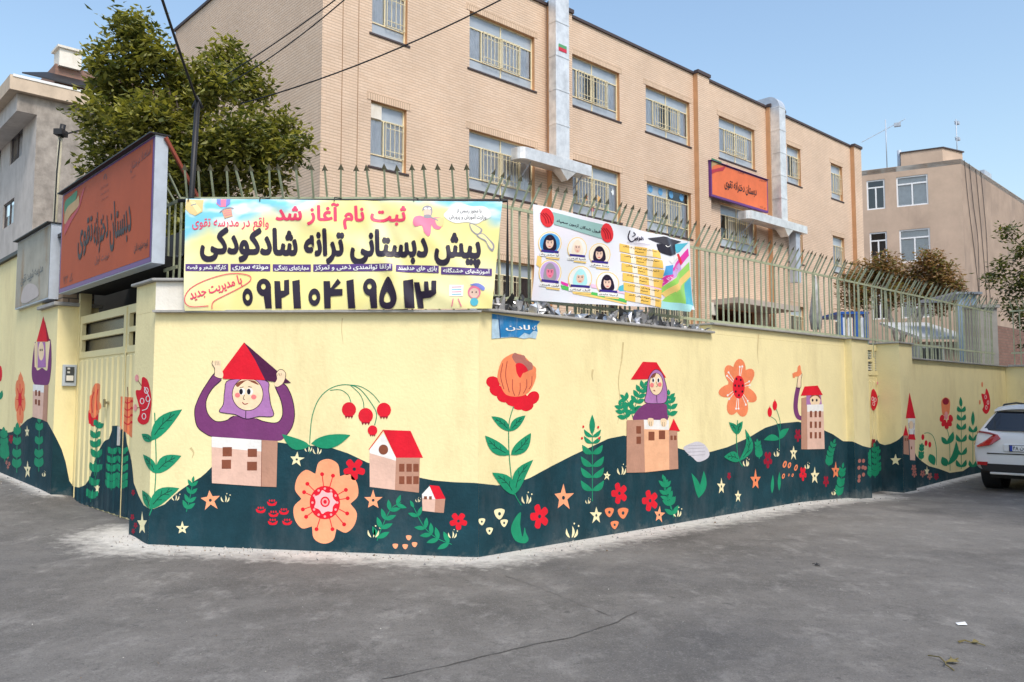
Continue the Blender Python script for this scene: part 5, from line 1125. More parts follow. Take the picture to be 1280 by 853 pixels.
P.poly(K2((370, 235), (520, 240), (520, 320), (460, 335), (380, 300)), cap); P.poly(K2((300, 188), (420, 175), (575, 215), (470, 262)), M('print_cap_top', (.06, .06, .075), .35)); stroke(P, K2((430, 250), (445, 262), (475, 245)), .8, vw); P.build('graduation_cap', cb)
P = Paint(surfR, .006, .0004, warpR)
stroke(P, K2((155, 125), (150, 180), (175, 215), (205, 190)), 1.2, vb); stroke(P, K2((180, 140), (195, 160), (175, 175)), .9, vb); P.text('تقوی', vb, K2((195, 165), (260, 180), (260, 215), (190, 205)), .03); stroke(P, K2((140, 218), (310, 245)), .5, pgr); P.build('school_emblem', cb)
# ------------------------------------------------------------------ blue street sign
t = thing('street_sign', 'small torn blue street name sign at the top of the wall corner', 'sign', R, .3, 0, 2.2)
ss = [(R, 0, None, None)]
P = Paint(ss, .006, .0006); K = Z(600, 360, 4.267)
sb = M('enamel_blue', (.025, .21, .48), .4, .25, 6, dirt=(.55, .62, .7), dirt_amt=.5, dscale=9); sb2 = M('enamel_pale', (.45, .62, .75), .5, .3, 12)
P.poly(K((62, 138), (320, 178), (300, 205), (305, 240), (296, 272), (262, 266), (235, 272), (180, 262), (60, 272)), sb2)
P.poly(K((62, 138), (318, 178), (300, 200), (306, 235), (285, 228), (262, 250), (235, 240), (205, 265), (150, 262), (108, 264), (100, 170), (62, 165)), sb)
stroke(P, K((98, 165), (106, 268)), 1.2, M('enamel_dark', (.01, .06, .2), .5)); P.text('لادن', vw, K((135, 195), (262, 200), (262, 232), (135, 230)), .02); P.text('ک', vw, K((275, 200), (292, 202), (290, 225), (275, 222)), .02)
P.build('sign_plate', t)
# ------------------------------------------------------------------ big orange school sign at the left
OY = -.04
def signbox(name, label, px4, fr, y, dep, face, inner, border, side, cap, group=None, right=None):
    q = [fr.px(*p, y) for p in px4]; s0 = (q[0][0] + q[3][0]) / 2; s1 = (q[1][0] + q[2][0]) / 2; z1 = (q[0][1] + q[1][1]) / 2; z0 = (q[2][1] + q[3][1]) / 2
    t = thing(name, label, 'sign', fr, (s0 + s1) / 2, y, z0, group)
    mb = MB(); mb.box(fr, s0, s1, y, y + dep, z0, z1); mb.build('sign_case', side, t)
    P = MB()
    def rect(a, b, c, d, o, m_, nme): r = MB(); r.add([fr.w(a, y - o, c), fr.w(b, y - o, c), fr.w(b, y - o, d), fr.w(a, y - o, d)], [(0, 1, 2, 3)]); return r.build(nme, m_, t, recalc=False)
    if border: rect(s0 + .01, s1 - .01, z0 + .01, z1 - .01, .003, border, 'border'); rect(s0 + .01 + inner, s1 - .01 - inner, z0 + .01 + inner * 1.2, z1 - .01 - inner * .5, .005, face, 'sign_face')
    else: rect(s0 + .02, s1 - .02, z0 + .02, z1 - .02, .003, face, 'sign_face')
    if cap: mb = MB(); mb.box(fr, s0 - .03, s1 + .02, y - .06, y + dep + .02, z1 + .002, z1 + .016); mb.build('rain_cap', cap, t)
    return t, s0, s1, z0, z1
os_ = M('sign_orange', (.44, .085, .028), .65, .12, 1.5); os2 = M('sign_orange_faded', (.78, .17, .055), .5, .15, 1.5); pb = M('sign_purple', (.13, .035, .20), .4)
t, s0, s1, z0, z1 = signbox('school_sign', 'large orange Persian school sign with purple border above the double gate', [(78, 245), (193, 168), (191, 330), (74, 366)], L, OY, .13, os_, .045, pb, zinc_dull, black)
so = [(L, OY, None, None)]; K = Z(70, 160, 4.062); ink = M('sign_ink', (.035, .018, .02), .5); ink2 = M('sign_ink_faded', (.17, .04, .03), .5)
P = Paint(so, .008, .0004)
P.text('دبستان', ink, K((272, 390), (380, 335), (388, 575), (278, 630)), .025)
P.build('word', t); P = Paint(so, .008, .0004); P.text('دخترانه', ink, K((192, 450), (266, 388), (268, 600), (197, 655)), .025); P.build('word', t)
P = Paint(so, .008, .0004); P.text('تقوی', ink, K((112, 495), (188, 445), (190, 610), (115, 675)), .025); P.build('word', t)
for tx, mm, qd, of in (('استعداد درخشان', ink2, K((378, 180), (485, 85), (487, 140), (382, 232)), .008), ('شهرستان', ink2, K((385, 248), (408, 232), (408, 245), (386, 262)), 0),
    ('جمهوری اسلامی ایران', ink2, K((230, 300), (270, 275), (270, 293), (230, 318)), 0), ('وزارت آموزش و پرورش', ink2, K((230, 330), (272, 305), (272, 323), (230, 348)), 0), ('آموزش و پرورش', ink2, K((232, 360), (270, 338), (270, 352), (232, 376)), 0),
    ('کوچه شهید لادن', ink, K((398, 590), (470, 565), (472, 610), (400, 645)), .01), ('نوبت اول', ink2, K((200, 655), (272, 630), (272, 668), (200, 700)), .01), ('کد ۱۲۳', ink2, K((40, 755), (85, 735), (88, 775), (42, 795)), .01)):
    P = Paint(so, .008, .0004); P.text(tx, mm, qd, of); P.build('small_lettering', t)
P = Paint(so, .008, .0004); stroke(P, K((247, 262), (250, 245), (255, 235), (260, 250), (258, 262)), 1.0, ink2); P.build('emblem', t)
P = Paint(so, .0075, .0003); fg = M('flag_green', (.04, .22, .09), .5); fy = M('flag_sand', (.50, .30, .12), .5); fr_ = M('flag_red', (.45, .03, .05), .5)
P.poly(spline(K((48, 380), (80, 345), (110, 320), (105, 360), (85, 385), (60, 410), (48, 450))), fg); P.poly(spline(K((48, 440), (65, 400), (105, 365), (118, 345), (118, 395), (80, 440), (48, 490))), fy); P.poly(spline(K((46, 545), (50, 490), (90, 440), (118, 395), (135, 330), (150, 300), (135, 360), (120, 410), (85, 470), (55, 530))), fr_); P.build('flag_ribbon', t)
# small orange sign on the school
t, s0, s1, z0, z1 = signbox('school_sign', 'small orange Persian sign with purple border on the school front', [(888, 196), (960, 230), (960, 266), (889, 246)], F, -.3, .1, os2, .06, pb, pb, pb)
K = Z(880, 190, 10.03); sf = [(F, -.3, None, None)]
for tx, mm, qd, of in (('دبستان دخترانه تقوی', ink, K((255, 330), (655, 450), (655, 580), (255, 470)), .02), ('جمهوری اسلامی ایران', ink2, K((420, 235), (500, 255), (500, 290), (420, 270)), 0), ('آموزش و پرورش', ink2, K((690, 330), (780, 350), (780, 390), (690, 370)), 0), ('کد ۱۲۳', ink2, K((700, 680), (770, 700), (770, 720), (700, 700)), 0)):
    P = Paint(sf, .012, .001); P.text(tx, mm, qd, of); P.build('lettering', t)
P = Paint(sf, .011, .001); P.poly(K((90, 75), (220, 130), (215, 165), (120, 150), (90, 200)), fg); P.poly(K((95, 110), (180, 150), (110, 180), (92, 215)), fy); P.poly(K((95, 225), (240, 190), (300, 140), (235, 240), (150, 250), (95, 280)), fr_); P.build('flag_ribbon', t)
# weathered grey sign
gsm = M('weathered_sign', (.40, .375, .31), .7, .25, 2, dirt=(.30, .17, .07), dirt_amt=1.0, dscale=3.2)
t, s0, s1, z0, z1 = signbox('old_sign', 'weathered grey Persian sign with rust stains left of the orange sign', [(21, 305), (63, 279), (62, 373), (20, 387)], L, -.06, .14, gsm, 0, None, zinc_dull, black)
K = Z(10, 270, 6.56); P = Paint([(L, -.06, None, None)], .006, .0005)
P.text('مدرسه شهید تقوی', vb, K((105, 500), (290, 380), (290, 480), (108, 585)), .01); P.poly(spline(K((110, 700), (130, 600), (180, 555), (240, 580), (255, 650), (200, 690), (150, 715))), M('sign_pale_patch', (.50, .44, .42), .6)); P.build('faded_lettering', t)
# ------------------------------------------------------------------ the mural
HILL = [(-30, 545), (0, 536), (8.4, 541), (14, 540), (24, 533), (32, 525), (39.4, 521), (49, 522), (57.7, 527.7), (66, 542), (76, 560), (84, 582.6), (88.6, 605), (93, 608.5), (100, 610), (107.6, 607), (113.4, 598), (117, 582), (120.8, 567.5), (129.6, 551), (137, 548.4), (138.6, 532.5), (145.7, 532), (156, 541), (158, 555.8), (163, 570),
        (165.6, 586.5), (167.7, 604), (175, 621.7), (180.9, 632), (186.7, 635.8), (192.6, 637), (207, 630.5), (222, 616), (236.5, 605.6), (254, 595), (262, 586), (300, 556), (346.3, 553), (371.7, 556.5), (409.7, 558.7), (435, 567), (460.3, 579), (525, 597.4), (542.7, 600.9), (568, 603), (593, 603.8),
        (622.8, 607), (642.5, 604.4), (662, 597.8), (688.4, 583.4), (714.7, 570), (737.6, 559.4), (760.6, 548.5), (780, 544.7), (812, 550), (846, 560), (858.5, 563.5), (886.6, 565.5), (909, 559.3), (934.5, 548), (957, 535), (973.8, 529.7), (999, 527.2), (1030.5, 538), (1041.5, 543), (1053.8, 551.7), (1066, 552), (1078.5, 557.8), (1088, 560),
        (1097, 548.5), (1098, 554), (1105.5, 556.6), (1113, 555), (1122.8, 550.4), (1129, 544.3), (1136, 545), (1144.5, 570), (1150, 576), (1159.7, 583), (1173.8, 587), (1185.5, 591.6), (1202, 589.3), (1211.3, 583), (1221, 579), (1240, 577), (1300, 580)]
def hz_(px):
    for (a, b), (c, d) in zip(HILL, HILL[1:]):
        if a <= px <= c: return b + (d - b) * (px - a) / (c - a)
    return 560
def pxof(fr, y, s):
    x, yy, _ = fr.w(s, y, 0); Y = yy * CT - (H - .8) * ST; return CX + FPX * x / Y
def hill(fr, y, s0, s1, parent, zb=None, lift=.0009, name='painted_hill'):
    n = max(3, int((s1 - s0) / .05)); mb = MB(); vs = []
    for i in range(n + 1):
        s = s0 + (s1 - s0) * i / n; px = pxof(fr, y, s); zt = fr.px(px, hz_(px), y)[1]; zb_ = -.4 if zb is None else zb
        vs += [fr.w(s, y - lift, zb_), fr.w(s, y - lift, max(zt, zb_ + .02))]
    mb.add(vs, [(2 * i, 2 * i + 2, 2 * i + 3, 2 * i + 1) for i in range(n)]); mb.build(name, c_teal, parent, recalc=False)
PS1 = Fr(R.w(SP1, 0)[:2], AL); PS2 = Fr(R.w(SP2, .3)[:2], AL)
hill(L, 0, -9.5, SLP + .0009, wl); hill(IF, 0, -.0009, .27, wl)
hill(L, 0, -.56, .0, wb); hill(B, 0, 0, BL, wb); hill(R, 0, 0, SP1, wr); hill(PS1, 0, 0, .12, wr, lift=.0015); hill(R, -.12, SP1 - .0015, SP1b, wr)
hill(PS2, 0, 0, .42, w2, lift=.0015); hill(R, -.12, SP2 - .0015, SP2b, w2); hill(R, 0, SP2b, SE, w2)
GS = []; prof = []; prev = gx0 + .06      # gate surfaces: flat strips and raised ribs
for a, b, q in GRIBS:
    GS.append((L, GR, prev, a - q)); GS.append((L, GR - .009, a - q, a, (lambda s_, a=a, q=q: GR - .018 * (s_ - a + q) / q))); GS.append((L, GR - .018, a, b)); GS.append((L, GR - .009, b, b + q, (lambda s_, b=b, q=q: GR - .018 * (1 - (s_ - b) / q)))); prof += [(prev, GR), (a - q, GR), (a, GR - .018), ((a + b) / 2, GR - .018), (b, GR - .018)]; prev = b + q
GS.append((L, GR, prev, gx1)); prof += [(prev, GR), (gx1, GR)]; GS = [g for g in GS if g[3] > g[2] + .002]
prof = [p for i, p in enumerate(prof) if i == 0 or p[0] > prof[i - 1][0] + 1e-4]
mbh = MB(); vs = []
for s, y in prof:
    px = pxof(L, y, s); vs += [L.w(s, y - .0012, GB + .021), L.w(s, y - .0012, max(GB + .03, L.px(px, hz_(px), y)[1]))]
mbh.add(vs, [(2 * i, 2 * i + 2, 2 * i + 3, 2 * i + 1) for i in range(len(prof) - 1)])
mbh.build('painted_hill', c_teal, ga, recalc=False)
hill(L, GR - .022, gxm - .022, gxm + .022, ga, zb=GB); hill(L, GR - .02, gx0 - .02, gx0 + .05, ga, zb=GB - .2)
DR = [(R, .30, SP1b, SP2)]; hill(R, .27, SP1b + .0, SP2, dr, zb=-.149)
SB = [(B, 0, 0, BL)]; SBL = [(L, 0, -.56, 0), (B, 0, 0, BL)]; SR = [(R, 0, 0, SP1)]; SLW = [(L, 0, -12, SLP)]; SR2 = [(R, 0, SP2b, SE)]; SRP = SR + [(PS1, 0, 0, .12), (R, -.12, SP1, SP1b)]; SP2S = [(PS2, 0, 0, .42), (R, -.12, SP2, SP2b)] + SR2
def mk(surf): return Paint(surf, .0022, .00022)
def star(P, cx, cy, r, m, xs=1.0, rot=0.0, dot=True, inner=.42):
    pts = []
    for i in range(10):
        a = rot - math.pi / 2 + math.pi * i / 5; rr = r * (1 if i % 2 == 0 else inner) * (1 + .08 * math.sin(i * 3.7 + cx)); pts.append((cx + rr * math.cos(a) * xs, cy + rr * math.sin(a)))
    P.poly(pts, m)
    if dot: P.poly(ell(cx, cy, r * .15 * xs, r * .15, n=10), c_teal)
def rflower(P, cx, cy, r, m, xs=1.0, n=5, rot=.3):
    pts = []
    for i in range(n):
        a = rot + 2 * math.pi * i / n
        for da, rr in ((-.46, .72), (-.27, .98), (.05, 1.04), (.30, .97), (.48, .70), (2 * math.pi / n / 2, .55)): pts.append((cx + r * rr * math.cos(a + da) * xs, cy + r * rr * math.sin(a + da)))
    P.poly(spline(pts, 3), m); P.poly(ell(cx, cy, r * .17 * xs, r * .17, n=10), c_teal)
def leaf(P, x0, y0, x1, y1, wd, m=None, vein=True, bend=0.0):
    m = m or c_green; dx, dy = x1 - x0, y1 - y0; d = math.hypot(dx, dy); nx, ny = -dy / d, dx / d; up, dn = [], []
    for i in range(9):
        t = i / 8; w_ = wd * .5 * math.sin(math.pi * t ** .85) ** .9; b = bend * math.sin(math.pi * t) * d; c = (x0 + dx * t + nx * b, y0 + dy * t + ny * b); up.append((c[0] + nx * w_, c[1] + ny * w_)); dn.append((c[0] - nx * w_, c[1] - ny * w_))
    P.poly(up + dn[::-1][1:-1], m)
    if vein:
        f = lambda t, o: (x0 + dx * t + nx * (bend * math.sin(math.pi * t) * d + o), y0 + dy * t + ny * (bend * math.sin(math.pi * t) * d + o))
        stroke(P, [f(.15, 0), f(.45, 0), f(.8, 0)], max(.7, wd * .055), c_dgreen, hold=True)
        for t, o in ((.3, .25), (.45, -.28), (.55, .25), (.65, -.2)): stroke(P, [f(t, 0), f(t + .12, o * wd)], max(.6, wd * .045), c_dgreen, hold=True)
        P.k += 1
def sprig(P, pts, n, ln, wd, m=None, tip=True, both=True, a0=.8, xs=1.0, shrink=.25):
    m = m or c_green; q = spline(pts, 8, False); stroke(P, q, 1.0, m, smooth=False)
    for i in range(n):
        t = (i + .6) / n * .92; k = int(t * (len(q) - 1)); p, r = q[k], q[min(k + 1, len(q) - 1)]; an = math.atan2(r[1] - p[1], r[0] - p[0])
        l_ = 1.3 * ln * (1 - shrink * t)
        for sg in ((-1, 1) if both else ((-1) ** i,)):
            a = an + sg * a0; leaf(P, p[0], p[1], p[0] + l_ * math.cos(a) * xs, p[1] + l_ * math.sin(a), 1.3 * wd * (1 - shrink * t), m, vein=False)
    if tip: p, r = q[-2], q[-1]; an = math.atan2(r[1] - p[1], r[0] - p[0]); leaf(P, r[0], r[1], r[0] + ln * .8 * math.cos(an), r[1] + ln * .8 * math.sin(an), wd * .8, m, vein=False)
def squig(P, x, y, h, m=None, xs=1.0, n=2):
    m = m or c_star
    for x0, x1, hh in ((-.16, -.50, .8), (.05, .10, 1.0), (.25, .62, .75)): leaf(P, x + x0 * h * xs, y, x + x1 * h * xs, y - h * hh, h * .2, m, vein=False, bend=.12 if x1 > 0 else -.12)
    P.poly(ell(x + .75 * h * xs, y - h * 1.0, h * .09 * xs, h * .09, n=8), m); P.poly(ell(x + .3 * h * xs, y - h * 1.2, h * .08 * xs, h * .08, n=8), m)
def done(P, name, parent): P.build(name, parent)
def one(surf, parent, name, fn, *a, **k): P = mk(surf); fn(P, *a, **k); P.build(name, parent)
def outline(P, pts, wd=1.0, closed=True, m=None): q = spline(pts, 4, closed); stroke(P, q + ([q[0]] if closed else []), wd, m or c_black, smooth=False)
def windows(P, rects, m=None):
    for a, b, c, d in rects: P.poly([(a, b), (c, b), (c, d), (a, d)], m or c_brown, hold=True)
    P.k += 1
# --- corner wall: girl lifting the red roof
K = Z(240, 420, 6.093); P = mk(SB)
P.poly(spline(K((170, 285), (90, 400), (40, 500), (20, 580), (40, 690), (110, 750), (160, 770), (400, 800), (640, 800), (700, 780), (760, 700), (782, 600), (765, 480), (725, 390), (690, 362)) + K((635, 392), (680, 500), (690, 600), (650, 660), (560, 655), (490, 630), (320, 610), (260, 645), (180, 650), (120, 590), (108, 500), (150, 410), (225, 335))), c_purple)
outline(P, K((170, 285), (90, 400), (40, 500), (20, 580), (40, 690), (110, 750), (160, 770)), .9, False); outline(P, K((225, 335), (150, 410), (108, 500), (120, 590), (180, 650), (260, 645), (320, 610)), .9, False)
outline(P, K((690, 362), (725, 390), (765, 480), (782, 600), (760, 700), (700, 780)), .9, False); outline(P, K((635, 392), (680, 500), (690, 600), (650, 660), (560, 655), (490, 630)), .9, False)
P.build('painted_arms', wb); P = Paint(SB, .0042, .00022)
P.poly(spline(K((290, 335), (250, 420), (240, 520), (208, 575), (260, 590), (330, 600), (415, 633), (510, 615), (620, 610), (600, 520), (585, 420), (560, 340))), c_lilac); outline(P, K((290, 335), (250, 420), (240, 520), (208, 575), (260, 590), (330, 600), (415, 633), (510, 615), (620, 610), (600, 520), (585, 420), (560, 340)), .9)
P.poly(K(*ell(425, 445, 115, 122, 0, 26)), c_skin); outline(P, K(*ell(425, 445, 117, 124, 0, 14)), .8)
P.poly(spline(K((335, 370), (370, 345), (425, 338), (480, 345), (510, 375), (460, 355), (420, 340), (380, 365), (350, 390))), c_brown)
for x in (383, 442): P.poly(K(*ell(x, 425, 25, 27)), c_white); P.poly(K(*ell(x - 8, 425, 14, 22)), c_black)
for x, y in ((348, 452), (472, 466)): P.poly(K(*ell(x, y, 20, 18)), c_blush)
stroke(P, K((402, 450), (392, 478), (405, 485)), .7, c_black); stroke(P, K((385, 505), (400, 520), (428, 515)), .9, c_dred); stroke(P, K((412, 568), (410, 632)), .8, c_black)
stroke(P, K((365, 395), (395, 388)), .5, c_black); stroke(P, K((430, 385), (458, 392)), .5, c_black)
P.build('painted_face', wb); P = Paint(SB, .006, .00022)
P.poly(K((398, 50), (230, 275), (238, 328), (575, 338), (480, 180)), c_red); P.poly(K((398, 50), (755, 358), (690, 362), (560, 340), (480, 180)), c_dpurple); P.build('painted_roof', wb)
P = Paint(SB, .0075, .0002)
P.poly(spline(K((172, 300), (175, 250), (155, 215), (160, 190), (175, 200), (180, 182), (190, 190), (200, 180), (208, 192), (222, 190), (222, 240), (240, 290), (232, 322), (200, 318)), 3), c_skin); outline(P, K((172, 300), (175, 250), (155, 215), (160, 190)), .7, False)
for x in (178, 192, 206): stroke(P, K((x, 195), (x + 2, 225)), .45, c_black)
P.poly(spline(K((628, 370), (650, 330), (645, 285), (660, 262), (690, 258), (715, 285), (712, 320), (690, 365), (650, 388)), 3), c_skin); outline(P, K((645, 285), (660, 262), (690, 258), (715, 285), (712, 320)), .7, False)
for x in (660, 672, 684): stroke(P, K((x, 285), (x - 6, 305)), .45, c_black)
P.build('painted_hands', wb)
K = Z(160, 400, 2.842)
P = Paint(SB, .0065, .00022)
P.poly(K((298, 415), (476, 427), (474, 592), (299, 580)), c_beige); P.poly(K((298, 415), (476, 427), (475, 468), (298, 452)), c_white); P.poly(K((476, 427), (532, 430), (528, 594), (474, 592)), c_beige2); stroke(P, K((476, 427), (474, 592)), .7, c_brown)
windows(P, [K(q)[0] + K(r)[0] for q, r in (((337, 452), (370, 485)), ((334, 497), (367, 529)), ((426, 458), (459, 487)), ((424, 504), (459, 535)))]); P.build('painted_house', wb)
# plant across the corner
P = Paint(SBL, .0022, .0002)
stroke(P, K((95, 330), (98, 420), (100, 520), (92, 640), (76, 695)), 1.3, c_green)
for x0, y0, x1, y1, w_, b in ((82, 430, 193, 318, 22, .08), (98, 545, 190, 483, 20, .1), (78, 672, 183, 598, 21, .12), (85, 432, 50, 405, 11, 0), (98, 545, 55, 478, 12, -.05), (80, 672, 52, 605, 12, -.05)): a, c = K((x0, y0))[0], K((x1, y1))[0]; leaf(P, *a, *c, w_ * .85, bend=-b)
P.build('painted_plant', wb)
P = Paint([(L, 0, -.56, 0)], .0022, .00025); K3 = Z(90, 440, 3.412)
P.poly(spline(K3((300, 110), (322, 120), (335, 165), (340, 210), (335, 260), (325, 300), (300, 310), (280, 290), (290, 250), (272, 170), (295, 160))), c_red); 
for x, y in ((300, 210), (318, 165), (308, 275), (325, 200)): outline(P, K3(*ell(x, y, 8, 12, 0, 8)), .9, True, c_white)
stroke(P, K3((300, 250), (322, 240), (335, 200)), 1.0, c_white); stroke(P, K3((310, 150), (330, 190)), 1.0, c_white)
stroke(P, K3((278, 115), (298, 145)), .8, c_brown); P.poly(K3(*ell(278, 112, 8, 15)), c_pink); stroke(P, K3((275, 240), (300, 235)), .8, c_brown); P.poly(K3(*ell(272, 238, 7, 15)), c_pink); P.build('painted_flower', wb)
for x, y, r in ((262, 600, 13), (258, 705, 14), (272, 740, 13), (262, 765, 12)): one([(L, 0, -.56, 0)], wb, 'painted_flower', rflower, *K3((x, y))[0], r / 3.4, c_dred, .6)
one(SBL, wb, 'painted_star', star, *K3((300, 735))[0], 15, c_star, .42, 0, False)
one(SB, wb, 'painted_star', star, 228, 660.5, 8.5, c_star)
one(SB, wb, 'painted_star', star, 263, 625.5, 13.5, c_coral2, .95, -.1)
one(SB, wb, 'painted_star', star, 371, 574.5, 9.5, c_star, 1, .1); one(SB, wb, 'painted_star', star, 466.5, 625.5, 12.5, c_coral2, .95)
one(SB, wb, 'painted_sprig', sprig, [(233, 640), (238, 620), (241, 603)], 4, 10, 4.2, None, True, True, .7)
for x, y, h in ((219, 626, 8), (281, 628, 9), (385, 565, 8), (396, 568, 9), (522, 628, 5), (466, 672, 12), (565, 673, 9)): one(SB, wb, 'painted_grass', squig, x, y, h)
for x, y in ((326, 638), (340, 629), (355, 640), (342, 643), (341, 653), (359, 653)):
    P = mk(SB); P.poly(spline([(x - 6, y - 2), (x, y + 1), (x + 6, y - 2), (x + 4, y + 3), (x - 4, y + 3)], 3), c_red)
    for d in (-3, 0, 3): P.poly(ell(x + d, y - 3, 1.1, 1.6, n=6), c_red, hold=True)
    P.build('painted_bud', wb)
# large coral flower
K = Z(340, 440, 3.158); P = mk(SB)
pet = []
for i in range(6):
    a = -math.pi / 2 + i * math.pi / 3 + .08
    for da, rr in ((-.5, .78), (-.3, 1.0), (0, 1.06), (.3, 1.0), (.5, .78)): pet.append((213 + 128 * rr * math.cos(a + da), 590 + 158 * rr * math.sin(a + da)))
P.poly(spline(K(*pet), 4), c_coral2)
for x, y in ((198, 483), (241, 489), (140, 521), (292, 545), (127, 554), (299, 578), (122, 622), (135, 651), (297, 638), (176, 700), (239, 700), (285, 681)):
    stroke(P, K((211, 592), (x, y)), 1.1, c_red, hold=True); P.poly(K(*ell(x, y, 8, 8, n=10)), c_red, hold=True)
P.k += 1; P.poly(K(*ell(209, 595, 60, 66, n=24)), c_red)
for i in range(12): a = i * math.pi / 6; P.poly(K(*ell(209 + 49 * math.cos(a), 595 + 55 * math.sin(a), 5, 5, n=8)), c_pink, hold=True)
P.k += 1; pq = []
for i in range(7):
    a = i * 2 * math.pi / 7
    for da, rr in ((-.3, .85), (0, 1.05), (.3, .85)): pq.append((209 + 44 * rr * math.cos(a + da), 593 + 46 * rr * math.sin(a + da)))
P.poly(spline(K(*pq), 3), M('paint_pale_pink', (.86, .50, .50), .65)); P.poly(K(*ell(210, 592, 19, 21)), c_red); P.poly(K(*ell(210, 592, 13, 15)), c_pink); P.poly(K(*ell(210, 592, 7, 8)), c_red); P.build('painted_flower', wb)
# hanging berries
P = mk(SB); stroke(P, K((150, 400), (150, 340), (160, 250), (190, 180), (240, 140), (300, 130), (350, 150), (400, 215), (413, 250), (405, 290)), 1.1, c_green)
for pts in (((230, 152), (270, 150), (300, 170), (312, 200)), ((310, 132), (345, 165), (360, 195), (363, 222)), ((300, 130), (350, 137), (395, 165), (425, 200))): stroke(P, K(*pts), .9, c_green)
for x, y, r in ((304, 228, 28), (370, 252, 29), (442, 230, 28), (397, 310, 19)):
    P.poly(K(*ell(x, y, r, r * 1.05)), c_red)
    for d in (-.4, 0, .4): P.poly(K((x + (d - .2) * r, y + r * .9), (x + (d + .2) * r, y + r * .9), (x + d * r, y + r * 1.3)), c_dred, hold=True)
    P.k += 1
a, b = K((150, 372), (40, 325)); leaf(P, *a, *b, 14, vein=False, bend=-.12); a, b = K((155, 362), (310, 328)); leaf(P, *a, *b, 17, vein=False, bend=.05); P.build('painted_berries', wb)
for x, y, r, m_ in ((325, 463, 42, c_red), (736, 668, 34, c_red)): one(SB, wb, 'painted_flower', rflower, *K((x, y))[0], r / 3.158, m_)
P = mk(SB)
P.poly(K((385, 385), (440, 320), (490, 418), (485, 545), (386, 533)), c_beige); P.poly(K((385, 385), (440, 320), (490, 418), (489, 430), (386, 400)), c_white); P.poly(K((490, 415), (584, 415), (580, 556), (485, 545)), c_beige2); P.poly(K((438, 308), (547, 312), (596, 418), (490, 418)), c_red); stroke(P, K((383, 386), (440, 308)), 1.1, c_red, smooth=False)
P.poly(K(*ell(440, 386, 19, 20)), c_brown); windows(P, [K(q)[0] + K(r)[0] for q, r in [((x, y), (x + 21, y + 31)) for x in (502, 531, 558) for y in (442, 491)]]); P.build('painted_house', wb)
P = mk(SB); P.poly(K((592, 562), (622, 530), (645, 582), (642, 633), (594, 627)), c_beige); P.poly(K((592, 562), (622, 530), (645, 582), (594, 578)), c_white); P.poly(K((645, 580), (684, 580), (678, 636), (642, 633)), c_beige2); P.poly(K((622, 526), (660, 530), (685, 580), (645, 582)), c_red); windows(P, [K(q)[0] + K(r)[0] for q, r in (((600, 570), (612, 582)), ((620, 570), (631, 583)))]); P.build('painted_house', wb)
one(SB, wb, 'painted_sprig', sprig, K((415, 745), (435, 690), (470, 620), (510, 595)), 5, 13, 5, None, False, True, .75)
one(SB, wb, 'painted_sprig', sprig, K((710, 760), (650, 735), (600, 690), (560, 615)), 5, 13, 5, None, True, True, .8)
for x, y in ((487, 766), (526, 768), (540, 733), (563, 760)): one(SB, wb, 'painted_petal', lambda P, x, y: P.poly(spline(K((x - 11, y - 6), (x, y - 9), (x + 11, y - 5), (x + 4, y + 10), (x - 6, y + 8)), 3), c_coral2), x, y)
# --- right wall
K = Z(600, 430, 3.709); P = mk(SR)
for x, y, a_ in ((60, 178, .3), (75, 215, .5), (110, 245, .2), (150, 262, 0), (180, 280, 0), (215, 285, -.2), (245, 250, -.9), (190, 255, 0)): P.poly(K(*ell(x, y, 33, 27, a_, 14)), c_red, hold=True)
P.k += 1; P.poly(spline(K((95, 195), (80, 150), (100, 80), (140, 50), (165, 45), (200, 55), (240, 95), (260, 120), (245, 180), (215, 230), (170, 245), (120, 235))), c_coral); P.poly(spline(K((148, 60), (160, 42), (180, 50), (205, 55), (215, 75), (240, 90), (243, 115), (225, 140), (190, 110), (165, 90))), c_mauve); P.poly(spline(K((165, 95), (190, 90), (215, 110), (222, 135), (200, 135), (185, 158), (168, 130))), c_red)
P.poly(spline(K((160, 100), (170, 140), (188, 158), (205, 135), (250, 120), (258, 160), (225, 225), (170, 243), (130, 200))), c_coral)
for pts in (((105, 90), (95, 150), (110, 210)), ((125, 80), (118, 150), (135, 225)), ((150, 165), (150, 210), (160, 240)), ((185, 180), (185, 215), (178, 240)), ((215, 165), (215, 200), (200, 230)), ((240, 150), (238, 190), (225, 210))): stroke(P, K(*pts), .7, c_dred, hold=True)
P.k += 1; stroke(P, K((155, 290), (135, 360), (132, 450), (138, 560), (155, 680), (190, 748)), 1.1, c_green)
for x0, y0, x1, y1, w_, b in ((138, 405, 52, 336, 11, .05), (138, 405, 210, 332, 11, -.05), (138, 515, 22, 425, 15, -.08), (142, 515, 235, 413, 15, .08), (158, 700, 55, 597, 16, .1), (160, 695, 245, 537, 15, -.12)): a, c = K((x0, y0))[0], K((x1, y1))[0]; leaf(P, *a, *c, w_, bend=b)
P.build('painted_flower', wr)
K = Z(590, 420, 3.048)
P = mk(SR); P.poly(spline(K((185, 672), (160, 700), (148, 740), (165, 780), (200, 790), (215, 775), (205, 750), (200, 730), (192, 765), (183, 720))), c_green); P.build('painted_leaves', wr)
for x, y, r, m_, rot, xs in ((348, 617, 52, c_coral2, 0, .75), (473, 684, 35, c_star, 0, .7), (514, 533, 19, c_star, .1, .75), (713, 682, 33, c_coral2, .1, .65)): one(SR, wr, 'painted_star', star, *K((x, y))[0], r / 3.048, m_, xs, rot)
for x, y, r in ((257, 688, 46), (561, 600, 40), (678, 628, 40)): one(SR, wr, 'painted_flower', rflower, *K((x, y))[0], r / 3.048, c_red, .75, rot=.6)
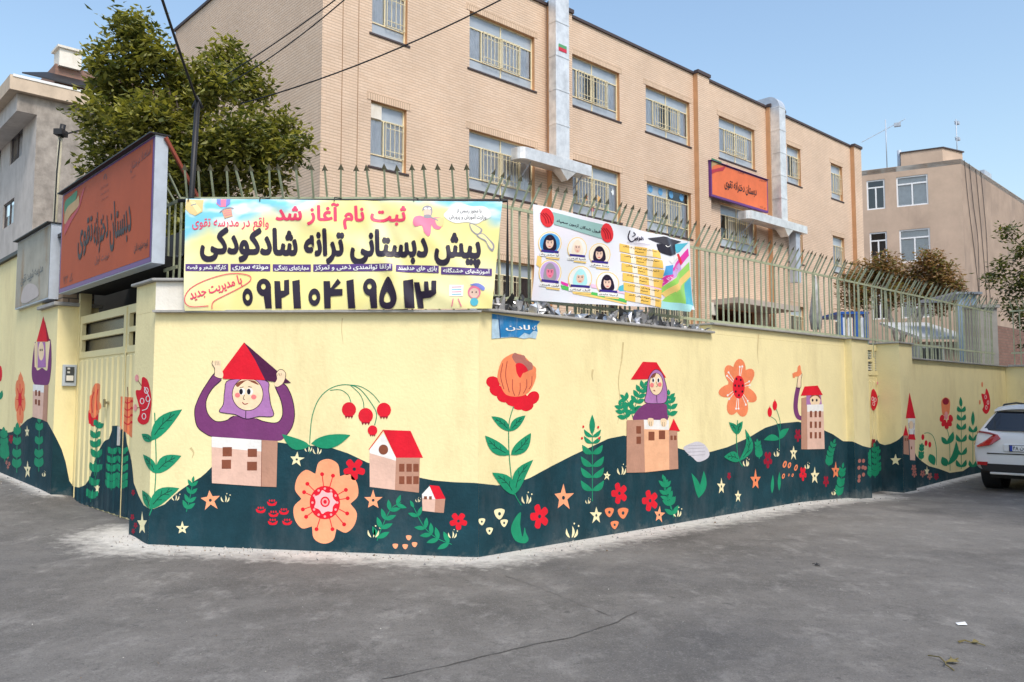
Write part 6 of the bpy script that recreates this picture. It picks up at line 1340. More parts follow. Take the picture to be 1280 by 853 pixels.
for x, y, r, m_ in ((37, 708, 13, c_star), (66, 743, 13, c_star), (104, 678, 20, c_star), (122, 713, 14, c_star), (523, 672, 17, c_coral), (575, 675, 20, c_coral), (543, 720, 15, c_coral)):
    P = mk(SR); P.poly(spline(K((x - r, y - r * .6), (x, y - r), (x + r, y - r * .7), (x + r * .6, y + r * .5), (x, y + r * 1.1), (x - r * .7, y + r * .5)), 3), m_); P.poly(K(*ell(x, y, r * .28, r * .35, n=8)), c_teal); P.build('painted_petal', wr)
for x, y, h in ((205, 640, 12), (378, 770, 15), (440, 640, 6), (568, 530, 11), (780, 690, 10)): one(SR, wr, 'painted_grass', squig, *K((x, y))[0], h, None, .8)
P = mk(SR); stroke(P, K((458, 630), (458, 400), (457, 350)), 1.0, c_green)
for i, (y, ln) in enumerate(((590, 52), (540, 52), (498, 52), (450, 46), (410, 38), (385, 38))):
    for sg in (-1, 1): a, b = K((458, y), (458 + sg * ln * .85, y - ln * .75)); leaf(P, *a, *b, 7.5 if i < 4 else 5, vein=False, bend=sg * .12)
a, b = K((457, 375), (457, 300)); leaf(P, *a, *b, 7, vein=False)
for x, y in ((480, 348), (423, 346), (418, 390), (483, 390)): P.poly(K(*ell(x, y, 4, 5, n=8)), c_red, hold=True)
P.build('painted_plant', wr)
one(SR, wr, 'painted_sprig', sprig, K((768, 690), (755, 640), (740, 600), (735, 560)), 5, 11, 4.5, None, True, True, .8, .9)
# woman in the tower
K = Z(760, 440, 5.33)
for pts, n_ in ((((165, 440), (150, 380), (130, 330), (110, 310)), 3), (((170, 400), (190, 330), (215, 260), (240, 225)), 5), (((125, 450), (100, 400), (85, 360)), 3), (((400, 440), (415, 380), (410, 330), (405, 290)), 4)): one(SR, wr, 'painted_sprig', sprig, K(*pts), n_, 9.5, 5, None, True, True, .9)
P = Paint(SR, .0045, .00022); P.poly(K((230, 66), (322, 70), (385, 172), (255, 182), (150, 185)), c_red)
P.poly(spline(K((168, 452), (185, 400), (225, 360), (270, 340), (330, 345), (385, 350), (392, 400), (390, 455), (280, 455))), c_purple); P.poly(spline(K((315, 118), (280, 150), (262, 200), (255, 270), (245, 335), (320, 345), (382, 335), (392, 270), (380, 200), (355, 140))), c_lilac); outline(P, K((315, 118), (280, 150), (262, 200), (255, 270), (245, 335), (320, 345), (382, 335), (392, 270), (380, 200), (355, 140)), .7)
P.poly(K(*ell(318, 215, 44, 72, 0, 20)), c_skin); outline(P, K(*ell(318, 215, 45, 73, 0, 12)), .6); P.poly(spline(K((285, 165), (300, 150), (318, 143), (310, 165), (292, 180)), 3), c_brown)
for x in (300, 335): P.poly(K(*ell(x, 190, 11, 18)), c_white); P.poly(K(*ell(x - 2, 190, 6, 13)), c_black)
for x, y in ((290, 222), (342, 218)): P.poly(K(*ell(x, y, 13, 15)), c_blush)
stroke(P, K((320, 200), (326, 228), (318, 232)), .5, c_black); stroke(P, K((300, 255), (312, 262)), .9, c_dred); stroke(P, K((320, 290), (324, 340)), .6, c_black); P.build('painted_woman', wr)
P = Paint(SR, .0075, .00022); P.poly(K((122, 455), (235, 452), (243, 803), (120, 805)), c_beige2); P.poly(K((235, 452), (403, 455), (405, 785), (243, 803)), c_orange); P.poly(K((235, 452), (403, 455), (403, 520), (238, 515)), c_white); P.poly(K((403, 525), (458, 525), (465, 780), (405, 785)), c_beige2); P.poly(K((434, 445), (403, 522), (476, 528)), c_red)
windows(P, [K(q)[0] + K(r)[0] for q, r in (((185, 495), (216, 545)), ((186, 565), (216, 613)), ((266, 532), (306, 590)), ((335, 524), (377, 582)), ((412, 558), (427, 588)), ((436, 558), (453, 588)))])
for x, y in ((262, 445), (348, 448)):
    P.poly(spline(K((x, y), (x + 36, y), (x + 36, y + 40), (x + 24, y + 52), (x + 12, y + 50), (x + 2, y + 35)), 3), c_skin)
    for d in (10, 22): stroke(P, K((x + d, y + 20), (x + d, y + 48)), .4, c_black)
P.build('painted_tower', wr)
K = Z(760, 420, 3.554)
P = mk(SR); P.poly(spline(K((335, 495), (375, 475), (400, 470), (430, 485), (450, 520), (440, 545), (400, 560), (375, 540), (350, 520)), 4), c_lgrey)
for y in (487, 500, 515, 530): stroke(P, K((355, y + 2), (430, y - 2)), .5, pgr)
P.build('painted_cloud', wr)
P = mk(SR)
for x1, y1, w_ in ((370, 610, 7), (425, 600, 8)): a, b = K((402, 720), (x1, y1)); leaf(P, *a, *b, w_, vein=False, bend=.08)
P.build('painted_leaves', wr)
one(SR, wr, 'painted_sprig', sprig, K((280, 770), (265, 720), (250, 680), (245, 640)), 3, 9, 4, None, True, True, .8, .9)
# coral daisy
K = Z(880, 440, 4.267); P = mk(SR)
for i in range(7):
    a = -math.pi / 2 + .1 + i * 2 * math.pi / 7; P.poly(K(*ell(183 + 48 * math.cos(a), 195 + 98 * math.sin(a), 34, 60, a - math.pi / 2 if False else math.atan2(98 * math.sin(a), 48 * math.cos(a)) + math.pi / 2, 18)), c_coral, hold=True)
P.k += 1; P.poly(K(*ell(182, 190, 55, 95)), c_coral)
for x, y in ((190, 80), (203, 78), (130, 110), (122, 128), (240, 158), (243, 178), (222, 282), (232, 262), (183, 303), (170, 303), (125, 232), (133, 252)): stroke(P, K((183, 190), (x, y)), .7, c_white, hold=True); P.poly(K(*ell(x, y, 5, 6, n=8)), c_white, hold=True)
P.k += 1; P.poly(K(*ell(184, 188, 32, 62)), c_red)
for x, y in ((172, 145), (195, 150), (165, 180), (185, 182), (205, 180), (168, 212), (203, 212), (185, 232)): P.poly(K(*ell(x, y, 5, 7, n=8)), c_black, hold=True)
P.k += 1; stroke(P, K((178, 365), (172, 450), (180, 560), (205, 612)), 1.0, c_green)
for x0, y0, x1, y1, w_, b in ((175, 440, 132, 375, 8, .1), (178, 440, 205, 370, 8, -.1), (190, 580, 105, 560, 13, .15), (185, 585, 218, 412, 10, .22)): a, c = K((x0, y0))[0], K((x1, y1))[0]; leaf(P, *a, *c, w_, bend=b)
P.build('painted_flower', wr)
P = mk(SR); stroke(P, K((402, 520), (400, 430), (385, 370), (355, 345)), .7, c_green); stroke(P, K((402, 430), (405, 370), (385, 305)), .7, c_green)
for x, y in ((350, 322), (377, 287)): P.poly(K(*ell(x, y, 12, 26)), c_red); P.poly(K((x - 3, y - 22), (x + 3, y - 22), (x, y - 36)), c_red)
for x1, y1 in ((318, 470), (452, 408)): a, c = K((402, 465))[0], K((x1, y1))[0]; leaf(P, *a, *c, 8, vein=False, bend=.12 if x1 < 400 else -.1)
P.build('painted_tulips', wr)
for x, y, r, m_ in ((477, 540, 42, c_star), (590, 662, 48, c_star), (92, 718, 46, c_star), (181, 770, 36, c_star), (274, 685, 58, c_coral), (702, 635, 48, c_coral)): one(SRP, wr, 'painted_star', star, *K((x, y))[0], r / 4.267, m_, .5)
for x, y, r in ((340, 575, 45), (500, 445, 35), (527, 650, 38), (133, 662, 20), (650, 690, 30)): one(SR, wr, 'painted_flower', rflower, *K((x, y))[0], r / 4.267, c_dred if x != 527 else c_red, .5)
for x, y, r in ((430, 600, 20), (455, 605, 17), (490, 618, 18), (423, 663, 15), (452, 657, 8), (472, 658, 10)): one(SR, wr, 'painted_petal', lambda P, x, y, r: (P.poly(K(*ell(x, y, r * .5, r, .3, 10)), c_coral), P.poly(K(*ell(x, y, r * .18, r * .5, .3, 8)), c_teal)), x, y, r)
for pts, n_, ln in ((((295, 570), (290, 530), (285, 490)), 4, 8), (((665, 610), (672, 550), (690, 490)), 5, 8), (((715, 770), (728, 700), (738, 620)), 6, 9)): one(SRP, wr, 'painted_sprig', sprig, K(*pts), n_, ln, 3.6, None, True, True, .7, .7)
for x, y in ((362, 755), (400, 740)): P = mk(SR); a, c = K((x, y), (x + (5 if x < 380 else 2), y - 100)); leaf(P, *a, *c, 4, vein=False); P.build('painted_leaves', wr)
for x, y, h in ((222, 612, 9), (385, 560, 8), (548, 625, 7), (690, 765, 6)): one(SR, wr, 'painted_grass', squig, *K((x, y))[0], h, None, .6)
# woman holding a bird, tall house
P = mk(SR); stroke(P, K((502, 190), (492, 240), (488, 300), (500, 345), (525, 355)), 5.5, c_purple); P.poly(K((495, 190), (515, 190), (517, 150), (522, 120), (512, 112), (502, 130)), c_skin); outline(P, K((495, 190), (515, 190), (517, 150), (522, 120), (512, 112), (502, 130)), .6)
P.poly(spline(K((472, 135), (478, 112), (495, 105), (500, 80), (512, 72), (516, 95), (520, 115), (505, 130), (488, 132))), c_coral); P.poly(K((470, 115), (490, 112), (484, 138), (474, 140)), c_coral)
P.poly(K((518, 248), (550, 240), (552, 520), (518, 520)), c_beige2); P.poly(K((545, 232), (622, 228), (628, 285), (545, 285)), c_lilac); P.poly(K(*ell(592, 258, 28, 34)), c_skin); P.poly(spline(K((562, 250), (575, 228), (592, 222), (612, 230), (622, 255), (605, 238), (590, 234), (575, 240)), 3), c_brown)
for x in (578, 600): P.poly(K(*ell(x, 258, 5, 8, n=8)), c_black, hold=True)
P.k += 1; P.poly(K((548, 282), (635, 280), (642, 518), (550, 520)), c_beige); P.poly(K((548, 282), (635, 280), (636, 318), (549, 320)), c_white); P.poly(K((535, 185), (605, 180), (632, 230), (515, 234)), c_red)
windows(P, [K(q)[0] + K(r)[0] for q, r in [((x, y), (x + 12, y + 34)) for x in (563, 588, 611) for y in (315, 372, 428)]]); P.build('painted_tall_house', wr)
K = Z(980, 420, 4.063)
for x, y in ((383, 635), (403, 635), (380, 670), (400, 668), (412, 672), (382, 715), (403, 705), (380, 735)): one(SRP, wr, 'painted_petal', lambda P, x, y: P.poly(K(*ell(x, y, 8, 11, .2, 8)), c_mauve), x, y)
one(SRP, wr, 'painted_sprig', sprig, K((437, 720), (440, 650), (437, 600)), 5, 8, 3.5, None, True, True, .7, .5)
# small door and far wall
P = Paint([(R, .27, SP1b, SP2)], .0025, .0003); P.poly(spline(K((442, 290), (455, 270), (472, 300), (475, 340), (458, 378), (443, 365)), 4), c_red)
for x, y in ((450, 320), (462, 325), (455, 345)): outline(P, K(*ell(x, y, 5, 10, 0, 6)), .5, True, c_white)
stroke(P, K((472, 315), (495, 290)), .6, c_green); P.poly(K(*ell(496, 285, 5, 8, n=8)), c_pink); P.poly(K(*ell(474, 240, 4, 9, n=8)), c_pink); P.poly(K((446, 525), (462, 525), (462, 565), (446, 565)), c_dred); P.build('painted_flower', dr)
one([(R, .27, SP1b, SP2)], dr, 'painted_sprig', sprig, K((462, 720), (460, 640), (458, 570)), 5, 9, 4, None, True, True, .7, .5); one([(R, .27, SP1b, SP2)], dr, 'painted_sprig', sprig, K((480, 700), (480, 640), (478, 580)), 4, 7, 3, None, True, True, .7, .5)
one(SP2S, w2, 'painted_star', star, *K((567, 632))[0], 7.5, c_star, .95, 0, False)
K = Z(1080, 420, 4.265); P = mk(SP2S)
P.poly(K((210, 530), (235, 530), (240, 635), (210, 630)), c_beige2); P.poly(K((222, 475), (208, 532), (236, 532)), c_red); P.poly(K((233, 440), (272, 440), (270, 540), (240, 540)), c_white); P.poly(K((242, 302), (222, 440), (274, 440)), c_red); P.poly(K(*ell(250, 475, 12, 22)), c_skin); P.poly(K((240, 550), (270, 552), (272, 665), (245, 662)), c_beige); P.poly(K((238, 525), (268, 525), (274, 555), (234, 552)), c_red)
for y in (465, 500): stroke(P, K((238, y), (240, y + 30)), .5, c_purple); stroke(P, K((266, y), (264, y + 30)), .5, c_purple)
windows(P, [K(q)[0] + K(r)[0] for q, r in (((216, 545), (222, 560)), ((226, 545), (232, 560)), ((249, 590), (255, 605)))]); P.build('painted_towers', w2)
P = mk(SR2)
for x, y, a_ in ((415, 440, .2), (425, 465, .4), (440, 480, 0), (455, 465, -.4), (462, 440, -.2)): P.poly(K(*ell(x, y, 12, 20, a_, 10)), c_red, hold=True)
P.k += 1; P.poly(spline(K((413, 345), (435, 328), (457, 345), (457, 390), (450, 420), (420, 420), (413, 385))), c_coral); P.poly(spline(K((418, 345), (435, 330), (452, 345), (445, 365), (425, 365)), 3), c_dred); P.poly(K(*ell(437, 425, 10, 22)), c_pink); stroke(P, K((440, 490), (455, 560), (458, 720)), .6, c_green)
for x0, y0, x1, y1, w_, b in ((440, 578, 412, 538, 6, 0), (440, 578, 475, 510, 7, .1), (440, 695, 415, 645, 9, 0), (445, 690, 490, 560, 8, .15)): a, c = K((x0, y0))[0], K((x1, y1))[0]; leaf(P, *a, *c, w_, vein=False, bend=b)
P.build('painted_flower', w2)
P = mk(SR2); stroke(P, K((518, 710), (518, 450), (518, 380)), .7, c_green)
for y, ln in ((700, 40), (635, 42), (565, 40), (500, 34), (450, 32), (405, 30)):
    for sg in (-1, 1): a, b = K((518, y), (518 + sg * ln * .65, y - ln)); leaf(P, *a, *b, 5, vein=False, bend=sg * .15)
a, b = K((517, 380), (513, 325)); leaf(P, *a, *b, 4, vein=False); P.build('painted_plant', w2)
P = mk(SR2); stroke(P, K((580, 700), (580, 500)), .7, c_green)
for y, ln in ((700, 36), (560, 36), (515, 36)):
    for sg in (-1, 1): a, b = K((580, y), (580 + sg * ln * .5, y - ln)); leaf(P, *a, *b, 4.5, vein=False, bend=sg * .15)
a, b = K((580, 480), (580, 400)); leaf(P, *a, *b, 4.5, vein=False); P.build('painted_plant', w2)
P = mk(SR2); stroke(P, K((385, 690), (385, 600), (370, 540), (345, 518), (320, 520)), .7, c_green)
for x, y in ((313, 540), (330, 572), (350, 580)): P.poly(K(*ell(x, y, 8, 16, n=10)), c_red)
a, b = K((350, 630), (375, 690)); leaf(P, *a, *b, 9, vein=False); P.build('painted_berries', w2)
one(SR2, w2, 'painted_sprig', sprig, K((303, 665), (305, 620), (307, 590)), 4, 6, 3, None, True, True, .7, .7)
one(SR2, w2, 'painted_star', star, *K((335, 722))[0], 6.5, c_star, .5, 0, False)
for x, y in ((265, 705), (350, 748), (385, 750), (268, 735), (312, 735)): one(SP2S, w2, 'painted_flower', rflower, *K((x, y))[0], 4.5, c_mauve if x < 360 else c_dred, .7)
P = mk(SR2); K = Z(1180, 470, 5.69); P.poly(spline(K((300, 90), (322, 140), (328, 220), (310, 265), (290, 268), (272, 240), (282, 210), (265, 130), (290, 130))), c_red)
for x, y in ((295, 150), (312, 190), (300, 225)): outline(P, K(*ell(x, y, 6, 14, 0, 6)), .5, True, c_white)
P.poly(K(*ell(254, 188, 6, 18, n=8)), c_coral); P.poly(K(*ell(270, 62, 6, 20, n=8)), c_coral); P.build('painted_flower', w2)
# --- left wall and gate
K = Z(0, 380, 3.554); P = mk(SLW)
P.poly(K((163, 168), (193, 55), (222, 168)), c_red); P.poly(K((200, 75), (222, 168), (210, 168)), c_dred)
P.poly(spline(K((155, 175), (145, 250), (142, 320), (155, 358), (185, 365), (215, 358), (226, 310), (230, 240), (226, 165), (218, 165), (215, 240), (210, 295), (188, 285), (165, 295), (158, 250), (160, 180))), c_purple); P.poly(K((168, 170), (202, 170), (205, 282), (168, 284)), c_lilac); P.poly(K(*ell(184, 210, 13, 42)), c_skin); P.poly(K((154, 175), (165, 172), (162, 285), (155, 280)), c_skin); P.poly(K((216, 165), (224, 165), (212, 290), (206, 285)), c_skin)
for x in (180, 188): P.poly(K(*ell(x, 205, 2.5, 6, n=6)), c_black, hold=True)
P.build('painted_girl', wl); P = Paint(SLW, .005, .0003)
P.poly(K((148, 358), (198, 362), (190, 515), (146, 502)), c_beige); P.poly(K((148, 358), (198, 362), (196, 395), (148, 388)), c_white); P.poly(K((198, 362), (216, 360), (210, 525), (190, 515)), c_beige2); windows(P, [K(q)[0] + K(r)[0] for q, r in (((158, 383), (166, 408)), ((172, 386), (181, 410)), ((157, 424), (166, 447)), ((171, 427), (180, 452)))]); P.build('painted_house', wl)
P = mk(SLW)
for i in range(7):
    a = i * 2 * math.pi / 7 - math.pi / 2; P.poly(K(*ell(90 + 14 * math.cos(a), 425 + 75 * math.sin(a), 10, 40, 0, 12)), c_coral, hold=True)
P.k += 1; P.poly(K((90, 300), (103, 330), (90, 555), (78, 520)), c_coral)
for i in range(8): a = i * math.pi / 4; stroke(P, K((90, 425), (90 + 16 * math.cos(a), 425 + 70 * math.sin(a))), .9, c_red, hold=True)
P.k += 1; P.poly(K(*ell(90, 425, 8, 30)), c_red); P.build('painted_flower', wl)
P = mk(SLW); P.poly(K(*ell(2, 310, 8, 35)), c_red); leaf(P, 0, 500, 3, 488, 5, vein=False); P.build('painted_flower', wl)
for x, y, r in ((121, 568, 28), (123, 738, 42)): one(SLW, wl, 'painted_star', star, *K((x, y))[0], r / 3.554, c_star, .38, 0)
for pts in (((75, 750), (76, 640), (78, 560)), ((173, 745), (174, 640), (176, 530)), ((22, 700), (20, 640), (18, 580))): one(SLW, wl, 'painted_sprig', sprig, K(*pts), 4, 12, 6, None, True, True, .6, .55)
for x, y, r in ((50, 600, 20), (35, 680, 10), (30, 705, 10), (42, 710, 10), (36, 725, 10)): one(SLW, wl, 'painted_flower', rflower, *K((x, y))[0], r / 3.554, c_dred if y < 650 else c_mauve, .5)
one(SLW, wl, 'painted_grass', squig, *K((195, 768))[0], 6, None, .5)
K = Z(90, 440, 3.412)
def gp(name, fn): P = Paint(GS, .0022, .0002); fn(P); P.build(name, ga)
def gfl(P):
    P.poly(spline(K((72, 250), (85, 255), (100, 235), (112, 250), (110, 300), (95, 318), (78, 310), (70, 285))), c_red); P.poly(spline(K((98, 138), (120, 140), (120, 190), (122, 240), (108, 270), (90, 282), (75, 250), (78, 200), (85, 170))), c_coral)
    for pts in (((95, 170), (85, 210), (88, 260)), ((112, 160), (105, 200), (108, 250))): stroke(P, K(*pts), 1.2, c_red)
gp('painted_flower', gfl)
def gfl2(P):
    P.poly(K((208, 190), (262, 195), (262, 372), (232, 345), (206, 330)), c_coral); stroke(P, K((238, 150), (240, 200)), 1.0, c_brown); stroke(P, K((238, 200), (236, 340)), 1.2, c_red)
    for y in (220, 250, 280, 310): stroke(P, K((222, y - 12), (238, y), (256, y - 12)), 1.3, c_red)
    for y in (210, 240, 270, 300):
        for x in (220, 256): P.poly(K(*ell(x, y, 5, 6, n=8)), c_red, hold=True)
gp('painted_flower', gfl2)
def gsp(pts, n_): return lambda P: sprig(P, K(*pts), n_, 12, 6, None, False, True, .7, .75)
for pts, n_ in ((((95, 530), (105, 440), (100, 360), (120, 300)), 5), (((168, 590), (170, 500), (175, 410)), 5), (((212, 590), (216, 500), (218, 410)), 5), (((80, 640), (95, 560), (120, 460)), 3)): gp('painted_sprig', gsp(pts, n_))
gp('painted_star', lambda P: star(P, *K((108, 582))[0], 7.5, c_star, .5, 0, False))

# faint run marks and patches on the yellow paint
st1 = M('paint_old_stain', (.66, .53, .28), .8, .25, 8, spec=.2)
for surf, par, pts, wd in ((SR, wr, ((779, 428), (777, 450), (773, 476), (775, 505), (772, 530)), 2.2), (SR, wr, ((741, 462), (740, 470), (741, 476)), 3.0), (SB, wb, ((428, 398), (427, 412), (429, 430)), 1.6), (SR, wr, ((948, 418), (947, 440), (948, 455)), 1.6), (SB, wb, ((238, 560), (242, 566), (240, 573)), 3.2)):
    P = Paint(surf, .0006, .0001); stroke(P, list(pts), wd, st1, taper=True); P.build('paint_stain', par)
# ------------------------------------------------------------------ white car at the right edge
def make_car():
    A = ground_pt(1214, 605, -.06); base = Fr(A, AR)
    # car frame: u from rear to front along the lane, v across (0 at the left flank), up z
    p = R.px(1214, 600)[0]
    rs = 13.1
    d = math.radians(0); cf = Fr((0, 0), AR - math.pi / 2)      # local X = across (left to right seen from behind), Y = forward
    zg = -.06; Wd = 1.80
    # rear left corner chosen so that the flank stands a little off the wall
    lc = CARLC
    cf = Fr(lc, AR - math.pi / 2 + CARROT)
    t = thing('parked_car', 'white hatchback car parked tail first at the right end of the mural wall', 'car', cf, Wd / 2, 2.1, zg)
    paint = M('car_white', (.78, .79, .80), .22, .02, 1, spec=.6); glassm = M('car_glass', (.012, .013, .016), .08, .1, 2, spec=.9); plast = M('car_black_plastic', (.022, .022, .024), .55); tyre = M('tyre_rubber', (.02, .02, .02), .85); redl = M('tail_lamp_red', (.45, .01, .015), .12, .15, 8, spec=.8); chrome = M('chrome', (.6, .6, .6), .15, metal=1)
    c = Wd / 2
    # stations: (y, [(half width, z) from sill up to roof centre])
    ST_ = [(0.02, [(.72, .42), (.80, .46), (.84, .60), (.84, .72), (.78, .80), (.70, .82), (.40, .82), (0, .82)]),
           (0.06, [(.76, .33), (.86, .40), (.885, .60), (.885, .74), (.84, .95), (.80, 1.00), (.45, 1.02), (0, 1.02)]),
           (0.16, [(.78, .30), (.88, .38), (.90, .60), (.90, .80), (.87, 1.00), (.80, 1.08), (.45, 1.11), (0, 1.12)]),
           (0.36, [(.78, .30), (.89, .38), (.90, .60), (.90, .85), (.87, 1.03), (.74, 1.28), (.45, 1.37), (0, 1.39)]),
           (0.52, [(.78, .30), (.89, .38), (.90, .60), (.90, .86), (.87, 1.05), (.68, 1.42), (.45, 1.50), (0, 1.515)]),
           (1.20, [(.78, .28), (.89, .36), (.90, .60), (.90, .88), (.87, 1.03), (.66, 1.46), (.45, 1.54), (0, 1.555)]),
           (2.20, [(.78, .26), (.89, .34), (.90, .58), (.90, .88), (.86, 1.00), (.66, 1.46), (.45, 1.54), (0, 1.56)]),
           (2.90, [(.78, .26), (.89, .34), (.90, .58), (.90, .86), (.86, .97), (.70, 1.24), (.45, 1.33), (0, 1.35)]),
           (3.35, [(.78, .26), (.88, .34), (.90, .58), (.89, .84), (.85, .93), (.72, 1.00), (.45, 1.04), (0, 1.06)]),
           (4.00, [(.76, .26), (.86, .34), (.88, .56), (.86, .76), (.80, .84), (.70, .90), (.45, .94), (0, .95)]),
           (4.25, [(.70, .28), (.78, .36), (.80, .52), (.78, .64), (.70, .72), (.60, .76), (.40, .78), (0, .79)])]
    def pt(st, k, sg): hw, z = st[1][k]; return cf.w(c + sg * hw, st[0], zg + z)
    import bmesh
    mb = MB(); vs = []; K_ = 8; row = 2 * K_ - 1
    for st in ST_:
        for k in range(K_): vs.append(pt(st, k, -1))
        for k in range(K_ - 2, -1, -1): vs.append(pt(st, k, 1))
    fs = [(i * row + j, (i + 1) * row + j, (i + 1) * row + j + 1, i * row + j + 1) for i in range(len(ST_) - 1) for j in range(row - 1)]
    fs += [tuple(range(row)), tuple((len(ST_) - 1) * row + j for j in range(row))[::-1]]
    fs += [(i * row, i * row + row - 1, (i + 1) * row + row - 1, (i + 1) * row) for i in range(len(ST_) - 1)]
    mb.add(vs, fs, 0, True); body = mb.build('body', paint, t)
    sm = body.modifiers.new('s', 'SUBSURF'); sm.levels = 2; sm.render_levels = 2
    # a surface lookup on the control cage for things laid on the tail
    def tail(v, z):       # y at half width offset v and height z
        best = None
        for a, b in zip(ST_[:5], ST_[1:5]):
            def prof(st):
                for (w0, z0), (w1, z1) in zip(st[1][3:], st[1][4:]):
                    if w1 <= abs(v) <= w0: q = (w0 - abs(v)) / (w0 - w1 + 1e-9); return z0 + (z1 - z0) * q
                return st[1][-1][1]
            za, zb = prof(a), prof(b)
            if za <= z <= zb: return a[0] + (b[0] - a[0]) * (z - za) / (zb - za + 1e-9)
        return .02
    def patch(name, pts, m_, lift, parent=t, n=5, thick=.02):
        """closed outline in (v, z) filled as a raised piece on the tail"""
        mb = MB(); q = pts; f_ = [cf.w(c + v, tail(v, z) - lift, zg + z) for v, z in q]; b_ = [cf.w(c + v, tail(v, z) - lift + thick + .03, zg + z) for v, z in q]; N = len(q)
        mb.add(f_ + b_, [tuple(range(N))] + [(i, (i + 1) % N, N + (i + 1) % N, N + i) for i in range(N)]); return mb.build(name, m_, parent, recalc=True)
    # rear window as a strip grid
    mb = MB(); vs = []; n = 12
    for j in range(5):
        z = 1.06 + (1.40 - 1.06) * j / 4; hw = .76 - .19 * j / 4
        for i in range(n + 1):
            v = -hw + 2 * hw * i / n; vs.append(cf.w(c + v, .10 + (z - 1.03) * .82 + .10 * (abs(v) / .76) ** 3 - .065, zg + z))
    mb.add(vs, [(j * (n + 1) + i, j * (n + 1) + i + 1, (j + 1) * (n + 1) + i + 1, (j + 1) * (n + 1) + i) for j in range(4) for i in range(n)], 0, True); mb.build('rear_window', glassm, t, recalc=False)
    mb = MB(); vs = []
    for (y, z) in ((.29, 1.445), (.30, 1.475), (.55, 1.53), (.55, 1.50)):
        for i in range(9): v = -.62 + 1.24 * i / 8; vs.append(cf.w(c + v, y + .08 * (abs(v) / .62) ** 3, zg + z - .05 * (abs(v) / .62) ** 3))
    mb.add(vs, [((j % 4) * 9 + i, (j % 4) * 9 + i + 1, ((j + 1) % 4) * 9 + i + 1, ((j + 1) % 4) * 9 + i) for j in range(4) for i in range(8)]); mb.build('roof_spoiler', paint, t)
    for sg in (-1, 1):
        # side glass
        mb = MB(); a = [(.60, 1.10, .865), (2.75, 1.04, .85), (2.35, 1.40, .70), (1.2, 1.44, .68), (.75, 1.40, .70)]
        mb.add([cf.w(c + sg * (w_ + .006), y, zg + z) for y, z, w_ in a], [(0, 1, 2, 3, 4)]); mb.build('side_window', glassm, t, recalc=False)
        # tail lamps wrapping the corner
        mb = MB(); o = [(.44, .92, .07), (.50, .99, .07), (.64, 1.03, .08), (.78, 1.05, .10), (.885, 1.03, .32), (.908, .92, .36), (.90, .80, .20), (.80, .76, .04), (.60, .80, .02)]
        f_ = [cf.w(c + sg * v * 1.005, y - .055, zg + z) for v, z, y in o]; b_ = [cf.w(c + sg * (v - .03), y + .10, zg + z) for v, z, y in o]; N = len(o)
        mb.add(f_ + b_, [tuple(range(N))] + [(i, (i + 1) % N, N + (i + 1) % N, N + i) for i in range(N)]); tl = mb.build('tail_lamp', redl, t)
        mb = MB(); mb.box(cf, c + sg * .56 - .04, c + sg * .56 + .04, .00, .02, zg + .90, zg + .95); mb.build('lamp_segment', M('lamp_clear', (.5, .12, .12), .15), tl)
        mb = MB(); mb.box(cf, c + sg * .74 - .08, c + sg * .74 + .08, -.012, .03, zg + .44, zg + .50); mb.build('reflector', redl, t)
        # roof rail, mirror
        mb = MB(); mb.tube([cf.w(c + sg * .60, .75, zg + 1.44), cf.w(c + sg * .60, .88, zg + 1.52), cf.w(c + sg * .60, 1.6, zg + 1.55), cf.w(c + sg * .60, 2.3, zg + 1.52), cf.w(c + sg * .60, 2.45, zg + 1.42)], .018, 6); mb.build('roof_rail', plast, t)
        mb = MB(); mb.box(cf, c + sg * .98 - .09, c + sg * .98 + .09, 2.55, 2.65, zg + 1.0, zg + 1.14); mb.build('mirror', paint, t, bevel=.03)
        for yw in (.78, 3.42):
            r_ = .325; mb = MB(); n = 28; x0, x1 = sg * .68, sg * .895; vs = []
            for x_, rr in ((x0, r_ - .02), (x0 + sg * .02, r_), (x1 - sg * .03, r_), (x1, r_ - .03), (x1, r_ * .66)):
                for k in range(n): a = 2 * math.pi * k / n; vs.append(cf.w(c + x_, yw + rr * math.cos(a), zg + r_ + rr * math.sin(a)))
            mb.add(vs, [(j * n + k, j * n + (k + 1) % n, (j + 1) * n + (k + 1) % n, (j + 1) * n + k) for j in range(4) for k in range(n)] + [tuple(range(n))[::-1]], 0, True); wh = mb.build('wheel', tyre, t)
            mb = MB(); vs = []
            for k in range(n): a = 2 * math.pi * k / n; vs.append(cf.w(c + x1 - sg * .01, yw + r_ * .66 * math.cos(a), zg + r_ + r_ * .66 * math.sin(a)))
            mb.add(vs, [tuple(range(n))]); mb.build('rim', chrome, wh)
            mb = MB(); vs = []
            for x_ in (sg * .60, sg * .902):
                for k in range(n): a = 2 * math.pi * k / n; vs.append(cf.w(c + x_, yw + .37 * math.cos(a), zg + .33 + .37 * math.sin(a)))
            mb.add(vs, [(k, (k + 1) % n, n + (k + 1) % n, n + k) for k in range(n)], 0, True); mb.build('wheel_arch', plast, t)
    mb = MB(); pl = [(-.80, .50), (-.68, .47), (.68, .47), (.80, .50), (.74, .36), (.60, .33), (-.60, .33), (-.74, .36)]
    mb.add([cf.w(c + v, .0, zg + z) for v, z in pl] + [cf.w(c + v, .12, zg + z) for v, z in pl], [tuple(range(8))] + [(i, (i + 1) % 8, 8 + (i + 1) % 8, 8 + i) for i in range(8)]); mb.build('lower_bumper', plast, t)
    mb = MB(); mb.box(cf, c - .62, c + .62, -.015, .06, zg + .285, zg + .325); mb.build('skid_trim', zinc, t, bevel=.01)
    mb = MB(); mb.box(cf, c - .66, c + .66, .012, .05, zg + .645, zg + .662); mb.build('tailgate_seam', black, t)
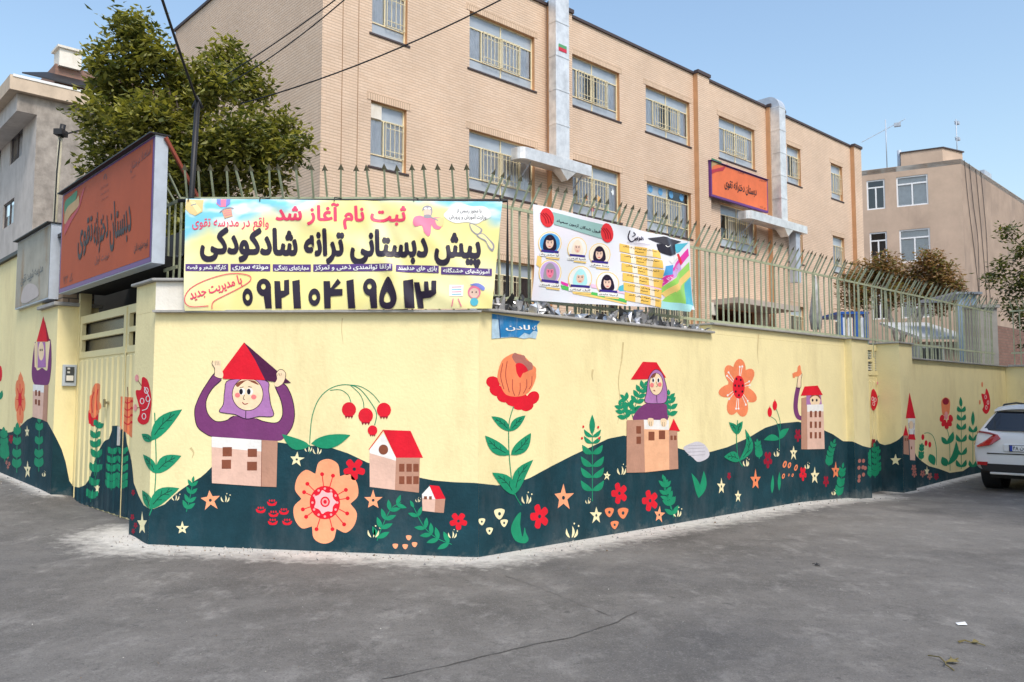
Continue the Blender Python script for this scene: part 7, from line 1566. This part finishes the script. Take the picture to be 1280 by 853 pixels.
    mb = MB(); mb.box(cf, c - .40, c + .40, .004, .06, zg + .69, zg + .83); mb.build('plate_recess', paint, t, bevel=.02)
    mb = MB(); mb.box(cf, c - .30, c + .30, -.006, .003, zg + .70, zg + .815); pl_ = mb.build('number_plate', black, t)
    mb = MB(); mb.box(cf, c - .285, c + .285, -.010, -.0065, zg + .708, zg + .807); mb.build('plate_face', white_f, pl_)
    mb = MB(); mb.box(cf, c - .285, c - .245, -.013, -.0105, zg + .708, zg + .807); mb.build('plate_band', M('plate_blue', (.02, .06, .4), .4), pl_)
    def ptxt(s_, v0, v1):
        V, Fs, b = text_geo(s_, .02); mb = MB(); mb.add([cf.w(c + v0 + (v1 - v0) * (v[0] - b[0]) / (b[2] - b[0]), -.0135 - v[2], zg + .722 + .07 * (v[1] - b[1]) / (b[3] - b[1])) for v in V], Fs); mb.build('plate_lettering', black, pl_, recalc=False)
    ptxt('۴۸', -.235, -.15); ptxt('ن', -.13, -.07); ptxt('۲۶۵', -.04, .14); ptxt('۱۱', .19, .26)
    mb = MB(); n = 16; vs = [cf.w(c + .035 * math.cos(2 * math.pi * k / n), .055 + (.0 if True else 0), zg + .945 + .035 * math.sin(2 * math.pi * k / n)) for k in range(n)]; vs += [cf.w(c + .035 * math.cos(2 * math.pi * k / n), .0, zg + .945 + .035 * math.sin(2 * math.pi * k / n)) for k in range(n)]
    mb.add(vs, [tuple(range(n, 2 * n))] + [(k, (k + 1) % n, n + (k + 1) % n, n + k) for k in range(n)]); mb.build('badge', chrome, t)
    mb = MB(); mb.tube([cf.w(c, .06, zg + 1.05), cf.w(c - .03, .09, zg + 1.10), cf.w(c + .42, .11, zg + 1.13)], .012, 5); mb.box(cf, c - .05, c + .05, .03, .10, zg + 1.03, zg + 1.07); mb.build('rear_wiper', plast, t)
    mb = MB(); mb.tube([cf.w(c + .45, .5, zg + .30), cf.w(c + .45, .03, zg + .28)], .03, 8); mb.build('exhaust', chrome, t)
    mb = MB(); mb.box(cf, c - .7, c + .7, .3, 4.0, zg + .2, zg + .30); mb.build('underbody', plast, t)
_l = at(1215, 560, 15.0); CARLC = (_l[0], _l[1]); CARROT = math.radians(0)
make_car()
